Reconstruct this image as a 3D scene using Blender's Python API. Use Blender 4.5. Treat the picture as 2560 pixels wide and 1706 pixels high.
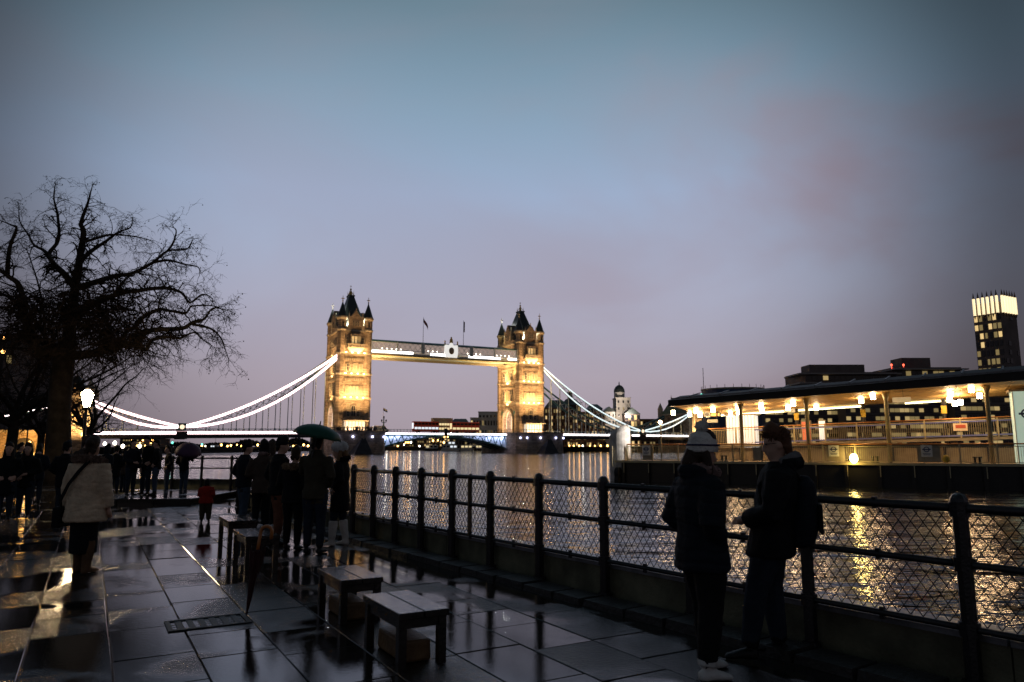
import bpy, math, random
import numpy as np
from mathutils import Vector, Matrix, kdtree

for o in list(bpy.data.objects):
    bpy.data.objects.remove(o)
scene = bpy.context.scene
col = scene.collection
rnd = random.Random(11)
PI = math.pi

# ------------------------------------------------------------------ camera
CAM_H = 1.55
F_PX = 1810.0                       # focal length in pixels of the 2560 px wide photograph
PITCH = math.atan(265.0 / F_PX)
SN, CS = math.sin(PITCH), math.cos(PITCH)
cam_data = bpy.data.cameras.new('camera')
cam = bpy.data.objects.new('camera', cam_data)
col.objects.link(cam)
cam.location = (0, 0, CAM_H)
cam.rotation_euler = (PI / 2 + PITCH, 0, 0)
cam_data.sensor_width = 36.0
cam_data.lens = 36.0 * F_PX / 2560.0
cam_data.clip_start = 0.1
cam_data.clip_end = 4000
cam_data.dof.use_dof = True
cam_data.dof.focus_distance = 11.0
cam_data.dof.aperture_fstop = 3.5
scene.camera = cam

# ------------------------------------------------------------------ exposure
vs = scene.view_settings
vs.view_transform = 'Standard'
vs.look = 'None'
vs.exposure = 0.0
vs.gamma = 1.0
vs.use_curve_mapping = False
scene.cycles.use_denoising = True
scene.cycles.max_bounces = 5
scene.cycles.diffuse_bounces = 2
scene.cycles.glossy_bounces = 3
scene.cycles.transmission_bounces = 4
scene.cycles.sample_clamp_indirect = 3.0
scene.cycles.caustics_reflective = False
scene.cycles.caustics_refractive = False

# ------------------------------------------------------------------ dusk sky
def build_world():
    w = bpy.data.worlds.new('World')
    scene.world = w
    w.use_nodes = True
    nt = w.node_tree
    nt.nodes.clear()
    N = nt.nodes.new
    L = nt.links.new
    out = N('ShaderNodeOutputWorld')
    bg = N('ShaderNodeBackground')
    L(bg.outputs[0], out.inputs[0])
    sky = N('ShaderNodeTexSky')
    sky.sky_type = 'NISHITA'
    sky.sun_disc = False
    sky.sun_elevation = math.radians(-3.0)
    sky.sun_rotation = math.radians(160)
    tc = N('ShaderNodeTexCoord')
    sep = N('ShaderNodeSeparateXYZ')
    L(tc.outputs['Generated'], sep.inputs[0])
    ramp = N('ShaderNodeValToRGB')
    r = ramp.color_ramp
    stops = [(0.0, (0.335, 0.275, 0.312)), (0.09, (0.385, 0.338, 0.395)), (0.20, (0.37, 0.39, 0.505)), (0.335, (0.305, 0.395, 0.555)),
             (0.44, (0.215, 0.325, 0.435)), (0.545, (0.135, 0.215, 0.275)), (0.75, (0.125, 0.195, 0.245)), (1.0, (0.120, 0.185, 0.235))]
    while len(r.elements) < len(stops):
        r.elements.new(0.5)
    for e, (p, c) in zip(r.elements, stops):
        e.position = p
        e.color = (*c, 1)
    L(sep.outputs['Z'], ramp.inputs[0])
    # lens-like edge darkening put into the sky, brightest along the view direction
    dot = N('ShaderNodeVectorMath'); dot.operation = 'DOT_PRODUCT'
    dot.inputs[1].default_value = Vector((-0.04, 0.95, 0.28)).normalized()
    L(tc.outputs['Generated'], dot.inputs[0])
    fall = N('ShaderNodeMapRange')
    fall.interpolation_type = 'SMOOTHSTEP'
    fall.inputs['From Min'].default_value = 0.79
    fall.inputs['From Max'].default_value = 0.97
    fall.inputs['To Min'].default_value = 0.22
    fall.inputs['To Max'].default_value = 1.10
    L(dot.outputs['Value'], fall.inputs['Value'])
    # broad thin cloud
    mp = N('ShaderNodeMapping')
    mp.inputs['Scale'].default_value = (1.5, 1.5, 3.2)
    mp.inputs['Rotation'].default_value = (0.0, 0.5, 0.3)
    L(tc.outputs['Generated'], mp.inputs[0])
    nz = N('ShaderNodeTexNoise')
    nz.inputs['Scale'].default_value = 1.15
    nz.inputs['Detail'].default_value = 5
    nz.inputs['Roughness'].default_value = 0.5
    nz.inputs['Distortion'].default_value = 0.4
    L(mp.outputs[0], nz.inputs['Vector'])
    cr = N('ShaderNodeMapRange')
    cr.interpolation_type = 'SMOOTHSTEP'
    cr.inputs['From Min'].default_value = 0.42
    cr.inputs['From Max'].default_value = 0.70
    cr.inputs['To Min'].default_value = 0.0
    cr.inputs['To Max'].default_value = 0.80
    L(nz.outputs['Fac'], cr.inputs['Value'])
    side = N('ShaderNodeMapRange'); side.interpolation_type = 'SMOOTHSTEP'
    side.inputs['From Min'].default_value = -0.15; side.inputs['From Max'].default_value = 0.45
    side.inputs['To Min'].default_value = 0.30; side.inputs['To Max'].default_value = 1.0
    L(sep.outputs['X'], side.inputs['Value'])
    cm = N('ShaderNodeMath'); cm.operation = 'MULTIPLY'
    L(cr.outputs[0], cm.inputs[0]); L(side.outputs[0], cm.inputs[1])
    cloud = N('ShaderNodeMixRGB')
    cloud.inputs[2].default_value = (0.32, 0.235, 0.275, 1)
    L(cm.outputs[0], cloud.inputs[0])
    L(ramp.outputs[0], cloud.inputs[1])
    mul = N('ShaderNodeMixRGB'); mul.blend_type = 'MULTIPLY'; mul.inputs[0].default_value = 1.0
    L(cloud.outputs[0], mul.inputs[1])
    L(fall.outputs[0], mul.inputs[2])
    add = N('ShaderNodeMixRGB'); add.blend_type = 'ADD'; add.inputs[0].default_value = 0.06
    L(mul.outputs[0], add.inputs[1])
    L(sky.outputs[0], add.inputs[2])
    L(add.outputs[0], bg.inputs['Color'])
    bg.inputs['Strength'].default_value = 1.0
build_world()

# ------------------------------------------------------------------ helpers
WATER = -1.0
DECK = 7.6

def ray(u, v):
    dx = (u - 1280) / F_PX
    dy = (853 - v) / F_PX
    Y = CS - dy * SN
    return dx / Y, (SN + dy * CS) / Y

def at(u, v, Y):                    # photograph direction at a chosen real distance -> metres
    a, b = ray(u, v)
    return Vector((a * Y, Y, CAM_H + b * Y))

def gnd(u, v, z=0.0):               # where that direction meets a level surface
    a, b = ray(u, v)
    Y = (z - CAM_H) / b
    return Vector((a * Y, Y, z))

def tag(o, label=None, cat=None, group=None, kind=None):
    if label: o['label'] = label
    if cat: o['category'] = cat
    if group: o['group'] = group
    if kind: o['kind'] = kind
    return o

def empty(name, loc=(0, 0, 0), rz=0.0, label=None, cat=None, group=None, kind=None):
    o = bpy.data.objects.new(name, None)
    col.objects.link(o)
    o.location = loc
    o.rotation_euler = (0, 0, rz)
    o.empty_display_size = 0.2
    return tag(o, label, cat, group, kind)

def copy_tree(o, parent=None):
    c = o.copy()
    col.objects.link(c)
    c.parent = parent
    for ch in [q for q in bpy.data.objects if q.parent == o]:
        copy_tree(ch, c)
    return c

class MB:
    def __init__(self):
        self.v = []; self.f = []; self.m = []
    def add(self, vs_, fs, mi=0):
        b = len(self.v)
        self.v.extend([tuple(p) for p in vs_])
        for q in fs:
            self.f.append(tuple(b + i for i in q)); self.m.append(mi)
        return self
    def box(self, c, s, rz=0.0, mi=0, taper=1.0):
        hx, hy, hz = s[0] / 2, s[1] / 2, s[2] / 2
        cz, sz = math.cos(rz), math.sin(rz)
        pts = []
        for z, k in ((-hz, 1.0), (hz, taper)):
            for x, y in ((-hx, -hy), (hx, -hy), (hx, hy), (-hx, hy)):
                x *= k; y *= k
                pts.append((c[0] + x * cz - y * sz, c[1] + x * sz + y * cz, c[2] + z))
        return self.add(pts, [(3, 2, 1, 0), (4, 5, 6, 7), (0, 1, 5, 4), (1, 2, 6, 5), (2, 3, 7, 6), (3, 0, 4, 7)], mi)
    def bar(self, p, q, w, h=None, mi=0, up=(0, 0, 1)):
        h = h or w
        p = Vector(p); q = Vector(q)
        d = (q - p)
        if d.length < 1e-6: return self
        d.normalize()
        up = Vector(up)
        if abs(d.dot(up)) > 0.98: up = Vector((0, 1, 0)) if abs(d.y) < 0.9 else Vector((1, 0, 0))
        sx = d.cross(up).normalized() * (w / 2)
        sy = sx.cross(d).normalized() * (h / 2)
        pts = [e + i * sx + j * sy for e in (p, q) for i, j in ((-1, -1), (1, -1), (1, 1), (-1, 1))]
        return self.add(pts, [(3, 2, 1, 0), (4, 5, 6, 7), (0, 1, 5, 4), (1, 2, 6, 5), (2, 3, 7, 6), (3, 0, 4, 7)], mi)
    def loft(self, rings, mi=0, caps=True, closed=True):
        n = len(rings[0])
        vs_ = [p for r in rings for p in r]
        fs = []
        for i in range(len(rings) - 1):
            for j in range(n if closed else n - 1):
                k = (j + 1) % n
                fs.append((i * n + j, i * n + k, (i + 1) * n + k, (i + 1) * n + j))
        if caps:
            fs.append(tuple(reversed(range(n))))
            b = (len(rings) - 1) * n
            fs.append(tuple(range(b, b + n)))
        return self.add(vs_, fs, mi)
    def tube(self, pts, rads, n=8, mi=0, caps=True):
        pts = [Vector(p) for p in pts]
        if not hasattr(rads, '__len__'): rads = [rads] * len(pts)
        rings = []
        prev = None
        for i, p in enumerate(pts):
            a = pts[max(i - 1, 0)]; b = pts[min(i + 1, len(pts) - 1)]
            t = (b - a)
            t = t.normalized() if t.length > 1e-9 else Vector((0, 0, 1))
            if prev is None:
                ref = Vector((0, 0, 1)) if abs(t.z) < 0.9 else Vector((1, 0, 0))
                x = t.cross(ref).normalized()
            else:
                x = (prev - t * prev.dot(t))
                x = x.normalized() if x.length > 1e-6 else t.orthogonal().normalized()
            prev = x
            y = t.cross(x)
            r = rads[i]
            rings.append([p + (x * math.cos(k * 2 * PI / n) + y * math.sin(k * 2 * PI / n)) * r for k in range(n)])
        return self.loft(rings, mi, caps)
    def ell(self, c, r, n=12, m=8, mi=0, fn=None):
        rings = []
        for i in range(m + 1):
            ph = -PI / 2 + PI * i / m
            rr = max(math.cos(ph), 0.02)
            ring = []
            for k in range(n):
                a = 2 * PI * k / n
                d = Vector((rr * math.cos(a), rr * math.sin(a), math.sin(ph)))
                s = fn(d) if fn else 1.0
                ring.append((c[0] + d.x * r[0] * s, c[1] + d.y * r[1] * s, c[2] + d.z * r[2] * s))
            rings.append(ring)
        return self.loft(rings, mi)
    def frus(self, c, z0, z1, r0, r1, n=8, mi=0, rot=0.0, sx=1.0, sy=1.0):
        ring = lambda z, r: [(c[0] + sx * r * math.cos(rot + 2 * PI * k / n), c[1] + sy * r * math.sin(rot + 2 * PI * k / n), z) for k in range(n)]
        return self.loft([ring(z0, r0), ring(z1, r1)], mi)
    def prism(self, poly, z0, z1, mi=0):
        n = len(poly)
        return self.loft([[(x, y, z0) for x, y in poly], [(x, y, z1) for x, y in poly]], mi)
    def plate(self, poly, axis, a0, a1, mi=0):        # polygon in the (horizontal, z) plane pushed along x or y
        if axis == 'y': r = [[(x, a, z) for x, z in poly] for a in (a0, a1)]
        else: r = [[(a, y, z) for y, z in poly] for a in (a0, a1)]
        return self.loft(r, mi)
    def build(self, name, mats, parent=None, smooth=False, loc=None, rz=None, kind=None, bevel=0.0):
        me = bpy.data.meshes.new(name)
        me.from_pydata(self.v, [], self.f)
        if not isinstance(mats, (list, tuple)): mats = [mats]
        for mm in mats: me.materials.append(mm)
        if len(mats) > 1: me.polygons.foreach_set('material_index', self.m)
        if smooth: me.polygons.foreach_set('use_smooth', [True] * len(me.polygons))
        me.validate()
        import bmesh
        bm = bmesh.new(); bm.from_mesh(me)
        bmesh.ops.recalc_face_normals(bm, faces=bm.faces)
        bm.to_mesh(me); bm.free()
        me.update()
        return self.obj(name, me, parent, loc, rz, kind, bevel)
    @staticmethod
    def obj(name, me, parent=None, loc=None, rz=None, kind=None, bevel=0.0):
        o = bpy.data.objects.new(name, me)
        col.objects.link(o)
        o.parent = parent
        if loc is not None: o.location = loc
        if rz is not None: o.rotation_euler = (0, 0, rz)
        if kind: o['kind'] = kind
        if bevel:
            md = o.modifiers.new('edge', 'BEVEL'); md.width = bevel; md.segments = 2; md.limit_method = 'ANGLE'
        return o

# ------------------------------------------------------------------ materials
def mat(name, c, rough=0.6, metal=0.0, spec=0.5, var=0.25, vs_=4.0, bump=0.0, bs=30.0, emit=None, es=0.0, rvar=0.0, sheen=0.0, sample=True):
    m = bpy.data.materials.new(name)
    m.use_nodes = True
    nt = m.node_tree
    b = nt.nodes['Principled BSDF']
    b.inputs['Roughness'].default_value = rough
    b.inputs['Metallic'].default_value = metal
    b.inputs['Specular IOR Level'].default_value = spec
    if sheen: b.inputs['Sheen Weight'].default_value = sheen
    N = nt.nodes.new; L = nt.links.new
    tc = N('ShaderNodeTexCoord')
    if var > 0:
        nz = N('ShaderNodeTexNoise'); nz.inputs['Scale'].default_value = vs_; nz.inputs['Detail'].default_value = 5
        L(tc.outputs['Object'], nz.inputs['Vector'])
        mx = N('ShaderNodeMixRGB')
        mx.inputs[1].default_value = (*[q * (1 - var) for q in c], 1)
        mx.inputs[2].default_value = (*[min(1, q * (1 + var)) for q in c], 1)
        mr = N('ShaderNodeMapRange'); mr.inputs['From Min'].default_value = 0.3; mr.inputs['From Max'].default_value = 0.7
        L(nz.outputs['Fac'], mr.inputs['Value']); L(mr.outputs[0], mx.inputs[0])
        L(mx.outputs[0], b.inputs['Base Color'])
        if rvar:
            rr = N('ShaderNodeMapRange')
            rr.inputs['To Min'].default_value = max(0.02, rough - rvar); rr.inputs['To Max'].default_value = min(1, rough + rvar)
            L(mr.outputs[0], rr.inputs['Value']); L(rr.outputs[0], b.inputs['Roughness'])
    else:
        b.inputs['Base Color'].default_value = (*c, 1)
    if bump:
        n2 = N('ShaderNodeTexNoise'); n2.inputs['Scale'].default_value = bs; n2.inputs['Detail'].default_value = 4
        L(tc.outputs['Object'], n2.inputs['Vector'])
        bp = N('ShaderNodeBump'); bp.inputs['Strength'].default_value = bump; bp.inputs['Distance'].default_value = 0.02
        L(n2.outputs['Fac'], bp.inputs['Height']); L(bp.outputs[0], b.inputs['Normal'])
    if emit:
        b.inputs['Emission Color'].default_value = (*emit, 1)
        b.inputs['Emission Strength'].default_value = es
        if not sample: m.cycles.emission_sampling = 'NONE'
    return m

def stone_mat(name, c, bw=1.1, bh=0.45, rough=0.8, joint=0.55, contrast=0.25):
    m = bpy.data.materials.new(name); m.use_nodes = True
    nt = m.node_tree; b = nt.nodes['Principled BSDF']
    b.inputs['Roughness'].default_value = rough
    N = nt.nodes.new; L = nt.links.new
    tc = N('ShaderNodeTexCoord'); sp = N('ShaderNodeSeparateXYZ'); L(tc.outputs['Object'], sp.inputs[0])
    ad = N('ShaderNodeMath'); ad.operation = 'ADD'; L(sp.outputs['X'], ad.inputs[0]); L(sp.outputs['Y'], ad.inputs[1])
    cb = N('ShaderNodeCombineXYZ'); L(ad.outputs[0], cb.inputs['X']); L(sp.outputs['Z'], cb.inputs['Y'])
    br = N('ShaderNodeTexBrick')
    br.inputs['Scale'].default_value = 1.0
    br.inputs['Brick Width'].default_value = bw; br.inputs['Row Height'].default_value = bh
    br.inputs['Mortar Size'].default_value = 0.03 * bh / 0.45
    br.inputs['Color1'].default_value = (*[q * (1 - contrast) for q in c], 1)
    br.inputs['Color2'].default_value = (*[min(1, q * (1 + contrast)) for q in c], 1)
    br.inputs['Mortar'].default_value = (*[q * joint for q in c], 1)
    L(cb.outputs[0], br.inputs['Vector'])
    nz = N('ShaderNodeTexNoise'); nz.inputs['Scale'].default_value = 0.35; nz.inputs['Detail'].default_value = 6
    L(tc.outputs['Object'], nz.inputs['Vector'])
    mr = N('ShaderNodeMapRange'); mr.inputs['From Min'].default_value = 0.3; mr.inputs['From Max'].default_value = 0.7
    mr.inputs['To Min'].default_value = 0.7; mr.inputs['To Max'].default_value = 1.15
    L(nz.outputs['Fac'], mr.inputs['Value'])
    mu = N('ShaderNodeMixRGB'); mu.blend_type = 'MULTIPLY'; mu.inputs[0].default_value = 1
    L(br.outputs['Color'], mu.inputs[1]); L(mr.outputs[0], mu.inputs[2]); L(mu.outputs[0], b.inputs['Base Color'])
    bp = N('ShaderNodeBump'); bp.inputs['Strength'].default_value = 0.6; bp.inputs['Distance'].default_value = 0.06
    iv = N('ShaderNodeMath'); iv.operation = 'SUBTRACT'; iv.inputs[0].default_value = 1.0
    L(br.outputs['Fac'], iv.inputs[1]); L(iv.outputs[0], bp.inputs['Height']); L(bp.outputs[0], b.inputs['Normal'])
    return m

def wet_mat(name, c, bricks=False):
    """wet York stone: a film of water that is smooth in the hollows and broken elsewhere"""
    m = bpy.data.materials.new(name); m.use_nodes = True
    nt = m.node_tree; b = nt.nodes['Principled BSDF']
    N = nt.nodes.new; L = nt.links.new
    ge = N('ShaderNodeNewGeometry'); oi = N('ShaderNodeObjectInfo')
    pu = N('ShaderNodeTexNoise'); pu.inputs['Scale'].default_value = 0.55; pu.inputs['Detail'].default_value = 5; pu.inputs['Distortion'].default_value = 0.6
    L(ge.outputs['Position'], pu.inputs['Vector'])
    pr = N('ShaderNodeMapRange'); pr.interpolation_type = 'SMOOTHSTEP'
    pr.inputs['From Min'].default_value = 0.50; pr.inputs['From Max'].default_value = 0.62
    ad = N('ShaderNodeMath'); ad.operation = 'MULTIPLY_ADD'; ad.inputs[1].default_value = 0.20
    L(oi.outputs['Random'], ad.inputs[0]); L(pu.outputs['Fac'], ad.inputs[2]); L(ad.outputs[0], pr.inputs['Value'])
    ro = N('ShaderNodeMapRange'); ro.inputs['To Min'].default_value = 0.24; ro.inputs['To Max'].default_value = 0.022
    L(pr.outputs[0], ro.inputs['Value']); L(ro.outputs[0], b.inputs['Roughness'])
    n1 = N('ShaderNodeTexNoise'); n1.inputs['Scale'].default_value = 7.0; n1.inputs['Detail'].default_value = 7; n1.inputs['Roughness'].default_value = 0.65
    L(ge.outputs['Position'], n1.inputs['Vector'])
    mx = N('ShaderNodeMixRGB'); mx.inputs[1].default_value = (*[q * 0.55 for q in c], 1); mx.inputs[2].default_value = (*[q * 1.35 for q in c], 1)
    L(n1.outputs['Fac'], mx.inputs[0])
    hs = N('ShaderNodeMapRange'); hs.inputs['To Min'].default_value = 0.45; hs.inputs['To Max'].default_value = 1.8
    L(oi.outputs['Random'], hs.inputs['Value'])
    mu = N('ShaderNodeMixRGB'); mu.blend_type = 'MULTIPLY'; mu.inputs[0].default_value = 1
    L(mx.outputs[0], mu.inputs[1]); L(hs.outputs[0], mu.inputs[2]); L(mu.outputs[0], b.inputs['Base Color'])
    n2 = N('ShaderNodeTexNoise'); n2.inputs['Scale'].default_value = 30.0; n2.inputs['Detail'].default_value = 6; n2.inputs['Roughness'].default_value = 0.6
    L(ge.outputs['Position'], n2.inputs['Vector'])
    bs = N('ShaderNodeMapRange'); bs.inputs['To Min'].default_value = 0.9; bs.inputs['To Max'].default_value = 0.07
    L(pr.outputs[0], bs.inputs['Value'])
    bp = N('ShaderNodeBump'); bp.inputs['Distance'].default_value = 0.012
    L(bs.outputs[0], bp.inputs['Strength']); L(n2.outputs['Fac'], bp.inputs['Height'])
    last = bp
    if bricks:
        mpg = N('ShaderNodeMapping'); mpg.inputs['Rotation'].default_value = (0, 0, -math.radians(30))
        L(ge.outputs['Position'], mpg.inputs[0])
        br = N('ShaderNodeTexBrick'); br.inputs['Scale'].default_value = 1.0; br.inputs['Brick Width'].default_value = 0.56
        br.inputs['Row Height'].default_value = 0.76; br.inputs['Mortar Size'].default_value = 0.014
        L(mpg.outputs[0], br.inputs['Vector'])
        b2 = N('ShaderNodeBump'); b2.inputs['Strength'].default_value = 0.8; b2.inputs['Distance'].default_value = 0.01; b2.invert = True
        L(br.outputs['Fac'], b2.inputs['Height']); L(bp.outputs[0], b2.inputs['Normal'])
        last = b2
    L(last.outputs[0], b.inputs['Normal'])
    b.inputs['Specular IOR Level'].default_value = 0.5
    b.inputs['IOR'].default_value = 1.4
    return m

def water_mat():
    m = bpy.data.materials.new('river_water'); m.use_nodes = True
    nt = m.node_tree; b = nt.nodes['Principled BSDF']
    b.inputs['Base Color'].default_value = (0.012, 0.014, 0.014, 1)
    b.inputs['Roughness'].default_value = 0.06
    b.inputs['IOR'].default_value = 1.333
    N = nt.nodes.new; L = nt.links.new
    ge = N('ShaderNodeNewGeometry')
    prev = None
    for sc, st, dist, rot in (((0.16, 0.5, 1), 0.7, 0.30, 0.45), ((1.1, 2.0, 1), 0.75, 0.085, 0.2), ((3.6, 6.5, 1), 0.6, 0.024, -0.15)):
        mp = N('ShaderNodeMapping'); mp.inputs['Scale'].default_value = sc; mp.inputs['Rotation'].default_value = (0, 0, rot)
        L(ge.outputs['Position'], mp.inputs[0])
        nz = N('ShaderNodeTexNoise'); nz.inputs['Scale'].default_value = 1.0; nz.inputs['Detail'].default_value = 3; nz.inputs['Distortion'].default_value = 0.5
        L(mp.outputs[0], nz.inputs['Vector'])
        bp = N('ShaderNodeBump'); bp.inputs['Strength'].default_value = st; bp.inputs['Distance'].default_value = dist
        L(nz.outputs['Fac'], bp.inputs['Height'])
        if prev: L(prev.outputs[0], bp.inputs['Normal'])
        prev = bp
    L(prev.outputs[0], b.inputs['Normal'])
    return m

M = {}
M['iron'] = mat('painted_black_iron', (0.010, 0.010, 0.012), 0.32, 0.0, 0.5, 0.3, 9, 0.25, 60)
M['wire'] = mat('black_wire_mesh', (0.006, 0.006, 0.007), 0.7, 0.0, 0.2, 0.0)
M['concrete'] = mat('damp_concrete', (0.16, 0.15, 0.095), 0.75, 0, 0.3, 0.45, 3, 0.5, 40)
M['coping'] = mat('wet_coping', (0.20, 0.20, 0.21), 0.3, 0, 0.5, 0.3, 6, 0.3, 40)
M['kerb'] = mat('kerb_setts', (0.03, 0.028, 0.026), 0.5, 0, 0.4, 0.4, 5, 0.8, 25)
M['timber'] = mat('wet_dark_timber', (0.022, 0.017, 0.014), 0.13, 0, 0.5, 0.5, 12, 0.22, 30, rvar=0.07)
M['block'] = mat('tan_stone_block', (0.17, 0.095, 0.04), 0.5, 0, 0.4, 0.35, 6, 0.4, 25)
M['slab'] = wet_mat('wet_paving', (0.019, 0.015, 0.012))
M['land'] = wet_mat('wet_paving_far', (0.018, 0.016, 0.014), True)
M['water'] = water_mat()
M['stone'] = stone_mat('portland_stone', (0.40, 0.31, 0.22), contrast=0.4)
M['trim'] = stone_mat('pale_stone_trim', (0.50, 0.44, 0.34), 1.6, 0.6, 0.75, 0.7, 0.12)
M['pier'] = stone_mat('granite_pier', (0.32, 0.25, 0.20), 1.5, 0.7, 0.75, 0.45, 0.3)
M['slate'] = mat('slate_roof', (0.035, 0.045, 0.042), 0.45, 0, 0.5, 0.35, 3, 0.4, 8)
M['gold'] = mat('gilded_finial', (0.75, 0.48, 0.12), 0.35, 0.9, 0.5, 0.1)
M['teal'] = mat('teal_bridge_paint', (0.05, 0.15, 0.16), 0.45, 0, 0.5, 0.2, 2)
M['palebl'] = mat('pale_blue_paint', (0.50, 0.60, 0.64), 0.45, 0, 0.5, 0.15, 2)
M['girder'] = mat('dark_girder', (0.035, 0.033, 0.038), 0.6, 0, 0.4, 0.3, 1)
M['darkglass'] = mat('dark_window_glass', (0.02, 0.022, 0.026), 0.12, 0, 0.5, 0.0)
M['litglass'] = mat('lit_window_glass', (0.3, 0.2, 0.08), 0.3, 0, 0.5, 0, emit=(1.0, 0.70, 0.30), es=0.8, sample=False)
M['litdim'] = mat('dim_lit_window', (0.2, 0.15, 0.08), 0.3, 0, 0.5, 0, emit=(0.95, 0.70, 0.28), es=0.22, sample=False)
M['led_pink'] = mat('led_strip_warm_white', (0.8, 0.8, 0.8), 0.5, 0, 0.3, 0, emit=(1.0, 0.78, 0.80), es=6.5)
M['led_halo'] = mat('led_halo_pink', (0.8, 0.7, 0.7), 0.5, 0, 0.3, 0, emit=(1.0, 0.60, 0.62), es=0.62, sample=False)  # pink bloom around the LED strips, put into a glowing material
M['led_cool'] = mat('led_strip_cool_white', (0.8, 0.8, 0.8), 0.5, 0, 0.3, 0, emit=(0.82, 0.98, 1.0), es=1.15)
M['led_blue'] = mat('led_blue', (0.6, 0.6, 0.9), 0.5, 0, 0.3, 0, emit=(0.55, 0.60, 1.0), es=5.0)
M['bulb'] = mat('white_lamp', (0.9, 0.9, 0.9), 0.5, 0, 0.3, 0, emit=(1.0, 0.66, 0.34), es=48.0)
M['bulb_far'] = mat('far_white_lamp', (0.9, 0.9, 0.9), 0.5, 0, 0.3, 0, emit=(1.0, 0.88, 0.70), es=9.0, sample=False)
M['sodium'] = mat('sodium_lamp', (0.9, 0.7, 0.4), 0.5, 0, 0.3, 0, emit=(1.0, 0.50, 0.13), es=9.0, sample=False)
M['redlamp'] = mat('red_lamp', (0.5, 0.05, 0.05), 0.5, 0, 0.3, 0, emit=(1.0, 0.10, 0.05), es=4.0, sample=False)
M['greenlamp'] = mat('green_lamp', (0.1, 0.5, 0.4), 0.5, 0, 0.3, 0, emit=(0.15, 1.0, 0.7), es=3.0, sample=False)
M['bark'] = mat('plane_bark', (0.030, 0.024, 0.018), 0.9, 0, 0.2, 0.5, 3, 0.6, 12)
M['twig'] = mat('winter_twigs', (0.030, 0.022, 0.018), 0.9, 0, 0.1, 0.3, 2)
M['skin'] = mat('skin', (0.60, 0.36, 0.26), 0.5, 0, 0.4, 0.1)
M['white_paint'] = mat('white_paint', (0.72, 0.70, 0.66), 0.5, 0, 0.5, 0.12, 3)
# ------------------------------------------------------------------ setting: land, river
F0 = Vector((3.0, 4.97)); FD = Vector((-0.574, 0.819)).normalized(); FN = Vector((FD.y, -FD.x))   # fence line, direction, river side
def fline(t, off=0.0):
    return F0 + FD * t + FN * off
T1 = 17.9
C1 = fline(T1); C2 = Vector((-9.9, 26.8)); C3 = Vector((-15.6, 27.5)); C4 = Vector((-146, 236))

def off_pt(p, dx, dy): return (p.x + dx, p.y + dy)
g = MB()
land = [tuple(fline(-60, 0.42)), tuple(fline(T1 + 0.1, 0.42)), off_pt(C2, 0.42, 0.42), off_pt(C3, 0.42, 0.42), tuple(C4), (-900, 236), (-900, -120), (36, -120)]
g.prism(land, -3.0, -0.022)
ground = g.build('ground', M['land'])
tag(ground, 'wet dark stone promenade along the river', 'ground', kind='structure')

w = MB(); w.add([(-1500, -60, WATER), (1500, -60, WATER), (1500, 1800, WATER), (-1500, 1800, WATER)], [(0, 1, 2, 3)])
tag(w.build('river', M['water']), 'grey rippled river water reflecting dusk sky and lamps', 'river', kind='structure')

M['bank'] = mat('dark_far_bank', (0.022, 0.020, 0.020), 0.9, 0, 0.2, 0.3, 0.05)
w = MB()
w.prism([(-700, 545), (5, 545), (25, 415), (60, 392), (84, 380), (130, 365), (150, 262), (420, 215), (1500, 215), (1500, 1500), (-700, 1500)], -3, 1.6)
tag(w.build('far_bank', M['bank']), 'dark low embankment on the opposite side of the river', 'river bank', kind='structure')
w = MB()
w.prism([(-138, 268), (-126, 545), (-700, 545), (-700, 268)], -3, 1.6)
tag(w.build('north_bank', M['bank']), 'dark riverside bank beyond the bridge', 'river bank', kind='structure')

# ------------------------------------------------------------------ paving slabs
E1 = Vector((-0.5, 0.866)); E2 = Vector((0.866, 0.5))
SW, SL = 0.565, 0.76
def slab_mesh(w_, l_, seed):
    r = random.Random(seed)
    b = MB(); e = 0.006
    lo, hi = -0.05, 0.0
    o = lambda: r.uniform(-0.003, 0.003)
    outer = [(-w_ / 2 + o(), -l_ / 2 + o()), (w_ / 2 + o(), -l_ / 2 + o()), (w_ / 2 + o(), l_ / 2 + o()), (-w_ / 2 + o(), l_ / 2 + o())]
    inner = [(x - math.copysign(e, x), y - math.copysign(e, y)) for x, y in outer]
    b.loft([[(x, y, lo) for x, y in outer], [(x, y, hi - 0.004) for x, y in outer], [(x, y, hi) for x, y in inner]])
    o_ = b.build('paving_slab', M['slab'])
    me = o_.data
    bpy.data.objects.remove(o_)
    return me
drain_c = gnd(520, 1557)
n_slab = 0
c0 = Vector((-2.75, 6.4))
meshes = {}
def slab_variant(frac):
    key = (frac, rnd.randrange(3))
    if key not in meshes:
        meshes[key] = slab_mesh(SW - 0.009, SL * frac - 0.009, hash(key) % 999)
    return meshes[key]
spots = []
for i in range(-30, 26):
    y = -7.0 + rnd.uniform(0, 0.6)
    while y < 14:
        fr = rnd.choice((1.0, 1.0, 1.15, 0.8, 1.3))
        L_ = SL * fr
        cpt = c0 + E2 * ((i + 0.5) * SW) + E1 * (y + L_ / 2)
        y += L_
        if (cpt - F0).dot(FN) > -0.72 or cpt.y < 3.6 or abs(cpt.x / cpt.y) > 0.80: continue
        if (cpt - Vector((drain_c.x, drain_c.y))).length < 0.05: continue
        spots.append((cpt.y + 0.25 * abs(cpt.x), cpt, fr))
spots.sort(key=lambda q: q[0])
for _, cpt, fr in spots[:299]:
    o = MB.obj('paving_slab', slab_variant(fr), ground, (cpt.x, cpt.y, rnd.uniform(-0.003, 0.002)))
    o.rotation_euler = (math.radians(rnd.gauss(0, 0.13)), math.radians(rnd.gauss(0, 0.11)), math.radians(30 + rnd.gauss(0, 0.25)))

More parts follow.
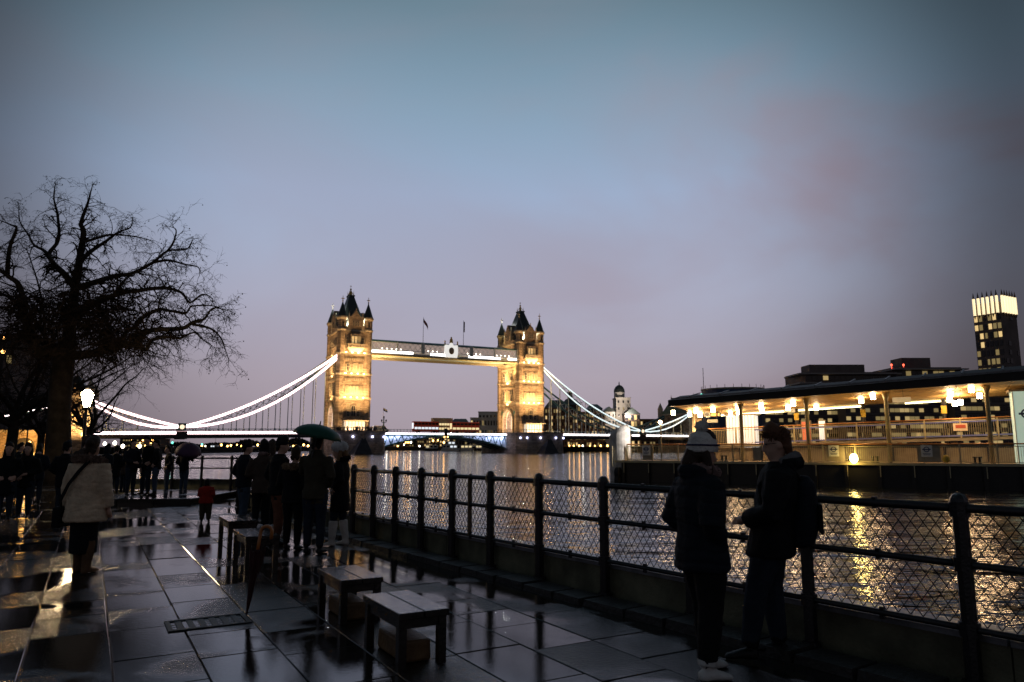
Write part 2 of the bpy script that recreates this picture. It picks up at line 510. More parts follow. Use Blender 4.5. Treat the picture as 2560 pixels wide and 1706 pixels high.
# iron drain cover set in the paving
dr = empty('drain_cover', (drain_c.x, drain_c.y, -0.003), math.radians(30), 'black slotted iron drain cover set in the wet paving', 'drain cover')
b = MB()
W_, L_ = 0.68, 0.42
for sx in (-1, 1): b.box((sx * (W_ / 2 - 0.02), 0, 0.004), (0.04, L_, 0.02))
for sy in (-1, 1): b.box((0, sy * (L_ / 2 - 0.02), 0.004), (W_ - 0.08, 0.04, 0.02))
M['castiron'] = mat('worn_cast_iron', (0.012, 0.011, 0.011), 0.5, 0, 0.4, 0.4, 20, 0.4, 60); b.build('frame', M['castiron'], dr)
for i in range(6):
    b = MB(); b.box((-0.235 + i * 0.094, 0, 0.002), (0.05, L_ - 0.08, 0.014)); b.build('bar', M['castiron'], dr)
b = MB()
for i in range(4): b.box((0, -0.13 + i * 0.087, 0.0), (W_ - 0.08, 0.018, 0.010))
b.build('cross_bar', M['castiron'], dr)

# low raised plinth where the three men stand
pl = empty('stone_plinth', (-9.75, 22.2, 0), 0.02, 'low wet stone plinth with three men standing on it', 'plinth')
for i in range(3):
    b = MB(); b.box((-1.4 + i * 1.0 - 0.1, 0, 0.06), (0.985, 4.3, 0.20)); b.build('step_stone', M['slab'], pl, bevel=0.012)

# ------------------------------------------------------------------ quay upstand wall, kerb and railings
def t_of_u(u, v=1300):
    k = ray(u, v)[0]
    return (F0.x - k * F0.y) / (k * FD.y - FD.x)
qw = empty('quay_wall', (0, 0, 0), 0, 'low stained concrete upstand wall with pale coping below the long railing', 'wall')
ang = math.atan2(FD.y, FD.x)
t = -5.0
while t < T1:
    L_ = min(2.4, T1 - t)
    c_ = fline(t + L_ / 2, 0.24)
    b = MB(); b.box((c_.x, c_.y, 0.12), (L_ - 0.012, 0.30, 0.34), ang); b.build('wall_panel', M['concrete'], qw)
    b = MB(); b.box((c_.x, c_.y, 0.312), (L_ - 0.02, 0.36, 0.042), ang); b.build('coping_stone', M['coping'], qw)
    t += L_
t = -3.0
while t < 15:
    L_ = rnd.uniform(0.34, 0.62)
    c_ = fline(t + L_ / 2, -0.24 + rnd.uniform(-0.012, 0.012))
    b = MB(); b.box((c_.x, c_.y, 0.0), (L_ - 0.02, 0.34, 0.10 + rnd.uniform(-0.02, 0.02)), ang + rnd.uniform(-0.02, 0.02), taper=0.93)
    b.build('kerb_stone', M['kerb'], qw)
    t += L_

def chain_mesh(p, q, z0, z1, w_=0.085, h_=0.115, r=0.0040):
    """diamond wire mesh filling the upright rectangle from p to q"""
    b = MB()
    p = Vector(p); q = Vector(q)
    L_ = (q - p).length; d = (q - p) / L_
    H = z1 - z0; s = w_ / h_
    for sg in (1, -1):
        x0 = -H * s
        while x0 < L_ + H * s:
            a0, a1 = x0, x0 + (H * s if sg > 0 else -H * s)
            zA, zB = 0.0, H
            dx = a1 - a0
            t0, t1 = 0.0, 1.0
            lo, hi = min(a0, a1), max(a0, a1)
            if hi > 0 and lo < L_:
                f0 = (0 - a0) / dx; f1 = (L_ - a0) / dx
                t0 = max(0, min(f0, f1)); t1 = min(1, max(f0, f1))
                if t1 - t0 > 0.01:
                    P0 = p + d * (a0 + dx * t0); P1 = p + d * (a0 + dx * t1)
                    b.tube([(P0.x, P0.y, z0 + H * t0), (P1.x, P1.y, z0 + H * t1)], r, 3, caps=False)
            x0 += w_
    return b

def post_mesh(h=1.22, r=0.052):
    b = MB()
    b.frus((0, 0), 0.0, 0.05, r * 1.5, r * 1.4, 8)
    b.frus((0, 0), 0.05, h - 0.10, r, r * 0.94, 8)
    for z in (0.37, 0.78, h - 0.085):
        b.frus((0, 0), z - 0.045, z + 0.045, r * 1.28, r * 1.28, 8)
    b.frus((0, 0), h - 0.10, h - 0.035, r * 0.94, r * 1.15, 8)
    b.loft([[(r * k * math.cos(a * PI / 4), r * k * math.sin(a * PI / 4), h + z) for a in range(8)] for k, z in ((1.15, -0.035), (1.05, -0.01), (0.75, 0.012), (0.3, 0.024))])
    return b
PM = None
def railing(label, pts, posts_t, group, z=0.0):
    """one run of railing: posts, three rails and wire mesh infill"""
    global PM
    root = empty('railing', (pts[0].x, pts[0].y, z), 0, label, 'railing', group)
    o0 = Vector((pts[0].x, pts[0].y))
    A, B = pts
    d = (B - A).normalized()
    for t_ in posts_t:
        p = A + d * t_ - o0
        if PM is None:
            o = post_mesh().build('post', M['iron'], root, smooth=False); PM = o.data
        else:
            o = MB.obj('post', PM, root)
        o.location = (p.x, p.y, 0)
    L_ = (B - A).length
    for zz, rr in ((0.37, 0.022), (0.78, 0.024), (1.145, 0.030)):
        b = MB(); q = B - o0
        b.tube([(0, 0, zz), (q.x, q.y, zz)], rr, 8); b.build('rail', M['iron'], root, smooth=True)
    for t0, t1 in zip(posts_t[:-1], posts_t[1:]):
        for z0, z1 in ((0.395, 0.755), (0.805, 1.115)):
            p = A + d * (t0 + 0.05) - o0; q = A + d * (t1 - 0.05) - o0
            chain_mesh(p, q, z0, z1).build('mesh_panel', M['wire'], root, kind='stuff')
        b = MB()
        n = max(2, int((t1 - t0) / 0.42))
        for i in range(1, n):
            p = A + d * (t0 + (t1 - t0) * i / n) - o0
            for zz in (0.37, 0.78, 1.145): b.box((p.x, p.y, zz), (0.03, 0.03, 0.085), ang)
        b.build('mesh_clip', M['iron'], root, kind='stuff')
    return root
us = [2401, 2012, 1722, 1510, 1348, 1226, 1130, 1052, 987, 932, 881]
ts = [t_of_u(u) for u in us]
while ts[-1] < T1 - 0.8: ts.append(ts[-1] + 0.96)
ts[-1] = T1
ts = [ts[0] - 2.5, ts[0] - 1.25] + ts
S_ = fline(ts[0])
rl = railing('long black iron railing with wire mesh running beside the river', (S_, C1), [x - ts[0] for x in ts], 'river railings')
p = fline(t_of_u(1174)) - S_
b = MB(); b.box((p.x, p.y, 0.77), (0.035, 0.05, 0.80), ang); b.build('timber_stake', mat('pale_stake', (0.16, 0.10, 0.05), 0.6), rl)
railing('short black railing turning away from the river corner behind the group', (C1, C2), [i * (C2 - C1).length / 6 for i in range(7)], 'river railings')
railing('far black railing behind the men on the plinth', (C2, C3), [0, 0.35, 1.5, 2.65, 3.8, 5.0, (C3 - C2).length], 'river railings')
for A_, B_, lab in ((C1, C2, 'low concrete wall below the short railing turning away'), (C2, C3, 'low concrete wall below the far railing behind the plinth')):
    d_ = (B_ - A_).normalized(); nn = Vector((d_.y, -d_.x)) * (0.22)
    r_ = empty('quay_wall', (A_.x, A_.y, 0), math.atan2(d_.y, d_.x), lab, 'wall')
    L_ = (B_ - A_).length; n = 3
    for i in range(n):
        b = MB(); b.box(((i + 0.5) * L_ / n, -0.22, 0.16), (L_ / n - 0.012, 0.30, 0.34)); b.build('wall_panel', M['concrete'], r_)
        b = MB(); b.box(((i + 0.5) * L_ / n, -0.22, 0.352), (L_ / n - 0.02, 0.36, 0.042)); b.build('coping_stone', M['coping'], r_)

# ------------------------------------------------------------------ benches
def bench(label, c_, L_=0.80, W_=0.40, H=0.40, block=True, rz=math.radians(30)):
    r = empty('bench', (c_[0], c_[1], 0.0), rz, label, 'bench')
    for s in (-1, 1):
        b = MB(); b.box((s * W_ / 4, 0, H - 0.025), (W_ / 2 - 0.008, L_, 0.05)); b.build('plank', M['timber'], r, bevel=0.006)
    for sx in (-1, 1):
        for sy in (-1, 1):
            b = MB(); b.box((sx * (W_ / 2 - 0.045), sy * (L_ / 2 - 0.06), (H - 0.05) / 2), (0.06, 0.06, H - 0.05)); b.build('leg', M['timber'], r)
    for sy in (-1, 1):
        b = MB(); b.box((0, sy * (L_ / 2 - 0.06), H - 0.085), (W_ - 0.15, 0.035, 0.066)); b.build('apron', M['timber'], r)
    for sx in (-1, 1):
        b = MB(); b.box((sx * (W_ / 2 - 0.045), 0, H - 0.085), (0.033, L_ - 0.18, 0.066)); b.build('apron', M['timber'], r)
    if block:
        k = empty('stone_block', (c_[0], c_[1], 0.0), rz, 'tan stone block tucked under ' + block, 'stone block')
        b = MB(); b.box((0.0, 0.0, 0.075), (W_ - 0.17, L_ - 0.26, 0.15), taper=0.97); b.build('block', M['block'], k, bevel=0.02)
    return r
def bench_at(u, v, H):
    p = gnd(u, v, H); return (p.x, p.y)
p = bench_at(1011, 1503, 0.38); bench('small dark plank bench, frontmost of the wet benches', p, 0.80, 0.40, 0.38, 'the frontmost bench')
p = bench_at(873, 1431, 0.38); bench('small dark plank bench just behind the frontmost one', p, 0.80, 0.40, 0.38, 'the second bench')
p = bench_at(640, 1330, 0.47); bench('dark bench beside the upright closed umbrella', p, 0.95, 0.42, 0.47, None)
p = bench_at(595, 1295, 0.50); bench('dark bench just left of the man in beanie and jeans', p, 0.95, 0.42, 0.50, None)
# ------------------------------------------------------------------ the bridge
BA = math.atan2(0.447, 0.894)
BX = Vector((math.cos(BA), math.sin(BA))); BY = Vector((-math.sin(BA), math.cos(BA)))
CL = Vector((-66.0, 290.4)); SPAN = 78.0
CR = CL + BX * SPAN
def bpt(s, w): return CL + BX * s + BY * w            # metres along and across the bridge from the near tower

TW, TD = 13.8, 21.0
HX, HY = TW / 2, TD / 2
M['flood'] = mat('flood_lamp_face', (0.9, 0.8, 0.6), 0.4, 0, 0.3, 0, emit=(1.0, 0.72, 0.36), es=9.0, sample=False)

def lamp_area(name, parent, loc, target, sx, sy, power, color):
    l = bpy.data.lights.new(name, 'AREA'); l.shape = 'RECTANGLE'; l.size = sx; l.size_y = sy; l.energy = power; l.color = color
    o = bpy.data.objects.new(name, l); col.objects.link(o); o.parent = parent; o.location = loc
    o.rotation_euler = (Vector(target) - Vector(loc)).to_track_quat('-Z', 'Y').to_euler()
    return o
def lamp_point(name, parent, loc, power, color, r=0.3):
    l = bpy.data.lights.new(name, 'POINT'); l.energy = power; l.color = color; l.shadow_soft_size = r
    o = bpy.data.objects.new(name, l); col.objects.link(o); o.parent = parent; o.location = loc
    return o

def arch_poly(w_, h_, n=8, point=1.0):
    """outline of an arched opening, base at z 0"""
    r = w_ / 2
    pts = [(-r, 0), (r, 0)]
    z0 = h_ - r * point
    for i in range(n + 1):
        a = PI * i / n
        pts.append((r * math.cos(a), z0 + r * point * math.sin(a)))
    return pts

def window(parent, face, a, z, w_, h_, lit, arched=True, frame=0.18, depth=0.25):
    """a stone-framed window: face is ('y', -1) etc., a is the position along the wall"""
    ax, sg, wall = face
    pane = arch_poly(w_, h_, 6, 1.1) if arched else [(-w_ / 2, 0), (w_ / 2, 0), (w_ / 2, h_), (-w_ / 2, h_)]
    fr = arch_poly(w_ + 2 * frame, h_ + frame, 6, 1.1) if arched else [(-w_ / 2 - frame, -frame), (w_ / 2 + frame, -frame), (w_ / 2 + frame, h_ + frame), (-w_ / 2 - frame, h_ + frame)]
    o = MB(); o.plate([(a + x, z + q) for x, q in fr], ax, wall, wall + sg * depth)
    f = o.build('window', M['trim'], parent)
    g_ = MB(); g_.plate([(a + x, z + q) for x, q in pane], ax, wall + sg * (depth - 0.1), wall + sg * (depth + 0.012)); g_.build('pane', lit, f)
    mu = MB()
    e = wall + sg * (depth + 0.03)
    p0 = (a, e, z) if ax == 'y' else (e, a, z); p1 = (a, e, z + h_ * 0.97) if ax == 'y' else (e, a, z + h_ * 0.97)
    mu.bar(p0, p1, 0.12, 0.07)
    zz = z + h_ * 0.55
    mu.bar((a - w_ / 2, e, zz) if ax == 'y' else (e, a - w_ / 2, zz), (a + w_ / 2, e, zz) if ax == 'y' else (e, a + w_ / 2, zz), 0.07, 0.12)
    mu.build('mullion', M['trim'], f)
    return f

def build_tower(label, c_, inner):
    """inner = +1 when the river opening lies on the local +x side"""
    T = empty('bridge_tower', (c_.x, c_.y, DECK), BA, label, 'tower', 'gothic bridge towers')
    wx, wy = HX - 0.75, HY - 0.75                      # wall planes between the turrets
    # walls: two flank blocks beside the road arch and the storeys over it
    AW, AH = 9.2, 10.2
    for sy in (-1, 1):
        b = MB(); y0, y1 = sorted((sy * AW / 2, sy * wy))
        b.box((0, (y0 + y1) / 2, 6.0), (2 * wx, y1 - y0, 12.0)); b.build('wall', M['stone'], T)
    b = MB()
    r = AW / 2; zs = AH - r
    poly = [(-r, 12.0), (-r, zs)] + [(-r * math.cos(PI * i / 12), zs + r * math.sin(PI * i / 12)) for i in range(1, 12)] + [(r, zs), (r, 12.0)]
    # spandrel built as strips so the opening stays open
    for i in range(len(poly) - 3):
        (ya, za), (yb, zb) = poly[1 + i], poly[2 + i]
        b.plate([(ya, za), (yb, zb), (yb, 12.0), (ya, 12.0)], 'x', -wx, wx)
    b.build('arch_head', M['stone'], T)
    b = MB(); b.box((0, 0, 25.6), (2 * wx, 2 * wy, 27.2)); b.build('wall', M['stone'], T)
    for sx in (-1, 1):                                  # moulded arch rings
        b = MB()
        for rr, ex in ((r + 0.1, 0.35), (r + 0.75, 0.2)):
            pts = [(sx * (wx + ex / 2), -rr, 0)] + [(sx * (wx + ex / 2), -rr * math.cos(PI * i / 14), zs + rr * math.sin(PI * i / 14)) for i in range(15)] + [(sx * (wx + ex / 2), rr, 0)]
            b.tube(pts, 0.32, 6)
        b.build('arch_ring', M['trim'], T)
    for i in range(5):                                  # lit ribs inside the portal
        x = -wx + 1.4 + i * (2 * wx - 2.8) / 4
        b = MB()
        pts = [(x, -r * 0.96, 2.0)] + [(x, -r * 0.96 * math.cos(PI * k / 12), zs + r * 0.96 * math.sin(PI * k / 12)) for k in range(13)] + [(x, r * 0.96, 2.0)]
        b.tube(pts, 0.22, 5); b.build('portal_rib', M['white_paint'], T)
    lamp_point('portal_lamp', T, (0, -2.5, 4.0), 2200, (0.72, 0.80, 1.0), 0.6)
    # corner turrets
    tcx, tcy = HX - 1.75, HY - 1.75
    for sx in (-1, 1):
        for sy in (-1, 1):
            c2 = (sx * tcx, sy * tcy)
            b = MB()
            b.frus(c2, 0, 1.2, 2.15, 1.95, 8, rot=PI / 8); b.frus(c2, 1.2, 44.0, 1.86, 1.80, 8, rot=PI / 8)
            t_ = b.build('turret', M['stone'], T)
            for z in (12.4, 21.7, 29.8, 39.0):
                b = MB(); b.loft([[(c2[0] + r_ * math.cos(PI / 8 + k * PI / 4), c2[1] + r_ * math.sin(PI / 8 + k * PI / 4), z + dz) for k in range(8)] for dz, r_ in ((0, 1.88), (0.55, 2.15), (0.95, 2.1))]); b.build('band', M['trim'], t_)
            b = MB(); b.loft([[(c2[0] + r_ * math.cos(PI / 8 + k * PI / 4), c2[1] + r_ * math.sin(PI / 8 + k * PI / 4), z) for k in range(8)] for z, r_ in ((43.4, 1.85), (44.1, 2.25), (44.7, 2.25))]); b.build('eaves', M['trim'], t_)
            b = MB(); b.frus(c2, 44.7, 50.6, 2.05, 0.16, 8, rot=PI / 8); b.build('spire', M['slate'], t_)
            b = MB()
            b.frus(c2, 50.4, 53.2, 0.14, 0.10, 6); b.box((c2[0], c2[1], 52.0), (1.3, 0.22, 0.28)); b.box((c2[0], c2[1], 52.0), (0.22, 1.3, 0.28)); b.ell((c2[0], c2[1], 51.0), (0.32, 0.32, 0.32), 8, 5)
            b.build('finial_cross', M['trim'], t_)
            for k in range(4):                          # slit windows under the eaves
                a_ = PI / 4 + k * PI / 2 + (PI / 4)
                px, py = c2[0] + 1.72 * math.cos(a_), c2[1] + 1.72 * math.sin(a_)
                b = MB(); b.box((px, py, 41.6), (0.16, 0.5, 1.7), a_); b.build('slit_window', M['darkglass'], t_)
    # string courses and cornices round the walls
    for z, h_, o_ in ((12.0, 0.55, 0.30), (12.6, 0.35, 0.5), (21.4, 0.5, 0.28), (21.95, 0.3, 0.5), (29.4, 0.6, 0.4), (30.05, 0.35, 0.65), (33.0, 0.25, 0.12), (38.9, 0.7, 0.45)):
        b = MB(); b.box((0, 0, z + h_ / 2), (2 * wx + 2 * o_, 2 * wy + 2 * o_, h_)); b.build('string_course', M['trim'], T)
    for z in (27.9, 20.1):                              # corbel tables
        b = MB()
        for sy in (-1, 1):
            for k in range(9): b.box((-3.4 + k * 0.85, sy * (wy + 0.2), z), (0.42, 0.4, 0.9))
        for sx in (-1, 1):
            for k in range(15): b.box((sx * (wx + 0.2), -6 + k * 0.857, z), (0.4, 0.42, 0.9))
        b.build('corbel_table', M['trim'], T, kind='stuff')
    # parapet
    for sy in (-1, 1):
        b = MB(); b.box((0, sy * (wy + 0.1), 40.2), (2 * tcx - 3.0, 0.5, 1.3))
        for k in range(4): b.box((-3.0 + k * 2.0, sy * (wy + 0.1), 41.15), (0.7, 0.45, 0.6))
        b.build('parapet', M['stone'], T)
    for sx in (-1, 1):
        b = MB(); b.box((sx * (wx + 0.1), 0, 40.2), (0.5, 2 * tcy - 3.4, 1.3))
        for k in range(6): b.box((sx * (wx + 0.1), -5 + k * 2.0, 41.15), (0.45, 0.7, 0.6))
        b.build('parapet', M['stone'], T)
    # windows, river faces (-y faces the quay)
    for sy in (-1, 1):
        fc = ('y', sy, sy * wy)
        for x in (-2.0, 2.0):
            window(T, fc, x, 8.6, 0.9, 1.9, M['litdim'], False)
            window(T, fc, x, 5.7, 0.9, 1.9, M['darkglass'], False)
        window(T, fc, 0.0, 5.8, 1.5, 4.0, M['darkglass'], True, 0.3, 0.4)
        for k in range(5): window(T, fc, -2.7 + k * 1.35, 14.2, 0.75, 3.2, M['litglass' if k in (1, 2, 3) else 'litdim'], True, 0.22, 0.35)
        for k in range(3): window(T, fc, -2.5 + k * 2.5, 23.2, 0.95, 3.0, M['darkglass' if k == 0 else 'litdim'], True, 0.28, 0.3)
        # oriel over the river
        b = MB(); y_ = sy * (wy + 0.55)
        b.box((0, y_, 35.2), (4.2, 1.3, 5.0)); b.build('oriel', M['stone'], T)
        b = MB(); b.box((0, sy * (wy + 0.75), 32.3), (6.6, 1.9, 0.5)); b.box((0, sy * (wy + 0.6), 31.4), (4.6, 1.4, 1.3), taper=1.3)
        for k in range(12): b.box((-3.1 + k * 0.565, sy * (wy + 1.6), 33.1), (0.2, 0.2, 1.1))
        b.box((0, sy * (wy + 1.6), 33.72), (6.6, 0.32, 0.2)); b.build('balcony', M['trim'], T)
        of = ('y', sy, sy * (wy + 1.2))
        for k in range(3): window(T, of, -1.25 + k * 1.25, 34.2, 0.75, 2.6, M['litglass' if k < 2 else 'litdim'], False, 0.16, 0.15)
        for x in (-3.1, 3.1): window(T, fc, x, 34.0, 0.8, 2.6, M['darkglass'], True, 0.22, 0.25)
        # gabled dormer above the parapet
        gp = [(-2.5, 39.6), (2.5, 39.6), (2.5, 44.4), (1.3, 45.6), (0, 47.6), (-1.3, 45.6), (-2.5, 44.4)]
        b = MB(); b.plate(gp, 'y', sy * (wy - 3.2), sy * (wy + 0.35)); d_ = b.build('dormer', M['stone'], T)
        for k in range(3): window(d_, ('y', sy, sy * (wy + 0.35)), -0.95 + k * 0.95, 41.2, 0.5, 1.9, M['darkglass'], True, 0.15, 0.12)
        for x in (-2.7, 2.7):
            b = MB(); b.frus((x, sy * (wy + 0.2)), 39.8, 45.0, 0.42, 0.36, 6); b.frus((x, sy * (wy + 0.2)), 45.0, 47.0, 0.4, 0.04, 6); b.build('pinnacle', M['trim'], d_)
        b = MB(); b.ell((0, sy * (wy + 0.3), 47.9), (0.25, 0.25, 0.45), 6, 5); b.build('gable_finial', M['trim'], d_)
    # windows, road faces
    for sx in (-1, 1):
        fc = ('x', sx, sx * wx)
        for k in range(3): window(T, fc, -3.6 + k * 3.6, 14.0, 1.7, 4.8, M['litdim' if k == 1 else 'darkglass'], True, 0.3, 0.4)
        for k in range(3): window(T, fc, -3.6 + k * 3.6, 23.0, 1.7, 3.6, M['darkglass' if k != 1 else 'litdim'], True, 0.3, 0.35)
        if sx != inner:
            for k in range(5): window(T, fc, -4.4 + k * 2.2, 33.6, 1.0, 3.2, M['darkglass'], True, 0.22, 0.25)
        b = MB(); gp = [(-3.0, 39.6), (3.0, 39.6), (3.0, 44.6), (1.6, 46.0), (0, 48.4), (-1.6, 46.0), (-3.0, 44.6)]
        b.plate(gp, 'x', sx * (wx - 3.4), sx * (wx + 0.35)); d_ = b.build('dormer', M['stone'], T)
        for k in range(3): window(d_, ('x', sx, sx * (wx + 0.35)), -1.2 + k * 1.2, 41.2, 0.6, 2.1, M['darkglass'], True, 0.16, 0.12)
        for y in (-3.2, 3.2):
            b = MB(); b.frus((sx * (wx + 0.2), y), 39.8, 45.2, 0.42, 0.36, 6); b.frus((sx * (wx + 0.2), y), 45.2, 47.4, 0.4, 0.04, 6); b.build('pinnacle', M['trim'], d_)
        for y in (-6.0, 6.0):                            # enamel shields beside the arch
            b = MB(); b.plate([(y - 0.6, 9.6), (y - 0.6, 8.4), (y, 7.7), (y + 0.6, 8.4), (y + 0.6, 9.6)], 'x', sx * wx, sx * (wx + 0.18)); b.build('shield', M['teal'], T)
    # roof
    b = MB()
    b.loft([[(-4.9, -7.6, 40.0), (4.9, -7.6, 40.0), (4.9, 7.6, 40.0), (-4.9, 7.6, 40.0)], [(-3.3, -5.0, 46.5), (3.3, -5.0, 46.5), (3.3, 5.0, 46.5), (-3.3, 5.0, 46.5)], [(-1.05, -1.7, 54.6), (1.05, -1.7, 54.6), (1.05, 1.7, 54.6), (-1.05, 1.7, 54.6)]])
    rf = b.build('roof', M['slate'], T)
    b = MB(); b.box((0, 0, 54.9), (2.6, 3.9, 0.6)); b.build('roof_crest', M['slate'], rf)
    b = MB()
    for x, y in ((-0.9, -1.3), (0.9, -1.3), (0.9, 1.3), (-0.9, 1.3)):
        b.frus((x, y), 55.2, 57.0, 0.16, 0.05, 5); b.bar((x, y, 55.4), (0, 0, 57.4), 0.16)
    b.frus((0, 0), 55.2, 57.6, 0.7, 0.22, 8); b.ell((0, 0, 57.8), (0.4, 0.4, 0.4), 8, 6); b.frus((0, 0), 57.8, 59.6, 0.1, 0.06, 6)
    b.box((0, 0, 59.1), (0.8, 0.14, 0.14)); b.box((0, 0, 59.1), (0.14, 0.8, 0.14)); b.build('gilded_finial', M['gold'], rf)
    # ticket kiosk with glazed front on the river side
    b = MB(); b.box((0.4, -HY - 1.6, 3.9), (9.6, 4.2, 0.35)); b.build('kiosk_canopy', M['trim'], T)
    b = MB(); b.box((0.3, -HY - 1.0, 1.85), (7.6, 2.2, 3.6)); kg = b.build('kiosk', M['litkiosk'], T)
    for k in range(7):
        b = MB(); b.box((-3.5 + k * 1.26, -HY - 2.13, 1.85), (0.14, 0.1, 3.6)); b.build('kiosk_mullion', M['girder'], kg)
    # floodlights standing on each ledge, grazing up the stone
    warm = (1.0, 0.57, 0.23)
    for sy, k_ in ((-1, 1.0), (1, 0.35)):
        for z, e in ((13.1, 1500), (22.3, 1300), (30.5, 1200)):
            y = sy * (wy + 2.6)
            lamp_area('flood_light', T, (0, y, z), (0, sy * (wy - 0.5), z + 7), 9.0, 0.5, e * k_, warm)
        lamp_area('flood_light', T, (0, sy * (HY + 7.5), 0.8), (0, sy * wy, 9.0), 9.0, 0.6, 2600 * k_, warm)
        for x in (-6, 6):
            l = bpy.data.lights.new('pier_flood', 'SPOT'); l.energy = 34000 * k_; l.color = warm; l.spot_size = math.radians(62); l.spot_blend = 0.6; l.shadow_soft_size = 0.4
            o = bpy.data.objects.new('pier_flood', l); col.objects.link(o); o.parent = T; o.location = (x, sy * (HY + 14.5), 0.8)
            o.rotation_euler = (Vector((x * 0.2, sy * wy, 23)) - o.location).to_track_quat('-Z', 'Y').to_euler()
    for sx in (-1, 1):
        k_ = 1.5 if sx == inner else 0.6
        for z, e in ((0.6, 4200), (13.1, 3800), (22.3, 4200), (30.5, 1500)):
            if z > 30 and sx == inner: continue
            lamp_area('flood_light', T, (sx * (wx + (3.4 if z < 1 else 2.4)), 0, z), (sx * (wx - 0.5), 0, z + 8), 0.5, 14, e * k_, warm)
    for sy in (-1, 1):
        for k in range(4):
            for z in (13.0, 22.3, 30.5):
                b = MB(); b.box((-3.6 + k * 2.4, sy * (wy + 0.72), z), (0.55, 0.3, 0.35)); b.build('flood_lamp', M['flood'], T)
    lamp_point('cross_lamp', T, (-5.0, 7.4, 51.4), 260, (0.95, 1.0, 0.95), 0.15)
    # cool white lamps behind the parapet, lighting turrets and roof
    for x, y in ((-2.8, -7.9), (2.8, 7.9), (-2.8, 7.9), (2.8, -7.9)):
        lamp_point('parapet_lamp', T, (x, y, 41.4), 9000, (0.93, 1.0, 0.84), 0.3)
    return T
M['litkiosk'] = mat('kiosk_glass', (0.5, 0.45, 0.4), 0.2, 0, 0.5, 0, emit=(1.0, 0.84, 0.62), es=0.8)
TWR_L = build_tower('nearer floodlit gothic bridge tower, the taller-looking one', CL, 1)
TWR_R = build_tower('farther floodlit gothic bridge tower, nearer the white pile', CR, -1)

# piers
def build_pier(label, c_):
    R_ = empty('bridge_pier', (c_.x, c_.y, DECK), BA, label, 'pier', 'granite bridge piers')
    hw, hl = 10.6, 17.0
    ring = lambda k, e: [(-hw * k, -hl), (-hw * k * 0.8, -hl - 5.5 * e), (0, -hl - 9.5 * e), (hw * k * 0.8, -hl - 5.5 * e), (hw * k, -hl), (hw * k, hl), (hw * k * 0.8, hl + 5.5 * e), (0, hl + 9.5 * e), (-hw * k * 0.8, hl + 5.5 * e), (-hw * k, hl)]
    zb = WATER - DECK - 2
    b = MB(); b.loft([[(x, y, zb) for x, y in ring(1.04, 1.04)], [(x, y, -1.3) for x, y in ring(1.0, 1.0)]]); b.build('shaft', M['pier'], R_)
    b = MB(); b.loft([[(x, y, -1.3) for x, y in ring(1.02, 1.02)], [(x, y, -0.35) for x, y in ring(1.05, 1.03)]]); b.build('cornice', M['pier'], R_)
    b = MB(); b.loft([[(x, y, -0.35) for x, y in ring(1.01, 1.0)], [(x, y, -0.02) for x, y in ring(1.01, 1.0)]]); b.build('pier_deck', M['pier'], R_)
    rg = ring(1.0, 1.0)
    b = MB()
    for i in range(len(rg)):
        p, q = rg[i], rg[(i + 1) % len(rg)]
        if abs(p[1]) < 17.5 and abs(q[1]) < 17.5: continue
        b.bar((*p, 1.0), (*q, 1.0), 0.15, 0.18)
        n = 6
        for k in range(n):
            x, y = p[0] + (q[0] - p[0]) * k / n, p[1] + (q[1] - p[1]) * k / n
            b.box((x, y, 0.45), (0.12, 0.12, 1.1))
    b.build('pier_railing', M['girder'], R_, kind='stuff')
    # dark timber starling at the cutwater
    b = MB(); b.loft([[(-5, -hl - 13, zb), (3.5, -hl - 13, zb), (3.5, -hl - 2, zb), (-8, -hl - 2, zb)], [(-0.4, -hl - 9.2, -2.5), (0.6, -hl - 9.2, -2.5), (3.0, -hl - 3, -3.0), (-7.6, -hl - 3, -6.5)]]); b.build('cutwater', M['girder'], R_)
    pts = [(-hw * 0.93, -hl - 2.2), (-hw * 0.8, -hl - 5.6), (-3.6, -hl - 8.0), (3.6, -hl - 8.0), (hw * 0.8, -hl - 5.6), (hw * 0.98, -hl - 1.0), (hw * 1.02, -9)]
    for x, y in pts:
        b = MB(); b.ell((x * 1.02, y - 0.25, -2.3), (0.42, 0.42, 0.42), 8, 6); b.build('pier_lamp', M['led_blue'], R_)
    return R_
build_pier('stone pier under the nearer tower, partly behind the green umbrella', CL)
build_pier('stone pier under the farther tower, left of the white pile', CR)

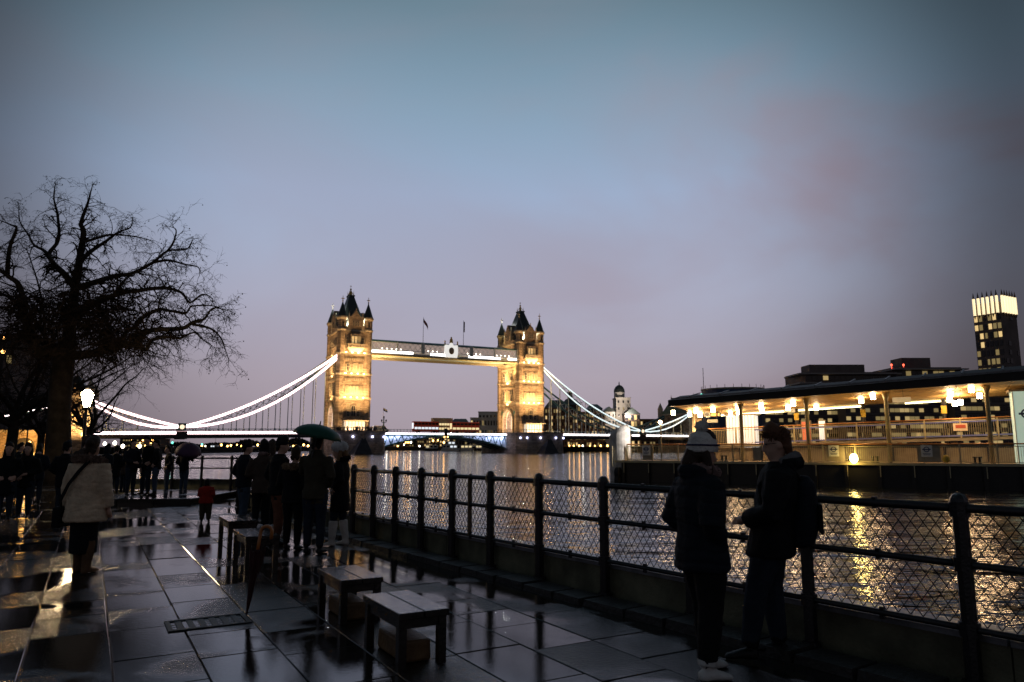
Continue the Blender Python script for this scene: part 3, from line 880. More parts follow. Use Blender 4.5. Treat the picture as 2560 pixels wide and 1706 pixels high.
# high-level walkways
def lattice(b, x0, x1, y, z0, z1, n, w_=0.14):
    for k in range(n):
        a, c2 = x0 + (x1 - x0) * k / n, x0 + (x1 - x0) * (k + 1) / n
        b.bar((a, y, z0), (c2, y, z1), w_); b.bar((a, y, z1), (c2, y, z0), w_)
M['soffit'] = mat('walkway_soffit', (0.30, 0.26, 0.18), 0.7, 0, 0.3, 0.15, 1)
for yw, lab in ((-7.4, 'near high-level walkway with white light strip joining the towers'), (5.5, 'rear high-level walkway between the towers')):
    R_ = empty('high_walkway', (CL.x, CL.y, DECK), BA, lab, 'walkway')
    x0, x1 = HX - 0.4, SPAN - HX + 0.4
    b = MB()
    b.box(((x0 + x1) / 2, yw, 30.6), (x1 - x0, 3.9, 0.7)); b.build('floor_girder', M['soffit'], R_)
    b = MB(); b.box(((x0 + x1) / 2, yw, 31.25), (x1 - x0, 4.1, 0.6)); b.build('fascia', M['palebl'], R_)
    b = MB(); b.box(((x0 + x1) / 2, yw, 35.9), (x1 - x0, 4.3, 0.35)); b.loft([[(x0, yw - 2.1, 36.08), (x1, yw - 2.1, 36.08), (x1, yw + 2.1, 36.08), (x0, yw + 2.1, 36.08)], [(x0, yw - 0.4, 36.7), (x1, yw - 0.4, 36.7), (x1, yw + 0.4, 36.7), (x0, yw + 0.4, 36.7)]]); b.build('roof', M['teal'], R_)
    for sy in (-1, 1):
        b = MB(); y = yw + sy * 1.95
        lattice(b, x0, x1, y, 32.6, 35.6, 30); b.bar((x0, y, 32.6), (x1, y, 32.6), 0.25); b.bar((x0, y, 35.6), (x1, y, 35.6), 0.25)
        b.build('lattice_truss', M['palebl'], R_)
        b = MB(); b.box(((x0 + x1) / 2, y - sy * 0.35, 34.1), (x1 - x0, 0.08, 2.9)); b.build('glazing', M['walkglass'] if 'walkglass' in M else M.setdefault('walkglass', mat('walkway_glass', (0.16, 0.12, 0.11), 0.3, 0, 0.5, 0.1, emit=(1.0, 0.76, 0.66), es=0.30, sample=False)), R_)
    for k in range(7):
        xx = x0 + (x1 - x0) * (k + 0.0) / 6
        b = MB(); b.box((xx, yw - 2.1, 33.9), (1.5 if k in (2, 4) else 0.5, 0.5, 4.3)); b.build('pylon', M['palebl'], R_)
    if yw < 0:
        for a_, c2 in ((x0 - 0.6, x0 + 17.5), (x0 + 25, x0 + 35.5), (x0 + 42, x0 + 57), (x0 + 60.5, x1 + 2.0)):
            c2 = min(c2, x1 - 0.2); a_ = max(a_, x0)
            b = MB(); b.box(((a_ + c2) / 2, yw - 2.12, 31.75), (c2 - a_, 0.12, 0.95)); b.build('light_strip', M['led_walk'] if 'led_walk' in M else M.setdefault('led_walk', mat('walkway_led', (0.8, 0.8, 0.8), 0.5, 0, 0.3, 0, emit=(1.0, 0.93, 0.88), es=4.0)), R_)
        for k in list(range(5)) + [10, 11, 12] + list(range(19, 23)) + [26, 27, 28, 29]:
            xx = x0 + 4.5 + k * 1.95
            b = MB(); b.ell((xx, yw - 2.15, 33.0), (0.2, 0.14, 0.2), 6, 4); b.build('lamp', M['bulb_far'], R_)
        # crest in the middle of the walkway
        xm = (x0 + x1) / 2 + 1.5
        b = MB(); b.plate([(xm - 2.6, 30.9), (xm + 2.6, 30.9), (xm + 3.0, 33.0), (xm + 2.8, 36.2), (xm + 1.0, 36.0), (xm, 37.4), (xm - 1.0, 36.0), (xm - 2.8, 36.2), (xm - 3.0, 33.0)], 'y', yw - 2.75, yw - 2.05)
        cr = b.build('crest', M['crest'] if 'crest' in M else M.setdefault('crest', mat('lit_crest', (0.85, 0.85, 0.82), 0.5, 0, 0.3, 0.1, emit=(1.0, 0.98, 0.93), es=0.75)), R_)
        b = MB(); b.ell((xm, yw - 2.85, 33.6), (1.2, 0.25, 1.5), 10, 8); b.build('crest_shield', mat('crest_shield', (0.45, 0.35, 0.22), 0.5), cr)
        b = MB()
        b.frus((xm, yw - 2.4), 37.0, 38.6, 0.85, 0.6, 6); b.ell((xm, yw - 2.4, 39.0), (0.4, 0.4, 0.6), 6, 5)
        for s in (-2.8, 2.8): b.frus((xm + s, yw - 2.4), 36.0, 37.3, 0.45, 0.2, 6); b.ell((xm + s, yw - 2.4, 37.5), (0.35, 0.35, 0.4), 6, 4)
        b.build('crest_crown', M['gold'], cr)
        # lamps washing the underside of the walkways
        for xx, e in ((x0 + 4, 1500), (x0 + 20, 900), (x1 - 20, 900), (x1 - 4, 2200)):
            lamp_area('soffit_light', R_, (xx, yw - 0.5, 25.5), (xx, yw + 1.0, 31), 12, 1.0, e, (1.0, 0.72, 0.25))
# flags on the walkway roof
for i, (u, v, lab) in enumerate(((1077, 832, 'furled dark flag on a pole above the walkway, nearer tower side'), (1168, 838, 'slim drooping flag on a pole above the walkway, farther tower side'))):
    s = ((x1 - x0) * (0.385 if i == 0 else 0.67)) + x0
    p = bpt(s, 0.0); base = DECK + 36.4
    R_ = empty('flag', (p.x, p.y, base), BA, lab, 'flag')
    b = MB(); b.tube([(0, 0, 0), (0, 0, 12.5)], [0.12, 0.06], 6); b.build('pole', M['girder'], R_)
    b = MB(); n = 7
    for k in range(n):
        f0 = k / n; f1 = (k + 1) / n
        wd = (2.2, 0.7)[i]; q = lambda f: (wd * f, 0.35 * math.sin(f * 7), 12.3 - (3.6 if i == 0 else 0.9) * f)
        a_, c2 = q(f0), q(f1)
        h_ = 1.7 if i == 0 else 4.6
        b.add([a_, c2, (c2[0], c2[1] + 0.03, c2[2] - h_), (a_[0], a_[1] + 0.03, a_[2] - h_)], [(0, 1, 2, 3)])
    b.build('cloth', mat('flag_cloth', (0.10, 0.03, 0.045), 0.9, 0, 0.2, 0.3, 1), R_)

# side spans: deck, chains, hangers
def side_span(label, sgn, led, chain_mat, deck_led):
    """sgn -1: span on the quay side of the near tower, +1: beyond the far tower"""
    c_ = CL if sgn < 0 else CR
    R_ = empty('suspension_span', (c_.x, c_.y, DECK), BA, label, 'bridge span')
    X = lambda s: sgn * s
    S0, S1, S2 = HX - 0.5, 60.0, 88.0
    slope = lambda s: -0.9 * max(0, s - 8) / 80.0 if sgn < 0 else -0.2 * s / 80.0
    for yy, near in ((-8.8, True), (8.8, False)):
        n = 24
        rings = []
        b = MB()
        for k in range(n):
            a_, c2 = S0 + (S2 + 6 - S0) * k / n, S0 + (S2 + 6 - S0) * (k + 1) / n
            b.bar((X(a_), yy, slope(a_) - 1.35), (X(c2), yy, slope(c2) - 1.35), 0.7, 1.9)
        b.build('edge_girder', M['girder'], R_)
        b = MB()
        for k in range(n):
            a_, c2 = S0 + (S2 + 6 - S0) * k / n, S0 + (S2 + 6 - S0) * (k + 1) / n
            if sgn > 0 and near and k in (11, 12): continue
            b.bar((X(a_), yy - 0.42, slope(a_) - 0.55), (X(c2), yy - 0.42, slope(c2) - 0.55), 0.1, 0.75)
        if near: b.build('light_strip', deck_led, R_)
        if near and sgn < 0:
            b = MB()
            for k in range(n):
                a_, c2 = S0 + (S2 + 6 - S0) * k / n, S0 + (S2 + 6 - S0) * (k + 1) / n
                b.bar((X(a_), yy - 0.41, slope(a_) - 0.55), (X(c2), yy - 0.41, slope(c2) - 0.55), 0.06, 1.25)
            b.build('strip_halo', M['led_halo'], R_)  # added glowing band that softens the deck strip's edge like bloom
        b = MB()
        for k in range(n * 2):
            a_, c2 = S0 + (S2 + 6 - S0) * k / n / 2, S0 + (S2 + 6 - S0) * (k + 1) / n / 2
            b.bar((X(a_), yy, slope(a_) + 0.85), (X(c2), yy, slope(c2) + 0.85), 0.14, 0.16); b.box((X(a_), yy, slope(a_) + 0.3), (0.2, 0.25, 1.3))
        b.build('parapet_rail', M['palebl'] if near else M['teal'], R_, kind='stuff')
        # crescent chain: long leg to the low point, short leg up to the abutment
        H0, H1, H2 = 29.4, 1.5, 10.2
        def up(s):
            if s <= S1:
                q = (s - S0) / (S1 - S0); return H0 + (H1 - H0) * q - 4 * 3.4 * q * (1 - q)
            q = (s - S1) / (S2 - S1); return H1 + (H2 - H1) * q - 4 * 0.7 * q * (1 - q)
        def lo(s):
            if s <= S1:
                q = (s - S0) / (S1 - S0); return H0 - 1.1 * (1 - q) + (H1 - H0) * q - 4 * 6.6 * q * (1 - q)
            q = (s - S1) / (S2 - S1); return H1 + (H2 - 0.9 - H1) * q - 4 * 2.7 * q * (1 - q)
        ss = [S0 + (S1 - S0) * k / 12 for k in range(13)] + [S1 + (S2 - S1) * k / 6 for k in range(1, 7)]
        for fn, nm in ((up, 'upper_chord'), (lo, 'lower_chord')):
            b = MB()
            for a_, c2 in zip(ss[:-1], ss[1:]): b.bar((X(a_), yy, fn(a_) + slope(a_)), (X(c2), yy, fn(c2) + slope(c2)), 0.55, 0.62)
            ch = b.build(nm, chain_mat, R_)
            if near or sgn < 0:
                b = MB()
                for a_, c2 in zip(ss[:-1], ss[1:]): b.bar((X(a_), yy - 0.34, fn(a_) + slope(a_)), (X(c2), yy - 0.34, fn(c2) + slope(c2)), 0.1, 0.55 if sgn > 0 else 0.65)
                if near: b.build('light_strip', led, ch)
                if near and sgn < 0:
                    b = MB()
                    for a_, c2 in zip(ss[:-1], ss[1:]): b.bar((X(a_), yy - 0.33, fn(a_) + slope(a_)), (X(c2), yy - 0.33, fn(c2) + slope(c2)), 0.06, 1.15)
                    b.build('strip_halo', M['led_halo'], ch)  # added glowing band standing in for bloom around the chain strip
        b = MB()
        for k, (a_, c2) in enumerate(zip(ss[:-1], ss[1:])):
            za, zb, zc, zd = up(a_) + slope(a_), lo(a_) + slope(a_), up(c2) + slope(c2), lo(c2) + slope(c2)
            b.bar((X(a_), yy, za), (X(c2), yy, zd), 0.2); b.bar((X(a_), yy, zb), (X(c2), yy, zc), 0.2); b.bar((X(a_), yy, za), (X(a_), yy, zb), 0.2)
        b.build('chain_bracing', M['palebl'], R_)
        for s in ss[1:-1]:
            if lo(s) < 1.6: continue
            b = MB(); b.bar((X(s), yy, slope(s)), (X(s), yy, lo(s) + slope(s)), 0.26); b.frus((X(s), yy), slope(s) + 0.0, slope(s) + 1.2, 0.5, 0.2, 6); b.build('hanger', M['palebl'], R_)
        b = MB(); b.box((X(S1), yy, H1 + slope(S1)), (2.6, 1.2, 2.6)); jn = b.build('chain_joint', M['teal'], R_)
        b = MB(); b.frus((X(S1), 0), 0, 0.01, 0.01, 0.01, 3); b = MB(); b.ell((X(S1), yy - 0.72, H1 + slope(S1)), (0.8, 0.14, 0.8), 12, 6); b.build('boss', M['led_warm'] if 'led_warm' in M else M.setdefault('led_warm', mat('amber_boss', (0.8, 0.5, 0.3), 0.5, 0, 0.3, 0, emit=(1.0, 0.72, 0.5), es=1.4, sample=False)), jn)
        b = MB(); b.box((X(S1), yy - 0.1, slope(S1) - 1.4), (3.6, 1.4, 2.6)); b.build('joint_base', M['girder'], R_)
    b = MB()
    for k in range(8):
        a_, c2 = S0 + (S2 + 6 - S0) * k / 8, S0 + (S2 + 6 - S0) * (k + 1) / 8
        b.bar((X(a_), 0, slope(a_) - 0.5), (X(c2), 0, slope(c2) - 0.5), 17.2, 0.6)
    b.build('road_deck', M['girder'], R_)
    return R_
M['led_deck_cool'] = mat('deck_led_cool', (0.8, 0.8, 0.8), 0.5, 0, 0.3, 0, emit=(1.0, 0.90, 0.88), es=3.6)
side_span('brightly lit suspension span between the big bare tree and the nearer tower', -1, M['led_pink'], M['teal'], M['led_pink'])
side_span('pale blue lit suspension span beyond the farther tower', 1, M['led_cool'], M['teal'], M['led_deck_cool'])

# opening bascule leaves
def bascule(label, c_, sgn):
    R_ = empty('bascule_leaf', (c_.x, c_.y, DECK), BA, label, 'bridge span', 'bascule leaves')
    x0, x1 = 10.4, SPAN / 2 - 0.35
    X = lambda x: sgn * x
    n = 10
    bot = lambda q: -1.9 - 5.0 * (1 - q) ** 1.9
    for yy in (-8.0, 0.0, 8.0):
        b = MB(); c2 = M['teal']
        xs = [x0 + (x1 - x0) * k / n for k in range(n + 1)]
        b.bar((X(x0), yy, -1.25), (X(x1), yy, -1.25), 0.45, 0.5)
        for k in range(n):
            q0, q1 = k / n, (k + 1) / n
            b.bar((X(xs[k]), yy, bot(q0)), (X(xs[k + 1]), yy, bot(q1)), 0.45, 0.5)
            if k < 8:
                xm = (xs[k] + xs[k + 1]) / 2
                b.bar((X(xs[k]), yy, bot(q0)), (X(xm), yy, -1.3), 0.28); b.bar((X(xm), yy, -1.3), (X(xs[k + 1]), yy, bot(q1)), 0.28)
        b.build('truss_girder', c2, R_)
    b = MB(); b.box((X((x0 + x1) / 2), 0, -0.55), (x1 - x0, 17.0, 0.5)); b.build('road_deck', M['girder'], R_)
    b = MB()
    for k in range(n):
        q0, q1 = k / n, (k + 1) / n
        b.add([(X(xs[k]), -7.0, -1.2), (X(xs[k + 1]), -7.0, -1.2), (X(xs[k + 1]), -7.0, bot(q1)), (X(xs[k]), -7.0, bot(q0))], [(0, 1, 2, 3)])
    for k in range(n):
        q0, q1 = k / n, (k + 1) / n
        b.add([(X(xs[k]), -7.0, bot(q0)), (X(xs[k + 1]), -7.0, bot(q1)), (X(xs[k + 1]), 7.0, bot(q1)), (X(xs[k]), 7.0, bot(q0))], [(0, 1, 2, 3)])
    b.build('web_plate', M['palebl'], R_)
    b = MB(); b.box((X((x0 + x1) / 2), -8.5, -0.75), (x1 - x0, 0.12, 0.62)); b.build('light_strip', M['led_bas'] if 'led_bas' in M else M.setdefault('led_bas', mat('bascule_led', (0.8, 0.8, 0.8), 0.5, 0, 0.3, 0, emit=(1.0, 0.90, 0.96), es=4.0)), R_)
    b = MB()
    for k in range(22): b.box((X(x0 + (x1 - x0) * k / 21), -8.3, 0.3), (0.16, 0.16, 1.3))
    b.bar((X(x0), -8.3, 0.9), (X(x1), -8.3, 0.9), 0.14); b.bar((X(x0), -8.3, 0.3), (X(x1), -8.3, 0.3), 0.08); b.build('parapet_rail', M['teal'], R_, kind='stuff')
    for k in range(4):
        lamp_area('truss_light', R_, (X(x0 + 3 + k * 5.0), -7.75, -1.7), (X(x0 + 3 + k * 5.0), -6.9, bot((3 + k * 5.0) / (x1 - x0))), 4.0, 0.3, (330, 170, 60, 15)[k], (0.62, 0.64, 1.0))
    return R_
bascule('opening road leaf hinged at the nearer tower with blue-lit truss', CL, 1)
bascule('opening road leaf hinged at the farther tower with blue-lit truss', CR, -1)
p = bpt(SPAN / 2, -8.6)
R_ = empty('navigation_lamp', (p.x, p.y, DECK - 1.6), BA, 'pair of amber navigation lamps under the middle of the bridge', 'lamp')
b = MB(); b.box((0, 0, 1.3), (1.3, 0.8, 3.6)); b.build('housing', M['girder'], R_)
for s in (-0.7, 0.7):
    b = MB(); b.ell((s, -0.5, -0.35), (0.32, 0.2, 0.32), 8, 6); b.build('lamp', M['sodium'], R_)

# sightseers crowding the pier edge below the nearer tower
b = MB(); r = random.Random(77)
for k in range(46):
    x = r.uniform(-8.5, 7.5); y = -16.6 - r.uniform(0, 5.0) * (1 - abs(x) / 12); hgt = r.uniform(1.5, 1.85)
    b.frus((x, y), 0, hgt * 0.82, 0.20, 0.26, 6); b.ell((x, y, hgt - 0.12), (0.12, 0.12, 0.15), 6, 4)
tag(b.build('crowd', M['girder'], None, False, (CL.x, CL.y, DECK), BA), 'tiny dark sightseers along the pier edge below the nearer tower', 'crowd', kind='stuff')
# ------------------------------------------------------------------ abutment gatehouses at both ends of the bridge
def gatehouse(label, s, roofmat, lit):
    p = bpt(s, 0)
    R_ = empty('gatehouse', (p.x, p.y, DECK - 1.0), BA, label, 'gatehouse')
    z0 = WATER - DECK
    for sy in (-1, 1):
        b = MB(); b.box((0, sy * 9.0, (11 + z0) / 2), (9.5, 7.0, 11 - z0)); b.build('wall', M['stone'], R_)
        for sx in (-1, 1):
            b = MB(); b.frus((sx * 4.4, sy * 12.2), z0, 14.0, 1.5, 1.35, 8); b.frus((sx * 4.4, sy * 12.2), 14.0, 17.5, 1.5, 0.1, 8); b.build('turret', M['trim'], R_)
    b = MB(); b.box((0, 0, 9.6), (9.0, 25.0, 2.6)); b.build('arch_head', M['stone'], R_)
    b = MB(); b.box((0, 0, 11.2), (10.4, 26.0, 0.7)); b.build('cornice', M['trim'], R_)
    b = MB(); b.loft([[(-4.6, -11.5, 11.5), (4.6, -11.5, 11.5), (4.6, 11.5, 11.5), (-4.6, 11.5, 11.5)], [(-0.8, -8.6, 18.4), (0.8, -8.6, 18.4), (0.8, 8.6, 18.4), (-0.8, 8.6, 18.4)]]); rf = b.build('roof', roofmat, R_)
    b = MB()
    for y in (-8.6, 8.6): b.frus((0, y), 18.2, 21.6, 0.3, 0.05, 6); b.ell((0, y, 20.0), (0.4, 0.4, 0.4), 6, 4)
    b.bar((0, -8.6, 18.7), (0, 8.6, 18.7), 0.3, 0.5); b.build('ridge_crest', M['trim'], rf)
    for k in range(2):
        b = MB(); b.plate([(-1.4, 11.4), (1.4, 11.4), (1.4, 13.6), (0, 15.8), (-1.4, 13.6)], 'y', -13.2, -9.5); b.build('dormer', M['stone'], R_) if k == 0 else None
    for k in range(2): window(R_, ('y', -1, -12.5), -1.6 + 3.2 * k, 4.5, 1.3, 3.4, M['litdim'], True)
    lamp_area('flood_light', R_, (0, -17.5, 0.5), (0, -11.5, 9), 8, 0.6, lit, (1.0, 0.60, 0.24))
    return R_
M['verdigris'] = mat('verdigris_roof', (0.12, 0.17, 0.12), 0.6, 0, 0.4, 0.2, 0.6)
gatehouse('warm-lit stone gatehouse with green roof beyond the pale blue span', SPAN + 92, M['verdigris'], 6500)
gatehouse('dark stone gatehouse hidden behind the big bare tree', -93, M['slate'], 5500)

# approach viaduct and land chain beyond the near gatehouse
p = bpt(-98, 0)
R_ = empty('approach_viaduct', (p.x, p.y, 0), BA, 'stone approach viaduct glowing orange behind the left-hand crowd', 'viaduct')
b = MB(); b.box((-45, 0, 3.0), (90, 17.6, 6.4)); b.build('wall', M['stone'], R_)
b = MB(); b.box((-45, -8.95, 6.5), (90, 0.4, 0.9)); b.build('parapet', M['trim'], R_)
for k in range(6):
    b = MB(); b.plate([(-8 - k * 13 + x, -0.5 + z) for x, z in arch_poly(6.0, 5.0)], 'y', -8.95, -8.78); b.build('blind_arch', M['girder'], R_)
b = MB()
for k in range(10):
    xa, xb = -k * 3.2, -(k + 1) * 3.2
    b.bar((xa, -8.8, 15.0 - k * 0.86), (xb, -8.8, 15.0 - (k + 1) * 0.86), 0.5, 0.7)
ch = b.build('land_chain', M['teal'], R_)
b = MB(); b.bar((0, -9.12, 15.0), (-32, -9.12, 6.4), 0.1, 0.34); b.build('light_strip', M['led_pink'], ch)
for k in range(4):
    lamp_point('viaduct_lamp', R_, (-6 - k * 14, -14.0, 2.6), 3600, (1.0, 0.48, 0.10), 1.8)
    b = MB(); b.ell((-6 - k * 14, -13.4, 2.9), (0.4, 0.4, 0.55), 8, 6); b.build('lamp', M['sodium'], R_)

# ------------------------------------------------------------------ traffic on the bridge
M['busred'] = mat('bus_red', (0.42, 0.035, 0.02), 0.35, 0, 0.5, 0.1, emit=(1.0, 0.12, 0.04), es=0.05, sample=False)
M['buscream'] = mat('bus_cream', (0.55, 0.48, 0.30), 0.4, 0, 0.5, 0.1)
M['tyre'] = mat('tyre_rubber', (0.012, 0.012, 0.012), 0.8)
M['busglass'] = mat('lit_bus_windows', (0.5, 0.5, 0.5), 0.3, 0, 0.5, 0, emit=(0.85, 0.93, 1.0), es=1.0, sample=False)
M['busglass_w'] = mat('warm_lit_bus_windows', (0.5, 0.45, 0.3), 0.3, 0, 0.5, 0, emit=(1.0, 0.80, 0.42), es=0.9, sample=False)
def bus(label, s, w_, body, glass, L_=11.0, H=4.3):
    p = bpt(s, w_)
    R_ = empty('bus', (p.x, p.y, DECK - 0.3), BA, label, 'bus', 'buses crossing the bridge')
    b = MB(); b.box((0, 0, 0.4 + H / 2), (L_, 2.5, H - 0.1)); b.build('body', body, R_, bevel=0.18)
    for z in (1.9, 3.7) if H > 4 else (1.9,):
        n = 7
        for k in range(n):
            b = MB(); b.box((-L_ / 2 + 1.0 + k * (L_ - 2.0) / (n - 1), -1.27, z), (L_ / n - 0.35, 0.06, 0.85)); b.build('window', glass if (z < 3 or body is M['buscream']) else M['darkglass'], R_)
    b = MB(); b.box((-L_ / 2 - 0.01, 0, 2.9), (0.06, 2.1, 2.4)); b.build('end_window', glass, R_)
    for x in (-L_ / 2 + 2.2, L_ / 2 - 2.2):
        for y in (-1.15, 1.15):
            b = MB(); b.tube([(x, y - 0.14, 0.5), (x, y + 0.14, 0.5)], 0.5, 12); b.build('wheel', M['tyre'], R_)
    return R_
bus('red double-decker bus with cold-lit lower windows on the bridge', 31.5, -5.0, M['busred'], M['busglass'])
bus('cream double-decker bus between two red ones on the bridge', 40.2, -1.0, M['buscream'], M['busglass_w'], 9.0, 6.0)
bus('red double-decker bus with yellow-lit lower windows on the bridge', 49.0, -5.0, M['busred'], M['busglass_w'], 12.5)
def van(label, s, w_, c_, L_=5.2, H=2.3):
    p = bpt(s, w_)
    R_ = empty('van', (p.x, p.y, DECK - 0.3), BA, label, 'van')
    b = MB(); h = L_ / 2
    b.plate([(-h, 0.45), (h, 0.45), (h, 1.2), (h * 0.72, 1.35), (h * 0.42, H), (-h * 0.96, H), (-h, H * 0.85)], 'y', -0.95, 0.95); b.build('body', c_, R_, bevel=0.06)
    b = MB(); b.plate([(h * 0.66, 1.38), (h * 0.40, H * 0.93), (h * 0.05, H * 0.93), (h * 0.05, 1.38)], 'y', -0.97, 0.97); b.build('window', M['darkglass'], R_)
    for x in (-h * 0.6, h * 0.62):
        for y in (-0.85, 0.85):
            b = MB(); b.tube([(x, y - 0.1, 0.35), (x, y + 0.1, 0.35)], 0.35, 10); b.build('wheel', M['tyre'], R_)
    return R_
van('white van on the bridge right of the nearer tower', 13.0, -4.0, M['white_paint'], 6.5, 2.7)
van('dark van above the gap in the lit deck edge beyond the farther tower', SPAN + 44, -5.5, M['girder'], 5.0, 1.9)
# deck lamp standard with small flag
p = bpt(12.8, -8.4)
R_ = empty('lamp_standard', (p.x, p.y, DECK), BA, 'teal ornate lamp standard with a small flag on the bridge pier', 'lamp post')
b = MB(); b.tube([(0, 0, 0), (0, 0, 5.2)], [0.3, 0.16], 8); b.box((0, 0, 3.6), (1.9, 0.2, 0.2)); b.frus((0, 0), 0, 1.2, 0.5, 0.3, 8); b.build('post', M['teal'], R_)
for x in (-0.9, 0.9, 0):
    b = MB(); b.frus((x, 0), 3.8 + (1.3 if x == 0 else 0), 4.7 + (1.3 if x == 0 else 0), 0.18, 0.34, 6); b.build('lantern', M['darkglass'], R_)
b = MB(); b.tube([(-0.2, 0.4, 0), (-0.2, 0.4, 9.4)], 0.07, 5); fp = b.build('flag_pole', M['trim'], R_)
b = MB(); b.add([(-0.2, 0.4, 9.4), (0.6, 0.5, 9.0), (0.6, 0.52, 7.9), (-0.2, 0.42, 8.3)], [(0, 1, 2, 3)]); b.build('flag_dark', M['girder'], fp)
b = MB(); b.add([(0.6, 0.5, 9.0), (1.5, 0.4, 8.5), (1.5, 0.42, 7.5), (0.6, 0.52, 7.9)], [(0, 1, 2, 3)]); b.build('flag_pale', M['white_paint'], fp)

# ------------------------------------------------------------------ landing pontoon
PD = Vector((0.879, -0.477)).normalized(); PN = Vector((-PD.y, PD.x))
PA = Vector((7.9, 55.4)); PANG = math.atan2(PD.y, PD.x)
PZ = 0.52
def pt_u(u, y=0.0, v=1100):            # local x on the pontoon under a photograph column
    k = ray(u, v)[0]; o = PA + PN * y
    return (o.x - k * o.y) / (k * PD.y - PD.x)
M['hull'] = mat('black_hull', (0.012, 0.011, 0.010), 0.45, 0, 0.5, 0.3, 1.5, 0.3, 8)
M['cream'] = mat('cream_steel', (0.50, 0.43, 0.26), 0.45, 0, 0.5, 0.15, 2)
M['timberlit'] = mat('timber_ceiling', (0.66, 0.42, 0.15), 0.55, 0, 0.4, 0.15, 1.5)
M['roofdark'] = mat('canopy_roof_felt', (0.030, 0.027, 0.026), 0.6, 0, 0.4, 0.2, 1)
M['greywall'] = mat('grey_boarding', (0.34, 0.28, 0.20), 0.6, 0, 0.4, 0.2, 2)
M['bluepaint'] = mat('blue_railing', (0.16, 0.19, 0.50), 0.4, 0, 0.5, 0.15, 3)
M['handrail'] = mat('copper_handrail', (0.50, 0.22, 0.07), 0.3, 0.4, 0.5, 0.1)
M['kiosk'] = mat('lit_kiosk', (0.8, 0.8, 0.8), 0.4, 0, 0.4, 0, emit=(1.0, 0.92, 0.80), es=0.85)
M['tube'] = mat('strip_light', (0.9, 0.9, 0.8), 0.4, 0, 0.4, 0, emit=(1.0, 0.88, 0.45), es=6.0)
PL = 36.0
R_ = empty('pontoon', (PA.x, PA.y, 0), PANG, 'black landing pontoon hull with fender ribs and cream deck edge', 'pontoon')
b = MB(); b.box((PL / 2, 4.8, (PZ - 0.12 - 2.0) / 2), (PL, 9.6, PZ - 0.12 + 2.0)); b.build('hull', M['hull'], R_)
b = MB(); b.box((PL / 2, 4.8, PZ - 0.06), (PL + 0.1, 9.7, 0.12)); b.build('deck', M['greywall'], R_)
b = MB(); b.box((PL / 2, -0.1, PZ - 0.04), (PL + 0.2, 0.16, 0.16)); b.build('edge_beam', M['cream'], R_)
for k in range(19):
    b = MB(); b.box((0.6 + k * 1.9, -0.16, -0.5), (0.22, 0.30, 1.75)); rb = b.build('fender', M['hull'], R_)
    b = MB(); b.box((0.68 + k * 1.9, -0.32, 0.02), (0.05, 0.03, 0.70)); b.build('fender_strip', M['cream'], rb)
for k in range(2):
    b = MB(); b.tube([(0.1 + k * 0.0, -0.45, -0.35 - k * 0.5), (0.4, -0.45, -0.35 - k * 0.5)], 0.42, 14); b.build('tyre_fender', M['tyre'], R_)
for u in (1806, 2184, 2440):
    x = pt_u(u)
    b = MB(); b.box((x, 0.25, PZ + 0.03), (0.5, 0.3, 0.06))
    for s in (-0.13, 0.13): b.frus((x + s, 0.25), PZ, PZ + 0.36, 0.07, 0.07, 8); b.frus((x + s, 0.25), PZ + 0.36, PZ + 0.44, 0.12, 0.12, 8)
    b.build('mooring_bollard', M['iron'], R_)

# front guard rail with gates
def guard(label, x0, x1, y, z, h, step, postm, balm, railm, slope=0.0, bal=0.11, gates=()):
    G_ = empty('guard_rail', (PA.x + PN.x * y, PA.y + PN.y * y, 0), PANG, label, 'guard rail', 'pontoon guard rails')
    zz = lambda x: z + slope * x
    b = MB(); b.tube([(x0, 0, zz(x0) + h), (x1, 0, zz(x1) + h)], 0.045, 8); b.build('handrail', railm, G_)
    b = MB(); b.tube([(x0, 0, zz(x0) + h - 0.14), (x1, 0, zz(x1) + h - 0.14)], 0.03, 6); b.tube([(x0, 0, zz(x0) + 0.1), (x1, 0, zz(x1) + 0.1)], 0.03, 6); b.build('rail', postm, G_)
    n = max(1, round((x1 - x0) / step))
    for k in range(n + 1):
        x = x0 + (x1 - x0) * k / n
        b = MB(); b.box((x, 0, zz(x) + h / 2 - 0.02), (0.09, 0.09, h)); b.build('post', postm, G_)
    b = MB(); x = x0
    while x < x1:
        if not any(a_ < x < c_ for a_, c_ in gates): b.box((x, 0.01, zz(x) + h / 2 - 0.03), (0.022, 0.022, h - 0.22))
        x += bal
    b.build('balusters', balm, G_, kind='stuff')
    return G_
gates = [(pt_u(a_), pt_u(c_)) for a_, c_ in ((1605, 1630), (1880, 1906), (2063, 2110), (2290, 2348))]
xr0 = pt_u(1566)
G_ = guard('front guard rail of the pontoon with cream posts and notice panels', xr0, PL - 0.2, 0.12, PZ, 1.22, 1.95, M['cream'], M['cream'], M['handrail'], 0, 0.115, gates)
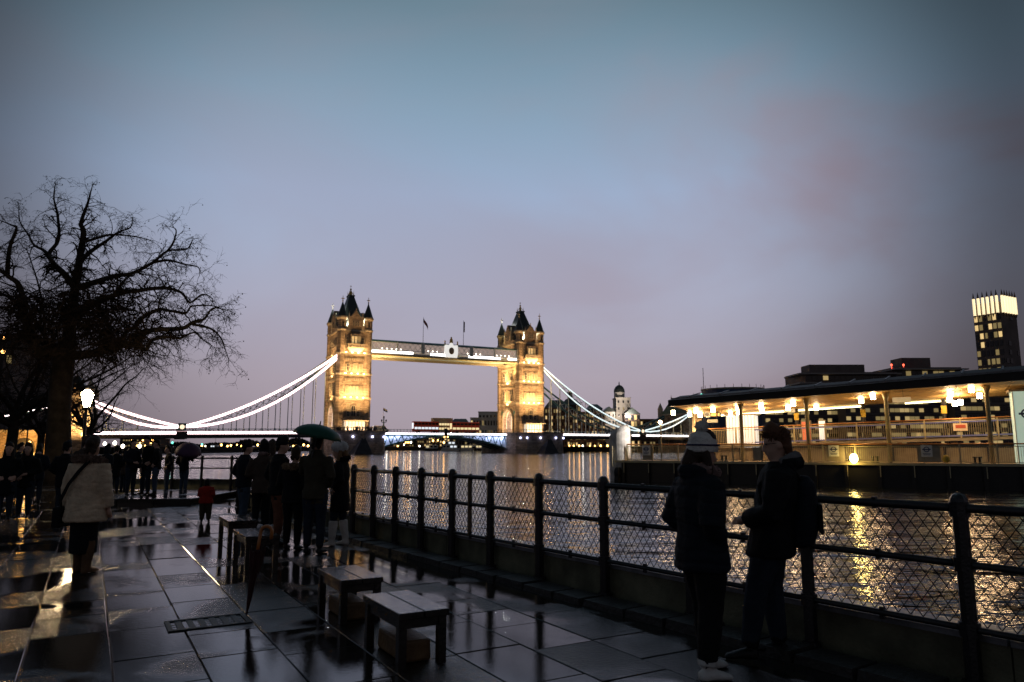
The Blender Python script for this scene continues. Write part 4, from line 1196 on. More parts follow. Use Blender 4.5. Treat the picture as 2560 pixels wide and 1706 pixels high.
for i, (a_, c_) in enumerate(gates):
    b = MB(); b.box(((a_ + c_) / 2, -0.02, PZ + 0.55), (c_ - a_, 0.05, 0.95)); gp = b.build('gate_panel', M['greywall'], G_)
    if i != 1:
        xm = (a_ + c_) / 2 - 0.1; yy = -0.06
        b = MB(); b.box((xm, yy, PZ + 0.78), (0.62, 0.02, 0.72)); nt = b.build('notice', M['white_paint'], gp)
        b = MB()
        for k in range(20):                              # ring and bar roundel
            a0, a1 = 2 * PI * k / 20, 2 * PI * (k + 1) / 20
            for r0, r1 in ((0.12, 0.17),):
                b.add([(xm + r0 * math.cos(a0), yy - 0.016, PZ + 0.88 + r0 * math.sin(a0)), (xm + r1 * math.cos(a0), yy - 0.016, PZ + 0.88 + r1 * math.sin(a0)), (xm + r1 * math.cos(a1), yy - 0.016, PZ + 0.88 + r1 * math.sin(a1)), (xm + r0 * math.cos(a1), yy - 0.016, PZ + 0.88 + r0 * math.sin(a1))], [(0, 1, 2, 3)])
        b.box((xm, yy - 0.018, PZ + 0.88), (0.46, 0.006, 0.07)); b.box((xm, yy - 0.014, PZ + 0.55), (0.36, 0.006, 0.03)); b.box((xm, yy - 0.014, PZ + 0.62), (0.42, 0.006, 0.03))
        b.build('roundel', mat('roundel_ink', (0.03, 0.04, 0.12), 0.5, var=0), nt) if i == 0 else b.build('roundel', bpy.data.materials['roundel_ink'], nt)
# raised gangway behind
GY = 6.2
xg0 = pt_u(1772, GY)
gz = lambda x: 1.62 + 0.030 * (x - 4)
p = PA + PN * GY
W_ = empty('gangway', (p.x, p.y, 0), PANG, 'raised covered gangway behind the front guard rail', 'gangway')
b = MB(); b.bar((xg0, 1.2, gz(xg0) - 0.1), (PL + 6, 1.2, gz(PL + 6) - 0.1), 2.6, 0.2); b.build('floor', M['greywall'], W_)
b = MB(); b.box(((xg0 + PL) / 2, 0.5, PZ + 0.5), (PL - xg0, 0.12, 1.0)); b.build('kick_wall', M['greywall'], W_)
for u in (1848, 1963, 2080, 2230, 2360, 2470):
    x = pt_u(u, GY)
    b = MB(); b.box((x, 0.3, PZ + 0.55), (0.16, 0.16, 1.2)); b.build('stanchion', M['girder'], W_)
G2 = guard('blue gangway guard rail with copper handrail under the canopy', xg0, PL + 6, GY - 0.1, 1.62 - 0.12, 1.30, 2.2, M['cream'], M['cream'], M['handrail'], 0.030, 0.13)
b = MB(); x = pt_u(1888, GY)
b.bar((x, -0.03, 1.50 + 0.03 * x + 1.08), (PL + 6, -0.03, 1.5 + 0.03 * (PL + 6) + 1.08), 0.03, 0.09); b.bar((x, -0.03, 1.50 + 0.03 * x + 0.14), (PL + 6, -0.03, 1.5 + 0.03 * (PL + 6) + 0.14), 0.03, 0.10); b.build('blue_band', M['bluepaint'], G2)
x = pt_u(2403, GY)
b = MB(); b.box((x, -0.1, 1.5 + 0.03 * x + 0.72), (0.85, 0.03, 0.5)); b.build('warning_sign', mat('warning_sign', (0.75, 0.55, 0.35), 0.5, var=0, emit=(1, 0.6, 0.3), es=0.15), G2)
b = MB(); b.box((x + 0.02, -0.122, 1.5 + 0.03 * x + 0.76), (0.6, 0.01, 0.24)); b.build('warning_print', mat('warning_red', (0.55, 0.10, 0.05), 0.5, var=0), G2)

# canopy: sloping timber ceiling under a dark roof
K_ = empty('canopy', (PA.x, PA.y, 0), PANG, 'long dark canopy roof with lit timber ceiling over the pontoon', 'canopy')
cx0, cx1 = pt_u(1684, -0.7), PL + 4
zf = lambda x: 4.50 + 0.046 * (x - cx0)
yb = 7.6
def cpoly(x, dz0, dz1, y0, y1): return (x, y0, zf(x) + dz0), (x, y1, zf(x) + dz1)
b = MB(); rows = []
n = 12
b_ = MB()
for k in range(n):
    xa, xb = cx0 + (cx1 - cx0) * k / n, cx0 + (cx1 - cx0) * (k + 1) / n
    ta = min(1, 0.35 + k * 0.25); tb = min(1, 0.35 + (k + 1) * 0.25)
    for j in range(6):                                    # ceiling boards
        f0, f1 = j / 6, (j + 1) / 6 - 0.006
        y0a, y1a = -0.6 + (yb + 0.6) * f0, -0.6 + (yb + 0.6) * f1
        z0 = -0.42 * f0; z1 = -0.42 * f1
        q = MB(); q.loft([[(xa + 0.01, y0a, zf(xa) + z0), (xb - 0.01, y0a, zf(xb) + z0), (xb - 0.01, y1a, zf(xb) + z1), (xa + 0.01, y1a, zf(xa) + z1)], [(xa + 0.01, y0a, zf(xa) + z0 + 0.05), (xb - 0.01, y0a, zf(xb) + z0 + 0.05), (xb - 0.01, y1a, zf(xb) + z1 + 0.05), (xa + 0.01, y1a, zf(xa) + z1 + 0.05)]])
        q.build('ceiling_panel', M['timberlit'], K_)
b = MB()
b.loft([[(x, -0.75, zf(x) - 0.02), (x, -0.80, zf(x) + 0.42 + 0.004 * (x - cx0)), (x, 2.6, zf(x) + 0.95 + 0.008 * (x - cx0)), (x, yb + 0.3, zf(x) + 0.30), (x, yb + 0.3, zf(x) - 0.34), (x, 3.0, zf(x) + 0.08)] for x in (cx0 - 0.3, cx0 + 2, (cx0 + cx1) / 2, cx1)])
b.build('roof', M['roofdark'], K_)
b = MB()
b.bar((cx0, -0.86, zf(cx0) + 0.5), (cx1, -0.86, zf(cx1) + 0.62), 0.12, 0.10); b.build('gutter', mat('zinc_gutter', (0.16, 0.16, 0.17), 0.4, 0.5), K_)
for k in range(16):
    x = cx0 + 1.2 + k * 2.1
    b = MB(); b.bar((x, -0.5, zf(x) + 0.62 + 0.004 * (x - cx0)), (x + 0.25, 1.6, zf(x) + 0.97 + 0.007 * (x - cx0)), 0.1, 0.06); b.build('roof_bracket', bpy.data.materials['zinc_gutter'], K_)
for u in (1855, 2021, 2222, 2477):
    x = pt_u(u, 0.7)
    b = MB(); b.tube([(x, 0.7, PZ), (x, 0.7, zf(x) - 0.55), (x, 0.7, zf(x) - 0.1)], [0.13, 0.13, 0.26], 10); b.build('column', M['cream'], K_, smooth=True)
for u in (1995, 2163, 2366):
    x = pt_u(u, yb - 0.6)
    b = MB(); b.tube([(x, yb - 0.6, PZ), (x, yb - 0.6, zf(x) - 0.36)], 0.13, 8); cc = b.build('column', M['girder'], K_)
    b = MB(); b.box((x, yb - 0.76, 3.5 + 0.03 * x), (0.34, 0.04, 0.55)); b.build('yellow_plate', mat('yellow_plate', (0.75, 0.50, 0.04), 0.5, var=0), cc)
for a_, c_ in ((1768, 1990), (2000, 2160), (2270, 2372)):
    xa, xb = pt_u(a_, yb - 0.2), pt_u(c_, yb - 0.2)
    b = MB(); b.bar((xa, yb - 0.2, zf(xa) - 0.50), (xb, yb - 0.2, zf(xb) - 0.50), 0.12, 0.10); b.build('strip_light', M['tube'], K_)
lamps = [(1683, 1028, 2.0), (1724, 1030, 4.0), (1740, 1022, 2.0), (1750, 1029, 5.0), (1782, 1018, 2.0), (1826, 1031, 5.5), (1844, 1013, 1.6), (1846, 1028, 5.0), (1903, 1017, 2.0), (1905, 1027, 5.0),
         (1970, 1014, 4.2), (1983, 1003, 1.5), (2041, 1018, 5.2), (2153, 1001, 2.6), (2182, 989, 0.8), (2376, 986, 2.0), (2374, 1000, 4.6), (2428, 972, 0.8), (2449, 990, 3.4), (2387, 1009, 5.6), (2401, 1006, 5.4)]
for i, (u, v, y) in enumerate(lamps):
    x = pt_u(u, y, v); P_ = PA + PD * x + PN * y
    z = at(u, v, P_.y).z
    zc = zf(x) - 0.42 * (y + 0.6) / (yb + 0.6)
    z = min(z, zc - 0.2)
    L0 = empty('pendant_lamp', (P_.x, P_.y, z), PANG, 'glowing pendant lamp hanging from the pontoon canopy ceiling', 'lamp', 'pendant lamps under the canopy')
    b = MB(); b.frus((0, 0), -0.17, 0.17, 0.15, 0.15, 10); b.build('shade', M['bulb'], L0)
    b = MB(); b.tube([(0, 0, 0.17), (0, 0, zc - z)], 0.02, 5); b.build('rod', M['iron'], L0)
# deck flood lamp
x = pt_u(2128); P_ = PA + PD * x + PN * 0.0
L0 = empty('deck_flood_lamp', (P_.x, P_.y - 0.2, PZ), PANG, 'dazzling yellow flood lamp low on the pontoon deck edge', 'lamp')
b = MB(); b.box((0, 0.05, 0.16), (0.36, 0.10, 0.40)); b.build('housing', M['iron'], L0)
b = MB(); b.ell((0, -0.06, 0.30), (0.24, 0.10, 0.30), 12, 8); b.build('lamp_face', mat('yellow_flood', (1, 0.9, 0.6), 0.4, var=0, emit=(1.0, 0.74, 0.22), es=40.0), L0)
lamp_point('glow', L0, (0, -0.35, 0.35), 60, (1.0, 0.66, 0.16), 0.15)
x = pt_u(2358); P_ = PA + PD * x + PN * 0.3
b = MB(); b.ell((0, 0, 0.30), (0.22, 0.22, 0.26), 12, 8)
buoy = b.build('mooring_buoy', mat('yellow_buoy', (0.6, 0.42, 0.06), 0.5), None, True, (P_.x, P_.y - 0.15, PZ)); tag(buoy, 'round yellow buoy standing on the pontoon deck', 'buoy')
# signs under the canopy
def sign(label, u, v, y, w_, h_, m_, extra=None):
    x = pt_u(u, y, v); P_ = PA + PD * x + PN * y; z = at(u, v, P_.y).z
    S_ = empty('hanging_sign', (P_.x, P_.y, z), PANG, label, 'sign')
    b = MB(); b.box((0, 0, 0), (w_, 0.08, h_)); b.build('panel', m_, S_)
    b = MB()
    for s in (-0.4, 0.4): b.tube([(w_ * s, 0, h_ / 2), (w_ * s, 0, zf(x) - 0.3 - z)], 0.02, 5)
    b.build('hanger_rod', M['iron'], S_)
    return S_
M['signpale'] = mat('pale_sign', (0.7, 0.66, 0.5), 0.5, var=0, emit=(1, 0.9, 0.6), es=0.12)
S_ = sign('small pale sign with a ring and bar mark under the left end of the canopy', 1768, 1036, 4.0, 0.52, 0.40, M['signpale'])
b = MB()
for k in range(16):
    a0, a1 = 2 * PI * k / 16, 2 * PI * (k + 1) / 16
    b.add([(0.08 * math.cos(a0), -0.046, 0.08 * math.sin(a0)), (0.12 * math.cos(a0), -0.046, 0.12 * math.sin(a0)), (0.12 * math.cos(a1), -0.046, 0.12 * math.sin(a1)), (0.08 * math.cos(a1), -0.046, 0.08 * math.sin(a1))], [(0, 1, 2, 3)])
b.box((0, -0.047, 0), (0.30, 0.006, 0.05)); b.build('roundel', bpy.data.materials['roundel_ink'], S_)
S_ = sign('orange lit departure board under the canopy', 1789, 1037, 4.2, 0.80, 0.34, M['girder'])
for i, (xx, ww) in enumerate(((-0.12, 0.42), (0.24, 0.12))):
    b = MB(); b.box((xx, -0.05, 0), (ww, 0.02, 0.22)); b.build('display', mat('orange_display', (0.6, 0.3, 0.05), 0.4, var=0, emit=(1.0, 0.48, 0.10), es=2.2, sample=False) if i == 0 else bpy.data.materials['orange_display'], S_)
sign('cream direction sign hanging below the departure board', 1781, 1053, 4.0, 0.78, 0.25, M['signpale'])
sign('cream sign hanging at the back of the canopy between lamps', 1974, 1027, 6.5, 0.8, 0.26, M['signpale'])
sign('long pale sign hanging beside the middle canopy column', 2254, 1000, 3.0, 1.1, 0.34, M['signpale'])
# kiosks
def kiosk(label, u0, u1, y, z0, z1, m_, rib):
    xa, xb = pt_u(u0, y), pt_u(u1, y); P_ = PA + PD * xa + PN * y
    K2 = empty('kiosk', (P_.x, P_.y, 0), PANG, label, 'kiosk')
    b = MB(); b.box(((xb - xa) / 2, 0.8, (z0 + z1) / 2), (xb - xa, 1.6, z1 - z0)); b.build('booth', m_, K2)
    for k in range(rib + 1):
        b = MB(); b.box(((xb - xa) * k / rib, -0.03, (z0 + z1) / 2), (0.05, 0.05, z1 - z0)); b.build('rib', M['white_paint'], K2)
    b = MB(); b.box(((xb - xa) / 2, 0.8, z1 + 0.06), (xb - xa + 0.3, 1.9, 0.12)); b.build('roof', M['greywall'], K2)
    return K2
kiosk('bright white glazed ticket kiosk behind the canopy columns', 1818, 1888, 7.2, PZ, 4.05, M['kiosk'], 9)
K2 = kiosk('pale green-white information kiosk at the frame edge under the canopy', 2542, 2640, 2.5, PZ, 5.0, mat('green_white_kiosk', (0.55, 0.7, 0.6), 0.5, 0, 0.3, 0.05, emit=(0.75, 1.0, 0.82), es=0.35), 2)
xk = 0.65
b = MB()
for k in range(16):
    a0, a1 = 2 * PI * k / 16, 2 * PI * (k + 1) / 16
    b.add([(xk + 0.22 * math.cos(a0), -0.06, 3.6 + 0.22 * math.sin(a0)), (xk + 0.32 * math.cos(a0), -0.06, 3.6 + 0.32 * math.sin(a0)), (xk + 0.32 * math.cos(a1), -0.06, 3.6 + 0.32 * math.sin(a1)), (xk + 0.22 * math.cos(a1), -0.06, 3.6 + 0.22 * math.sin(a1))], [(0, 1, 2, 3)])
b.box((xk, -0.065, 3.6), (0.85, 0.01, 0.13)); b.build('roundel', bpy.data.materials['roundel_ink'], K2)
# posters / stalls glowing red and white behind the gangway rail
for u, z, w_, m_, lab in ((2018, 1.95, 0.7, mat('red_stall', (0.6, 0.1, 0.05), 0.5, emit=(1, 0.25, 0.1), es=0.5), 'red lit vending machine behind the gangway rail'), (2058, 2.0, 0.5, M['kiosk'], 'white lit vending machine beside the red one')):
    x = pt_u(u, 8.2); P_ = PA + PD * x + PN * 8.2
    V_ = empty('vending_machine', (P_.x, P_.y, gz(x)), PANG, lab, 'machine')
    b = MB(); b.box((0, 0, 0.85), (w_, 0.6, 1.7)); b.build('cabinet', M['greywall'], V_)
    b = MB(); b.box((0, -0.31, 0.9), (w_ * 0.85, 0.03, 1.4)); b.build('front', m_, V_)
# white mooring pile at the pontoon corner
pp = at(1551, 1160, 56.0)
R_ = empty('mooring_pile', (pp.x, pp.y, 0), -0.2, 'stout white-streaked mooring pile with sloping top at the pontoon corner', 'pile')
b = MB()
n = 24; r = 0.80
topz = at(1551, 1066, 56.0).z
b.loft([[(r * math.cos(2 * PI * k / n), r * math.sin(2 * PI * k / n), WATER - 1) for k in range(n)], [(r * math.cos(2 * PI * k / n), r * math.sin(2 * PI * k / n), topz - 0.45 + 0.30 * math.cos(2 * PI * k / n)) for k in range(n)], [(0.7 * r * math.cos(2 * PI * k / n), 0.7 * r * math.sin(2 * PI * k / n), topz - 0.08 + 0.22 * math.cos(2 * PI * k / n)) for k in range(n)]])
b.build('shaft', mat('white_pile_paint', (0.52, 0.50, 0.48), 0.7, 0, 0.3, 0.3, 3, 0.6, 30), R_, smooth=False)
b = MB(); b.tube([(-0.55, -0.78, PZ - 0.4), (-0.55, -0.78, PZ + 1.1)], 0.05, 6); b.build('ladder_rail', M['cream'], R_)
l = bpy.data.lights.new('pile_spot', 'SPOT'); l.energy = 1500; l.color = (1.0, 0.93, 0.86); l.spot_size = math.radians(48); l.spot_blend = 0.5; l.shadow_soft_size = 0.08
o = bpy.data.objects.new('pile_spot', l); col.objects.link(o); o.parent = G_; o.location = (xr0 + 2.6, -0.35, 3.3)
o.rotation_euler = (Vector((xr0 - 0.6, 0.3, 1.9)) - o.location).to_track_quat('-Z', 'Y').to_euler()
b = MB(); b.ell((xr0 + 2.7, -0.3, 3.35), (0.14, 0.14, 0.14), 8, 6); b.build('lamp', M['bulb'], G_)
b = MB(); b.tube([(xr0 + 2.7, -0.2, PZ), (xr0 + 2.7, -0.2, 3.3)], 0.05, 6); b.build('lamp_pole', M['cream'], G_)

# ------------------------------------------------------------------ buildings across the river
M['litmid'] = mat('curtained_lit_window', (0.25, 0.18, 0.08), 0.4, 0, 0.4, 0.3, 0.8, emit=(1.0, 0.72, 0.30), es=0.42, sample=False)
M['brick'] = stone_mat('wharf_brick', (0.20, 0.115, 0.075), 0.6, 0.25, 0.85)
M['brickdark'] = mat('dark_brick', (0.10, 0.072, 0.06), 0.85, 0, 0.3, 0.3, 0.3)
M['render'] = mat('pale_render', (0.62, 0.57, 0.50), 0.8, 0, 0.3, 0.15, 0.3)
M['flats'] = mat('brown_concrete', (0.15, 0.12, 0.11), 0.8, 0, 0.3, 0.25, 0.2)
def building(label, u0, u1, vtop, Y, depth, m_, floors, cols, lit=0.25, roof=None, base=1.6, wfrac=0.55, hfrac=0.5, seed=1, litm=None, rz=0.0, wide=False):
    a = at(u0, vtop, Y); c_ = at(u1, vtop, Y)
    w_ = c_.x - a.x; H = a.z - base
    R_ = empty('building', (a.x, a.y, base), rz, label, 'building')
    r = random.Random(seed)
    b = MB(); b.box((w_ / 2, depth / 2, H / 2), (w_, depth, H)); b.build('wall', m_, R_)
    fh = H / floors; cw = w_ / cols
    pane = {}
    for f_ in range(floors):
        for k in range(cols):
            x = (k + 0.5) * cw; z = (f_ + 0.5) * fh
            mm = (litm or M['litglass']) if r.random() < lit * 0.45 else (M['litdim'] if r.random() < lit else M['darkglass'])
            key = mm.name
            if key not in pane:
                b = MB(); b.box((0, 0, 0), (cw * wfrac, 0.2, fh * hfrac)); o = b.build('window', mm, R_); pane[key] = o.data
            else: o = MB.obj('window', pane[key], R_)
            o.location = (x, -0.06, z)
    if floors > 1:
        for f_ in range(1, floors):
            b = MB(); b.box((w_ / 2, -0.12, f_ * fh), (w_ + 0.3, 0.3, 0.35)); b.build('floor_band', m_, R_)
    if roof == 'gable':
        b = MB(); b.plate([(-0.4, 0), (w_ + 0.4, 0), (w_ / 2, w_ * 0.45)], 'y', -0.3, depth + 0.3); rf = b.build('roof', M['slate'], R_); rf.location = (0, 0, H)
    elif roof == 'hip':
        b = MB(); h = min(w_, depth) * 0.35
        b.loft([[(-0.4, -0.4, H), (w_ + 0.4, -0.4, H), (w_ + 0.4, depth + 0.4, H), (-0.4, depth + 0.4, H)], [(w_ * 0.25, depth * 0.4, H + h), (w_ * 0.75, depth * 0.4, H + h), (w_ * 0.75, depth * 0.6, H + h), (w_ * 0.25, depth * 0.6, H + h)]]); b.build('roof', M['slate'], R_)
    else:
        b = MB(); b.box((w_ / 2, depth / 2, H + 0.25), (w_ + 0.6, depth + 0.6, 0.5)); b.build('roof', m_, R_)
    return R_, w_, H
B_ = lambda *a, **k: building(*a, **k)[0]
B_('brown brick wharf building with lit windows just right of the farther tower', 1362, 1424, 1020, 402, 22, M['brick'], 6, 9, 0.4, 'hip', seed=3)
B_('long brick wharf building with arched river front under the blue span', 1424, 1512, 1032, 398, 22, M['brick'], 6, 13, 0.35, None, seed=4)
B_('dark slate-roofed warehouse behind the blue chains', 1406, 1452, 1012, 430, 20, M['brickdark'], 5, 5, 0.1, 'hip', seed=5)
B_('second dark slate-roofed warehouse nearer the domed white tower', 1470, 1506, 1022, 425, 18, M['brickdark'], 4, 4, 0.1, 'hip', seed=6)
R_, w_, H = building('domed white brewery tower, tallest of the white buildings', 1540, 1576, 996, 405, 13, M['render'], 7, 3, 0.08, None, seed=7, wfrac=0.3, hfrac=0.35)
b = MB(); b.frus((w_ * 0.32, 4.5), H, H + 3.6, 3.0, 3.0, 12); b.build('drum', M['render'], R_)
b = MB(); b.loft([[(w_ * 0.32 + 3.2 * math.cos(q) * math.cos(a * PI / 6), 4.5 + 3.2 * math.cos(q) * math.sin(a * PI / 6), H + 3.6 + 4.2 * math.sin(q)) for a in range(12)] for q in (0, 0.4, 0.8, 1.2, 1.5)]); b.frus((w_ * 0.32, 4.5), H + 7.6, H + 9.6, 0.35, 0.2, 6); b.build('dome', M['slate'], R_)
b = MB(); b.box((-2.0, 4.0, H * 0.55), (4.5, 5, 0.8)); b.box((-2.0, 4.0, H * 0.78), (4.0, 5, 0.8)); b.build('balcony', M['girder'], R_)
lamp_area('flood_light', R_, (w_ / 2, -13, H * 0.62), (w_ / 2, 0, H * 0.85), 6, 1, 3600, (1.0, 0.86, 0.74))
B_('small white gabled house left of the domed tower', 1508, 1538, 1030, 400, 12, M['render'], 5, 3, 0.1, 'gable', seed=8, wfrac=0.3, hfrac=0.4)
B_('gabled glass-fronted wharf building right of the domed tower', 1562, 1600, 1036, 396, 14, M['brickdark'], 5, 5, 0.25, 'gable', seed=9, wfrac=0.8, hfrac=0.75)
B_('low brick block left of the warm-lit gatehouse', 1600, 1660, 1050, 392, 16, M['brick'], 4, 8, 0.35, None, seed=10)
R_, w_, H = building('tall brick chimney stack above the wharves', 1420, 1431, 982, 440, 4, M['brickdark'], 1, 1, 0, None, seed=11)
B_('stepped pale office block left of the farther tower', 1176, 1246, 1046, 470, 30, M['render'], 3, 10, 0.2, None, seed=12)
B_('upper tier of the stepped office block, set back', 1196, 1250, 1031, 492, 20, M['render'], 3, 6, 0.15, None, seed=13)
B_('low grey shed roof left of the stepped office block', 1118, 1176, 1066, 480, 30, M['brickdark'], 2, 8, 0.3, 'hip', seed=14)
B_('dark wharf block seen under the opening span, nearer tower side', 955, 1035, 1088, 560, 20, M['brickdark'], 4, 14, 0.4, None, seed=15, litm=M['sodium'])
B_('dark wharf block seen under the opening span, middle', 1038, 1105, 1092, 562, 20, M['brick'], 3, 12, 0.45, None, seed=16)
B_('pale gable-ended wharf building under the middle of the bridge', 1110, 1140, 1090, 556, 18, M['render'], 2, 4, 0.3, None, seed=17)
B_('dark wharf block seen under the opening span, farther tower side', 1142, 1236, 1088, 540, 20, M['brickdark'], 4, 15, 0.45, None, seed=18)
B_('dark riverside block beneath the lit span near the gatehouse', 300, 395, 1098, 560, 20, M['brickdark'], 3, 14, 0.5, None, seed=19, litm=M['sodium'])
# behind the pontoon
FL = dict(wfrac=0.88, hfrac=0.46, litm=M['litmid'])
B_('long dark block of flats with lit windows behind the pontoon, left part', 1890, 2110, 1004, 232, 18, M['flats'], 6, 20, 0.45, None, seed=21, rz=-0.0, **FL)
B_('long dark block of flats with lit windows behind the pontoon, right part', 2112, 2380, 996, 226, 18, M['flats'], 6, 22, 0.42, None, seed=22, **FL)
B_('dark block of flats below the lit-crowned tower', 2384, 2720, 990, 222, 18, M['flats'], 6, 24, 0.30, None, seed=23, **FL)
R_, w_, H = building('stepped terrace apartment block with pale floor slabs above the canopy', 2014, 2240, 934, 262, 20, M['flats'], 8, 16, 0.05, None, seed=24, **FL)
for k in range(3):
    b = MB(); b.box((w_ / 2 - 1.5, 4, H - 0.3 - k * 3.4), (w_ + 4.0, 14, 0.45)); b.build('balcony_slab', mat('pale_slab', (0.30, 0.27, 0.26), 0.7) if k == 0 else bpy.data.materials['pale_slab'], R_)
b = MB(); b.box((w_ * 0.42, 9, H + 2.0), (w_ * 0.62, 8, 3.6)); b.build('penthouse', M['flats'], R_)
R_, w_, H = building('upper apartment block with red roof lamps above the canopy', 2236, 2400, 922, 270, 20, M['flats'], 8, 12, 0.18, None, seed=25, **FL)
b = MB(); b.box((w_ * 0.45, 9, H + 2.4), (w_ * 0.45, 8, 4.6)); b.build('penthouse', M['flats'], R_)
b = MB(); b.box((w_ / 2, 3, H - 0.4), (w_ + 3, 12, 0.45)); b.build('balcony_slab', bpy.data.materials['pale_slab'], R_)
for x in (-1.0, 3.5):
    b = MB(); b.ell((x, 0, H + 1.4), (0.4, 0.4, 0.4), 6, 5); b.tube([(x, 0, H), (x, 0, H + 1.2)], 0.1, 4); b.build('roof_lamp', M['redlamp'], R_)
B_('low dark plant room between the apartment block and the tower', 2396, 2446, 934, 275, 16, M['flats'], 3, 4, 0.0, None, seed=26, **FL)
# lit-crowned tower block
a = at(2446, 925, 235); c_ = at(2512, 925, 235)
w1 = c_.x - a.x; zt = at(2440, 790, 235).z; H = zt - 1.6
R_ = empty('tower_block', (a.x, a.y, 1.6), -1.05, 'tall tower block with glowing white crown of fins', 'tower block')
WT, DT = 8.4, 9.5
b = MB(); b.box((WT / 2, DT / 2, H / 2), (WT, DT, H)); b.build('wall', M['flats'], R_)
r = random.Random(5); fl = 15; fh = H / fl
for f_ in range(fl):
    for k in range(6):
        for side in (0, 1):
            if side == 1 and (k > 3 or r.random() < 0.75): continue
            mm = M['litdim'] if side == 0 and r.random() < 0.55 else M['darkglass']
            if side == 0 and r.random() < 0.2: mm = M['litglass']
            b = MB()
            if side == 0: b.box(((k + 0.5) * WT / 6, -0.06, (f_ + 0.5) * fh), (WT / 6 - 0.45 if k != 2 else WT / 6 - 0.8, 0.2, fh * 0.62))
            else: b.box((WT + 0.06, (k + 0.5) * DT / 4, (f_ + 0.5) * fh), (0.2, DT / 4 - 0.9, fh * 0.55))
            b.build('window', mm, R_)
M['fin'] = mat('crown_fin_light', (0.9, 0.85, 0.7), 0.5, var=0, emit=(1.0, 0.80, 0.46), es=1.15)
for k in range(6):
    b = MB(); x = (k + 0.5) * WT / 6; b.box((x, -0.4, H + 2.6), (0.6, 0.6, 5.6)); fo = b.build('crown_fin', M['fin'], R_)
    b = MB(); b.frus((x, -0.4), H + 5.4, H + 7.4, 0.35, 0.04, 5); b.frus((x, -0.4), H - 1.4, H - 0.2, 0.05, 0.35, 5); b.build('fin_tip', M['brickdark'], fo)
    b = MB(); y = (k + 0.5) * DT / 6; b.box((WT + 0.4, y, H + 2.6), (0.6, 0.6, 5.6)); fo = b.build('crown_fin', M['fin'], R_)
    b = MB(); b.frus((WT + 0.4, y), H + 5.4, H + 7.4, 0.35, 0.04, 5); b.frus((WT + 0.4, y), H - 1.4, H - 0.2, 0.05, 0.35, 5); b.build('fin_tip', M['brickdark'], fo)
b = MB(); b.box((WT / 2, DT / 2, H + 1.8), (WT - 1.2, DT - 1.2, 3.6)); b.build('crown_core', M['flats'], R_)
# blue rooftop drum
a = at(1778, 1000, 200); c_ = at(1936, 1000, 200); zt = at(1850, 971, 200).z
R_ = empty('round_building', ((a.x + c_.x) / 2, 209, 1.6), 0, 'round dark blue drum building rising behind the canopy roof', 'building')
rr = (c_.x - a.x) / 2
b = MB(); b.frus((0, 0), 0, zt - 1.6, rr * 0.97, rr, 32); b.build('drum', mat('deep_blue_cladding', (0.012, 0.035, 0.10), 0.45, 0, 0.5, 0.15, 0.3), R_)
b = MB(); b.frus((0, 0), zt - 1.6, zt - 1.2, rr * 1.02, rr * 1.02, 32); b.build('parapet', M['greywall'], R_)
b = MB()
for k in range(24): b.box((rr * math.cos(k * PI / 12), rr * math.sin(k * PI / 12), zt - 0.8), (0.1, 0.1, 1.0))
b.build('roof_railing', M['girder'], R_, kind='stuff')
b = MB(); b.tube([(-rr * 0.95, 0, 0), (-rr * 0.95, 0, zt + 5)], 0.09, 5); b.build('mast', M['girder'], R_)
for i, u in enumerate((1754, 1775)):
    p = at(u, 992, 190); L0 = empty('green_signal_lamp', (p.x, p.y, 1.6), 0, ('bigger ' if i == 0 else 'smaller ') + 'green signal lamp on a pole left of the blue drum', 'lamp')
    b = MB(); b.tube([(0, 0, 0), (0, 0, p.z - 1.6)], 0.12, 5); b.build('pole', M['girder'], L0)
    b = MB(); b.ell((0, -0.1, p.z - 1.6), ((0.75, 0.45)[i],) * 3, 8, 6); b.build('lamp', M['greenlamp'], L0)

# ------------------------------------------------------------------ boats moored beyond the bridge
def boat(label, u0, u1, Y, m_, decks, glass, seed):
    a = gnd(u0, 1128, WATER); x0 = ray(u0, 1120)[0] * Y; x1 = ray(u1, 1120)[0] * Y
    L_ = x1 - x0; r = random.Random(seed)
    R_ = empty('boat', ((x0 + x1) / 2, Y, WATER), 0, label, 'boat', 'boats moored beyond the bridge')
    b = MB(); h = L_ / 2
    b.loft([[(-h * 0.95, -2.2, -0.4), (h * 0.8, -2.2, -0.4), (h * 0.9, 0, -0.4), (h * 0.8, 2.2, -0.4), (-h * 0.95, 2.2, -0.4)], [(-h, -2.6, 1.5), (h * 0.86, -2.6, 1.7), (h, 0, 2.1), (h * 0.86, 2.6, 1.7), (-h, 2.6, 1.5)]]); b.build('hull', m_, R_)
    for d_ in range(decks):
        l2 = L_ * (0.78 - 0.22 * d_)
        b = MB(); b.box((-L_ * 0.04, 0, 2.7 + d_ * 2.3), (l2, 4.0 - d_ * 0.6, 2.2)); cb = b.build('cabin', M['white_paint'], R_)
        n = max(3, int(l2 / 2.2))
        for k in range(n):
            b = MB(); b.box((-L_ * 0.04 - l2 / 2 + (k + 0.5) * l2 / n, -(2.05 - d_ * 0.3), 2.8 + d_ * 2.3), (l2 / n * 0.7, 0.1, 1.0)); b.build('window', glass if r.random() < 0.75 else M['darkglass'], cb)
    b = MB(); b.tube([(0, 0, 2), (0, 0, 6.5 + 2.3 * decks)], [0.12, 0.05], 5); b.build('mast', M['girder'], R_)
    b = MB(); b.ell((0, 0, 6.6 + 2.3 * decks), (0.45, 0.45, 0.45), 6, 5); b.build('mast_lamp', M['bulb_far'], R_)
    return R_
boat('dark-hulled boat with lit cabin, leftmost under the opening span', 1062, 1100, 470, M['girder'], 1, M['busglass_w'], 1)
boat('white passenger boat with two lit decks under the middle of the bridge', 1104, 1150, 462, M['white_paint'], 2, M['busglass'], 2)
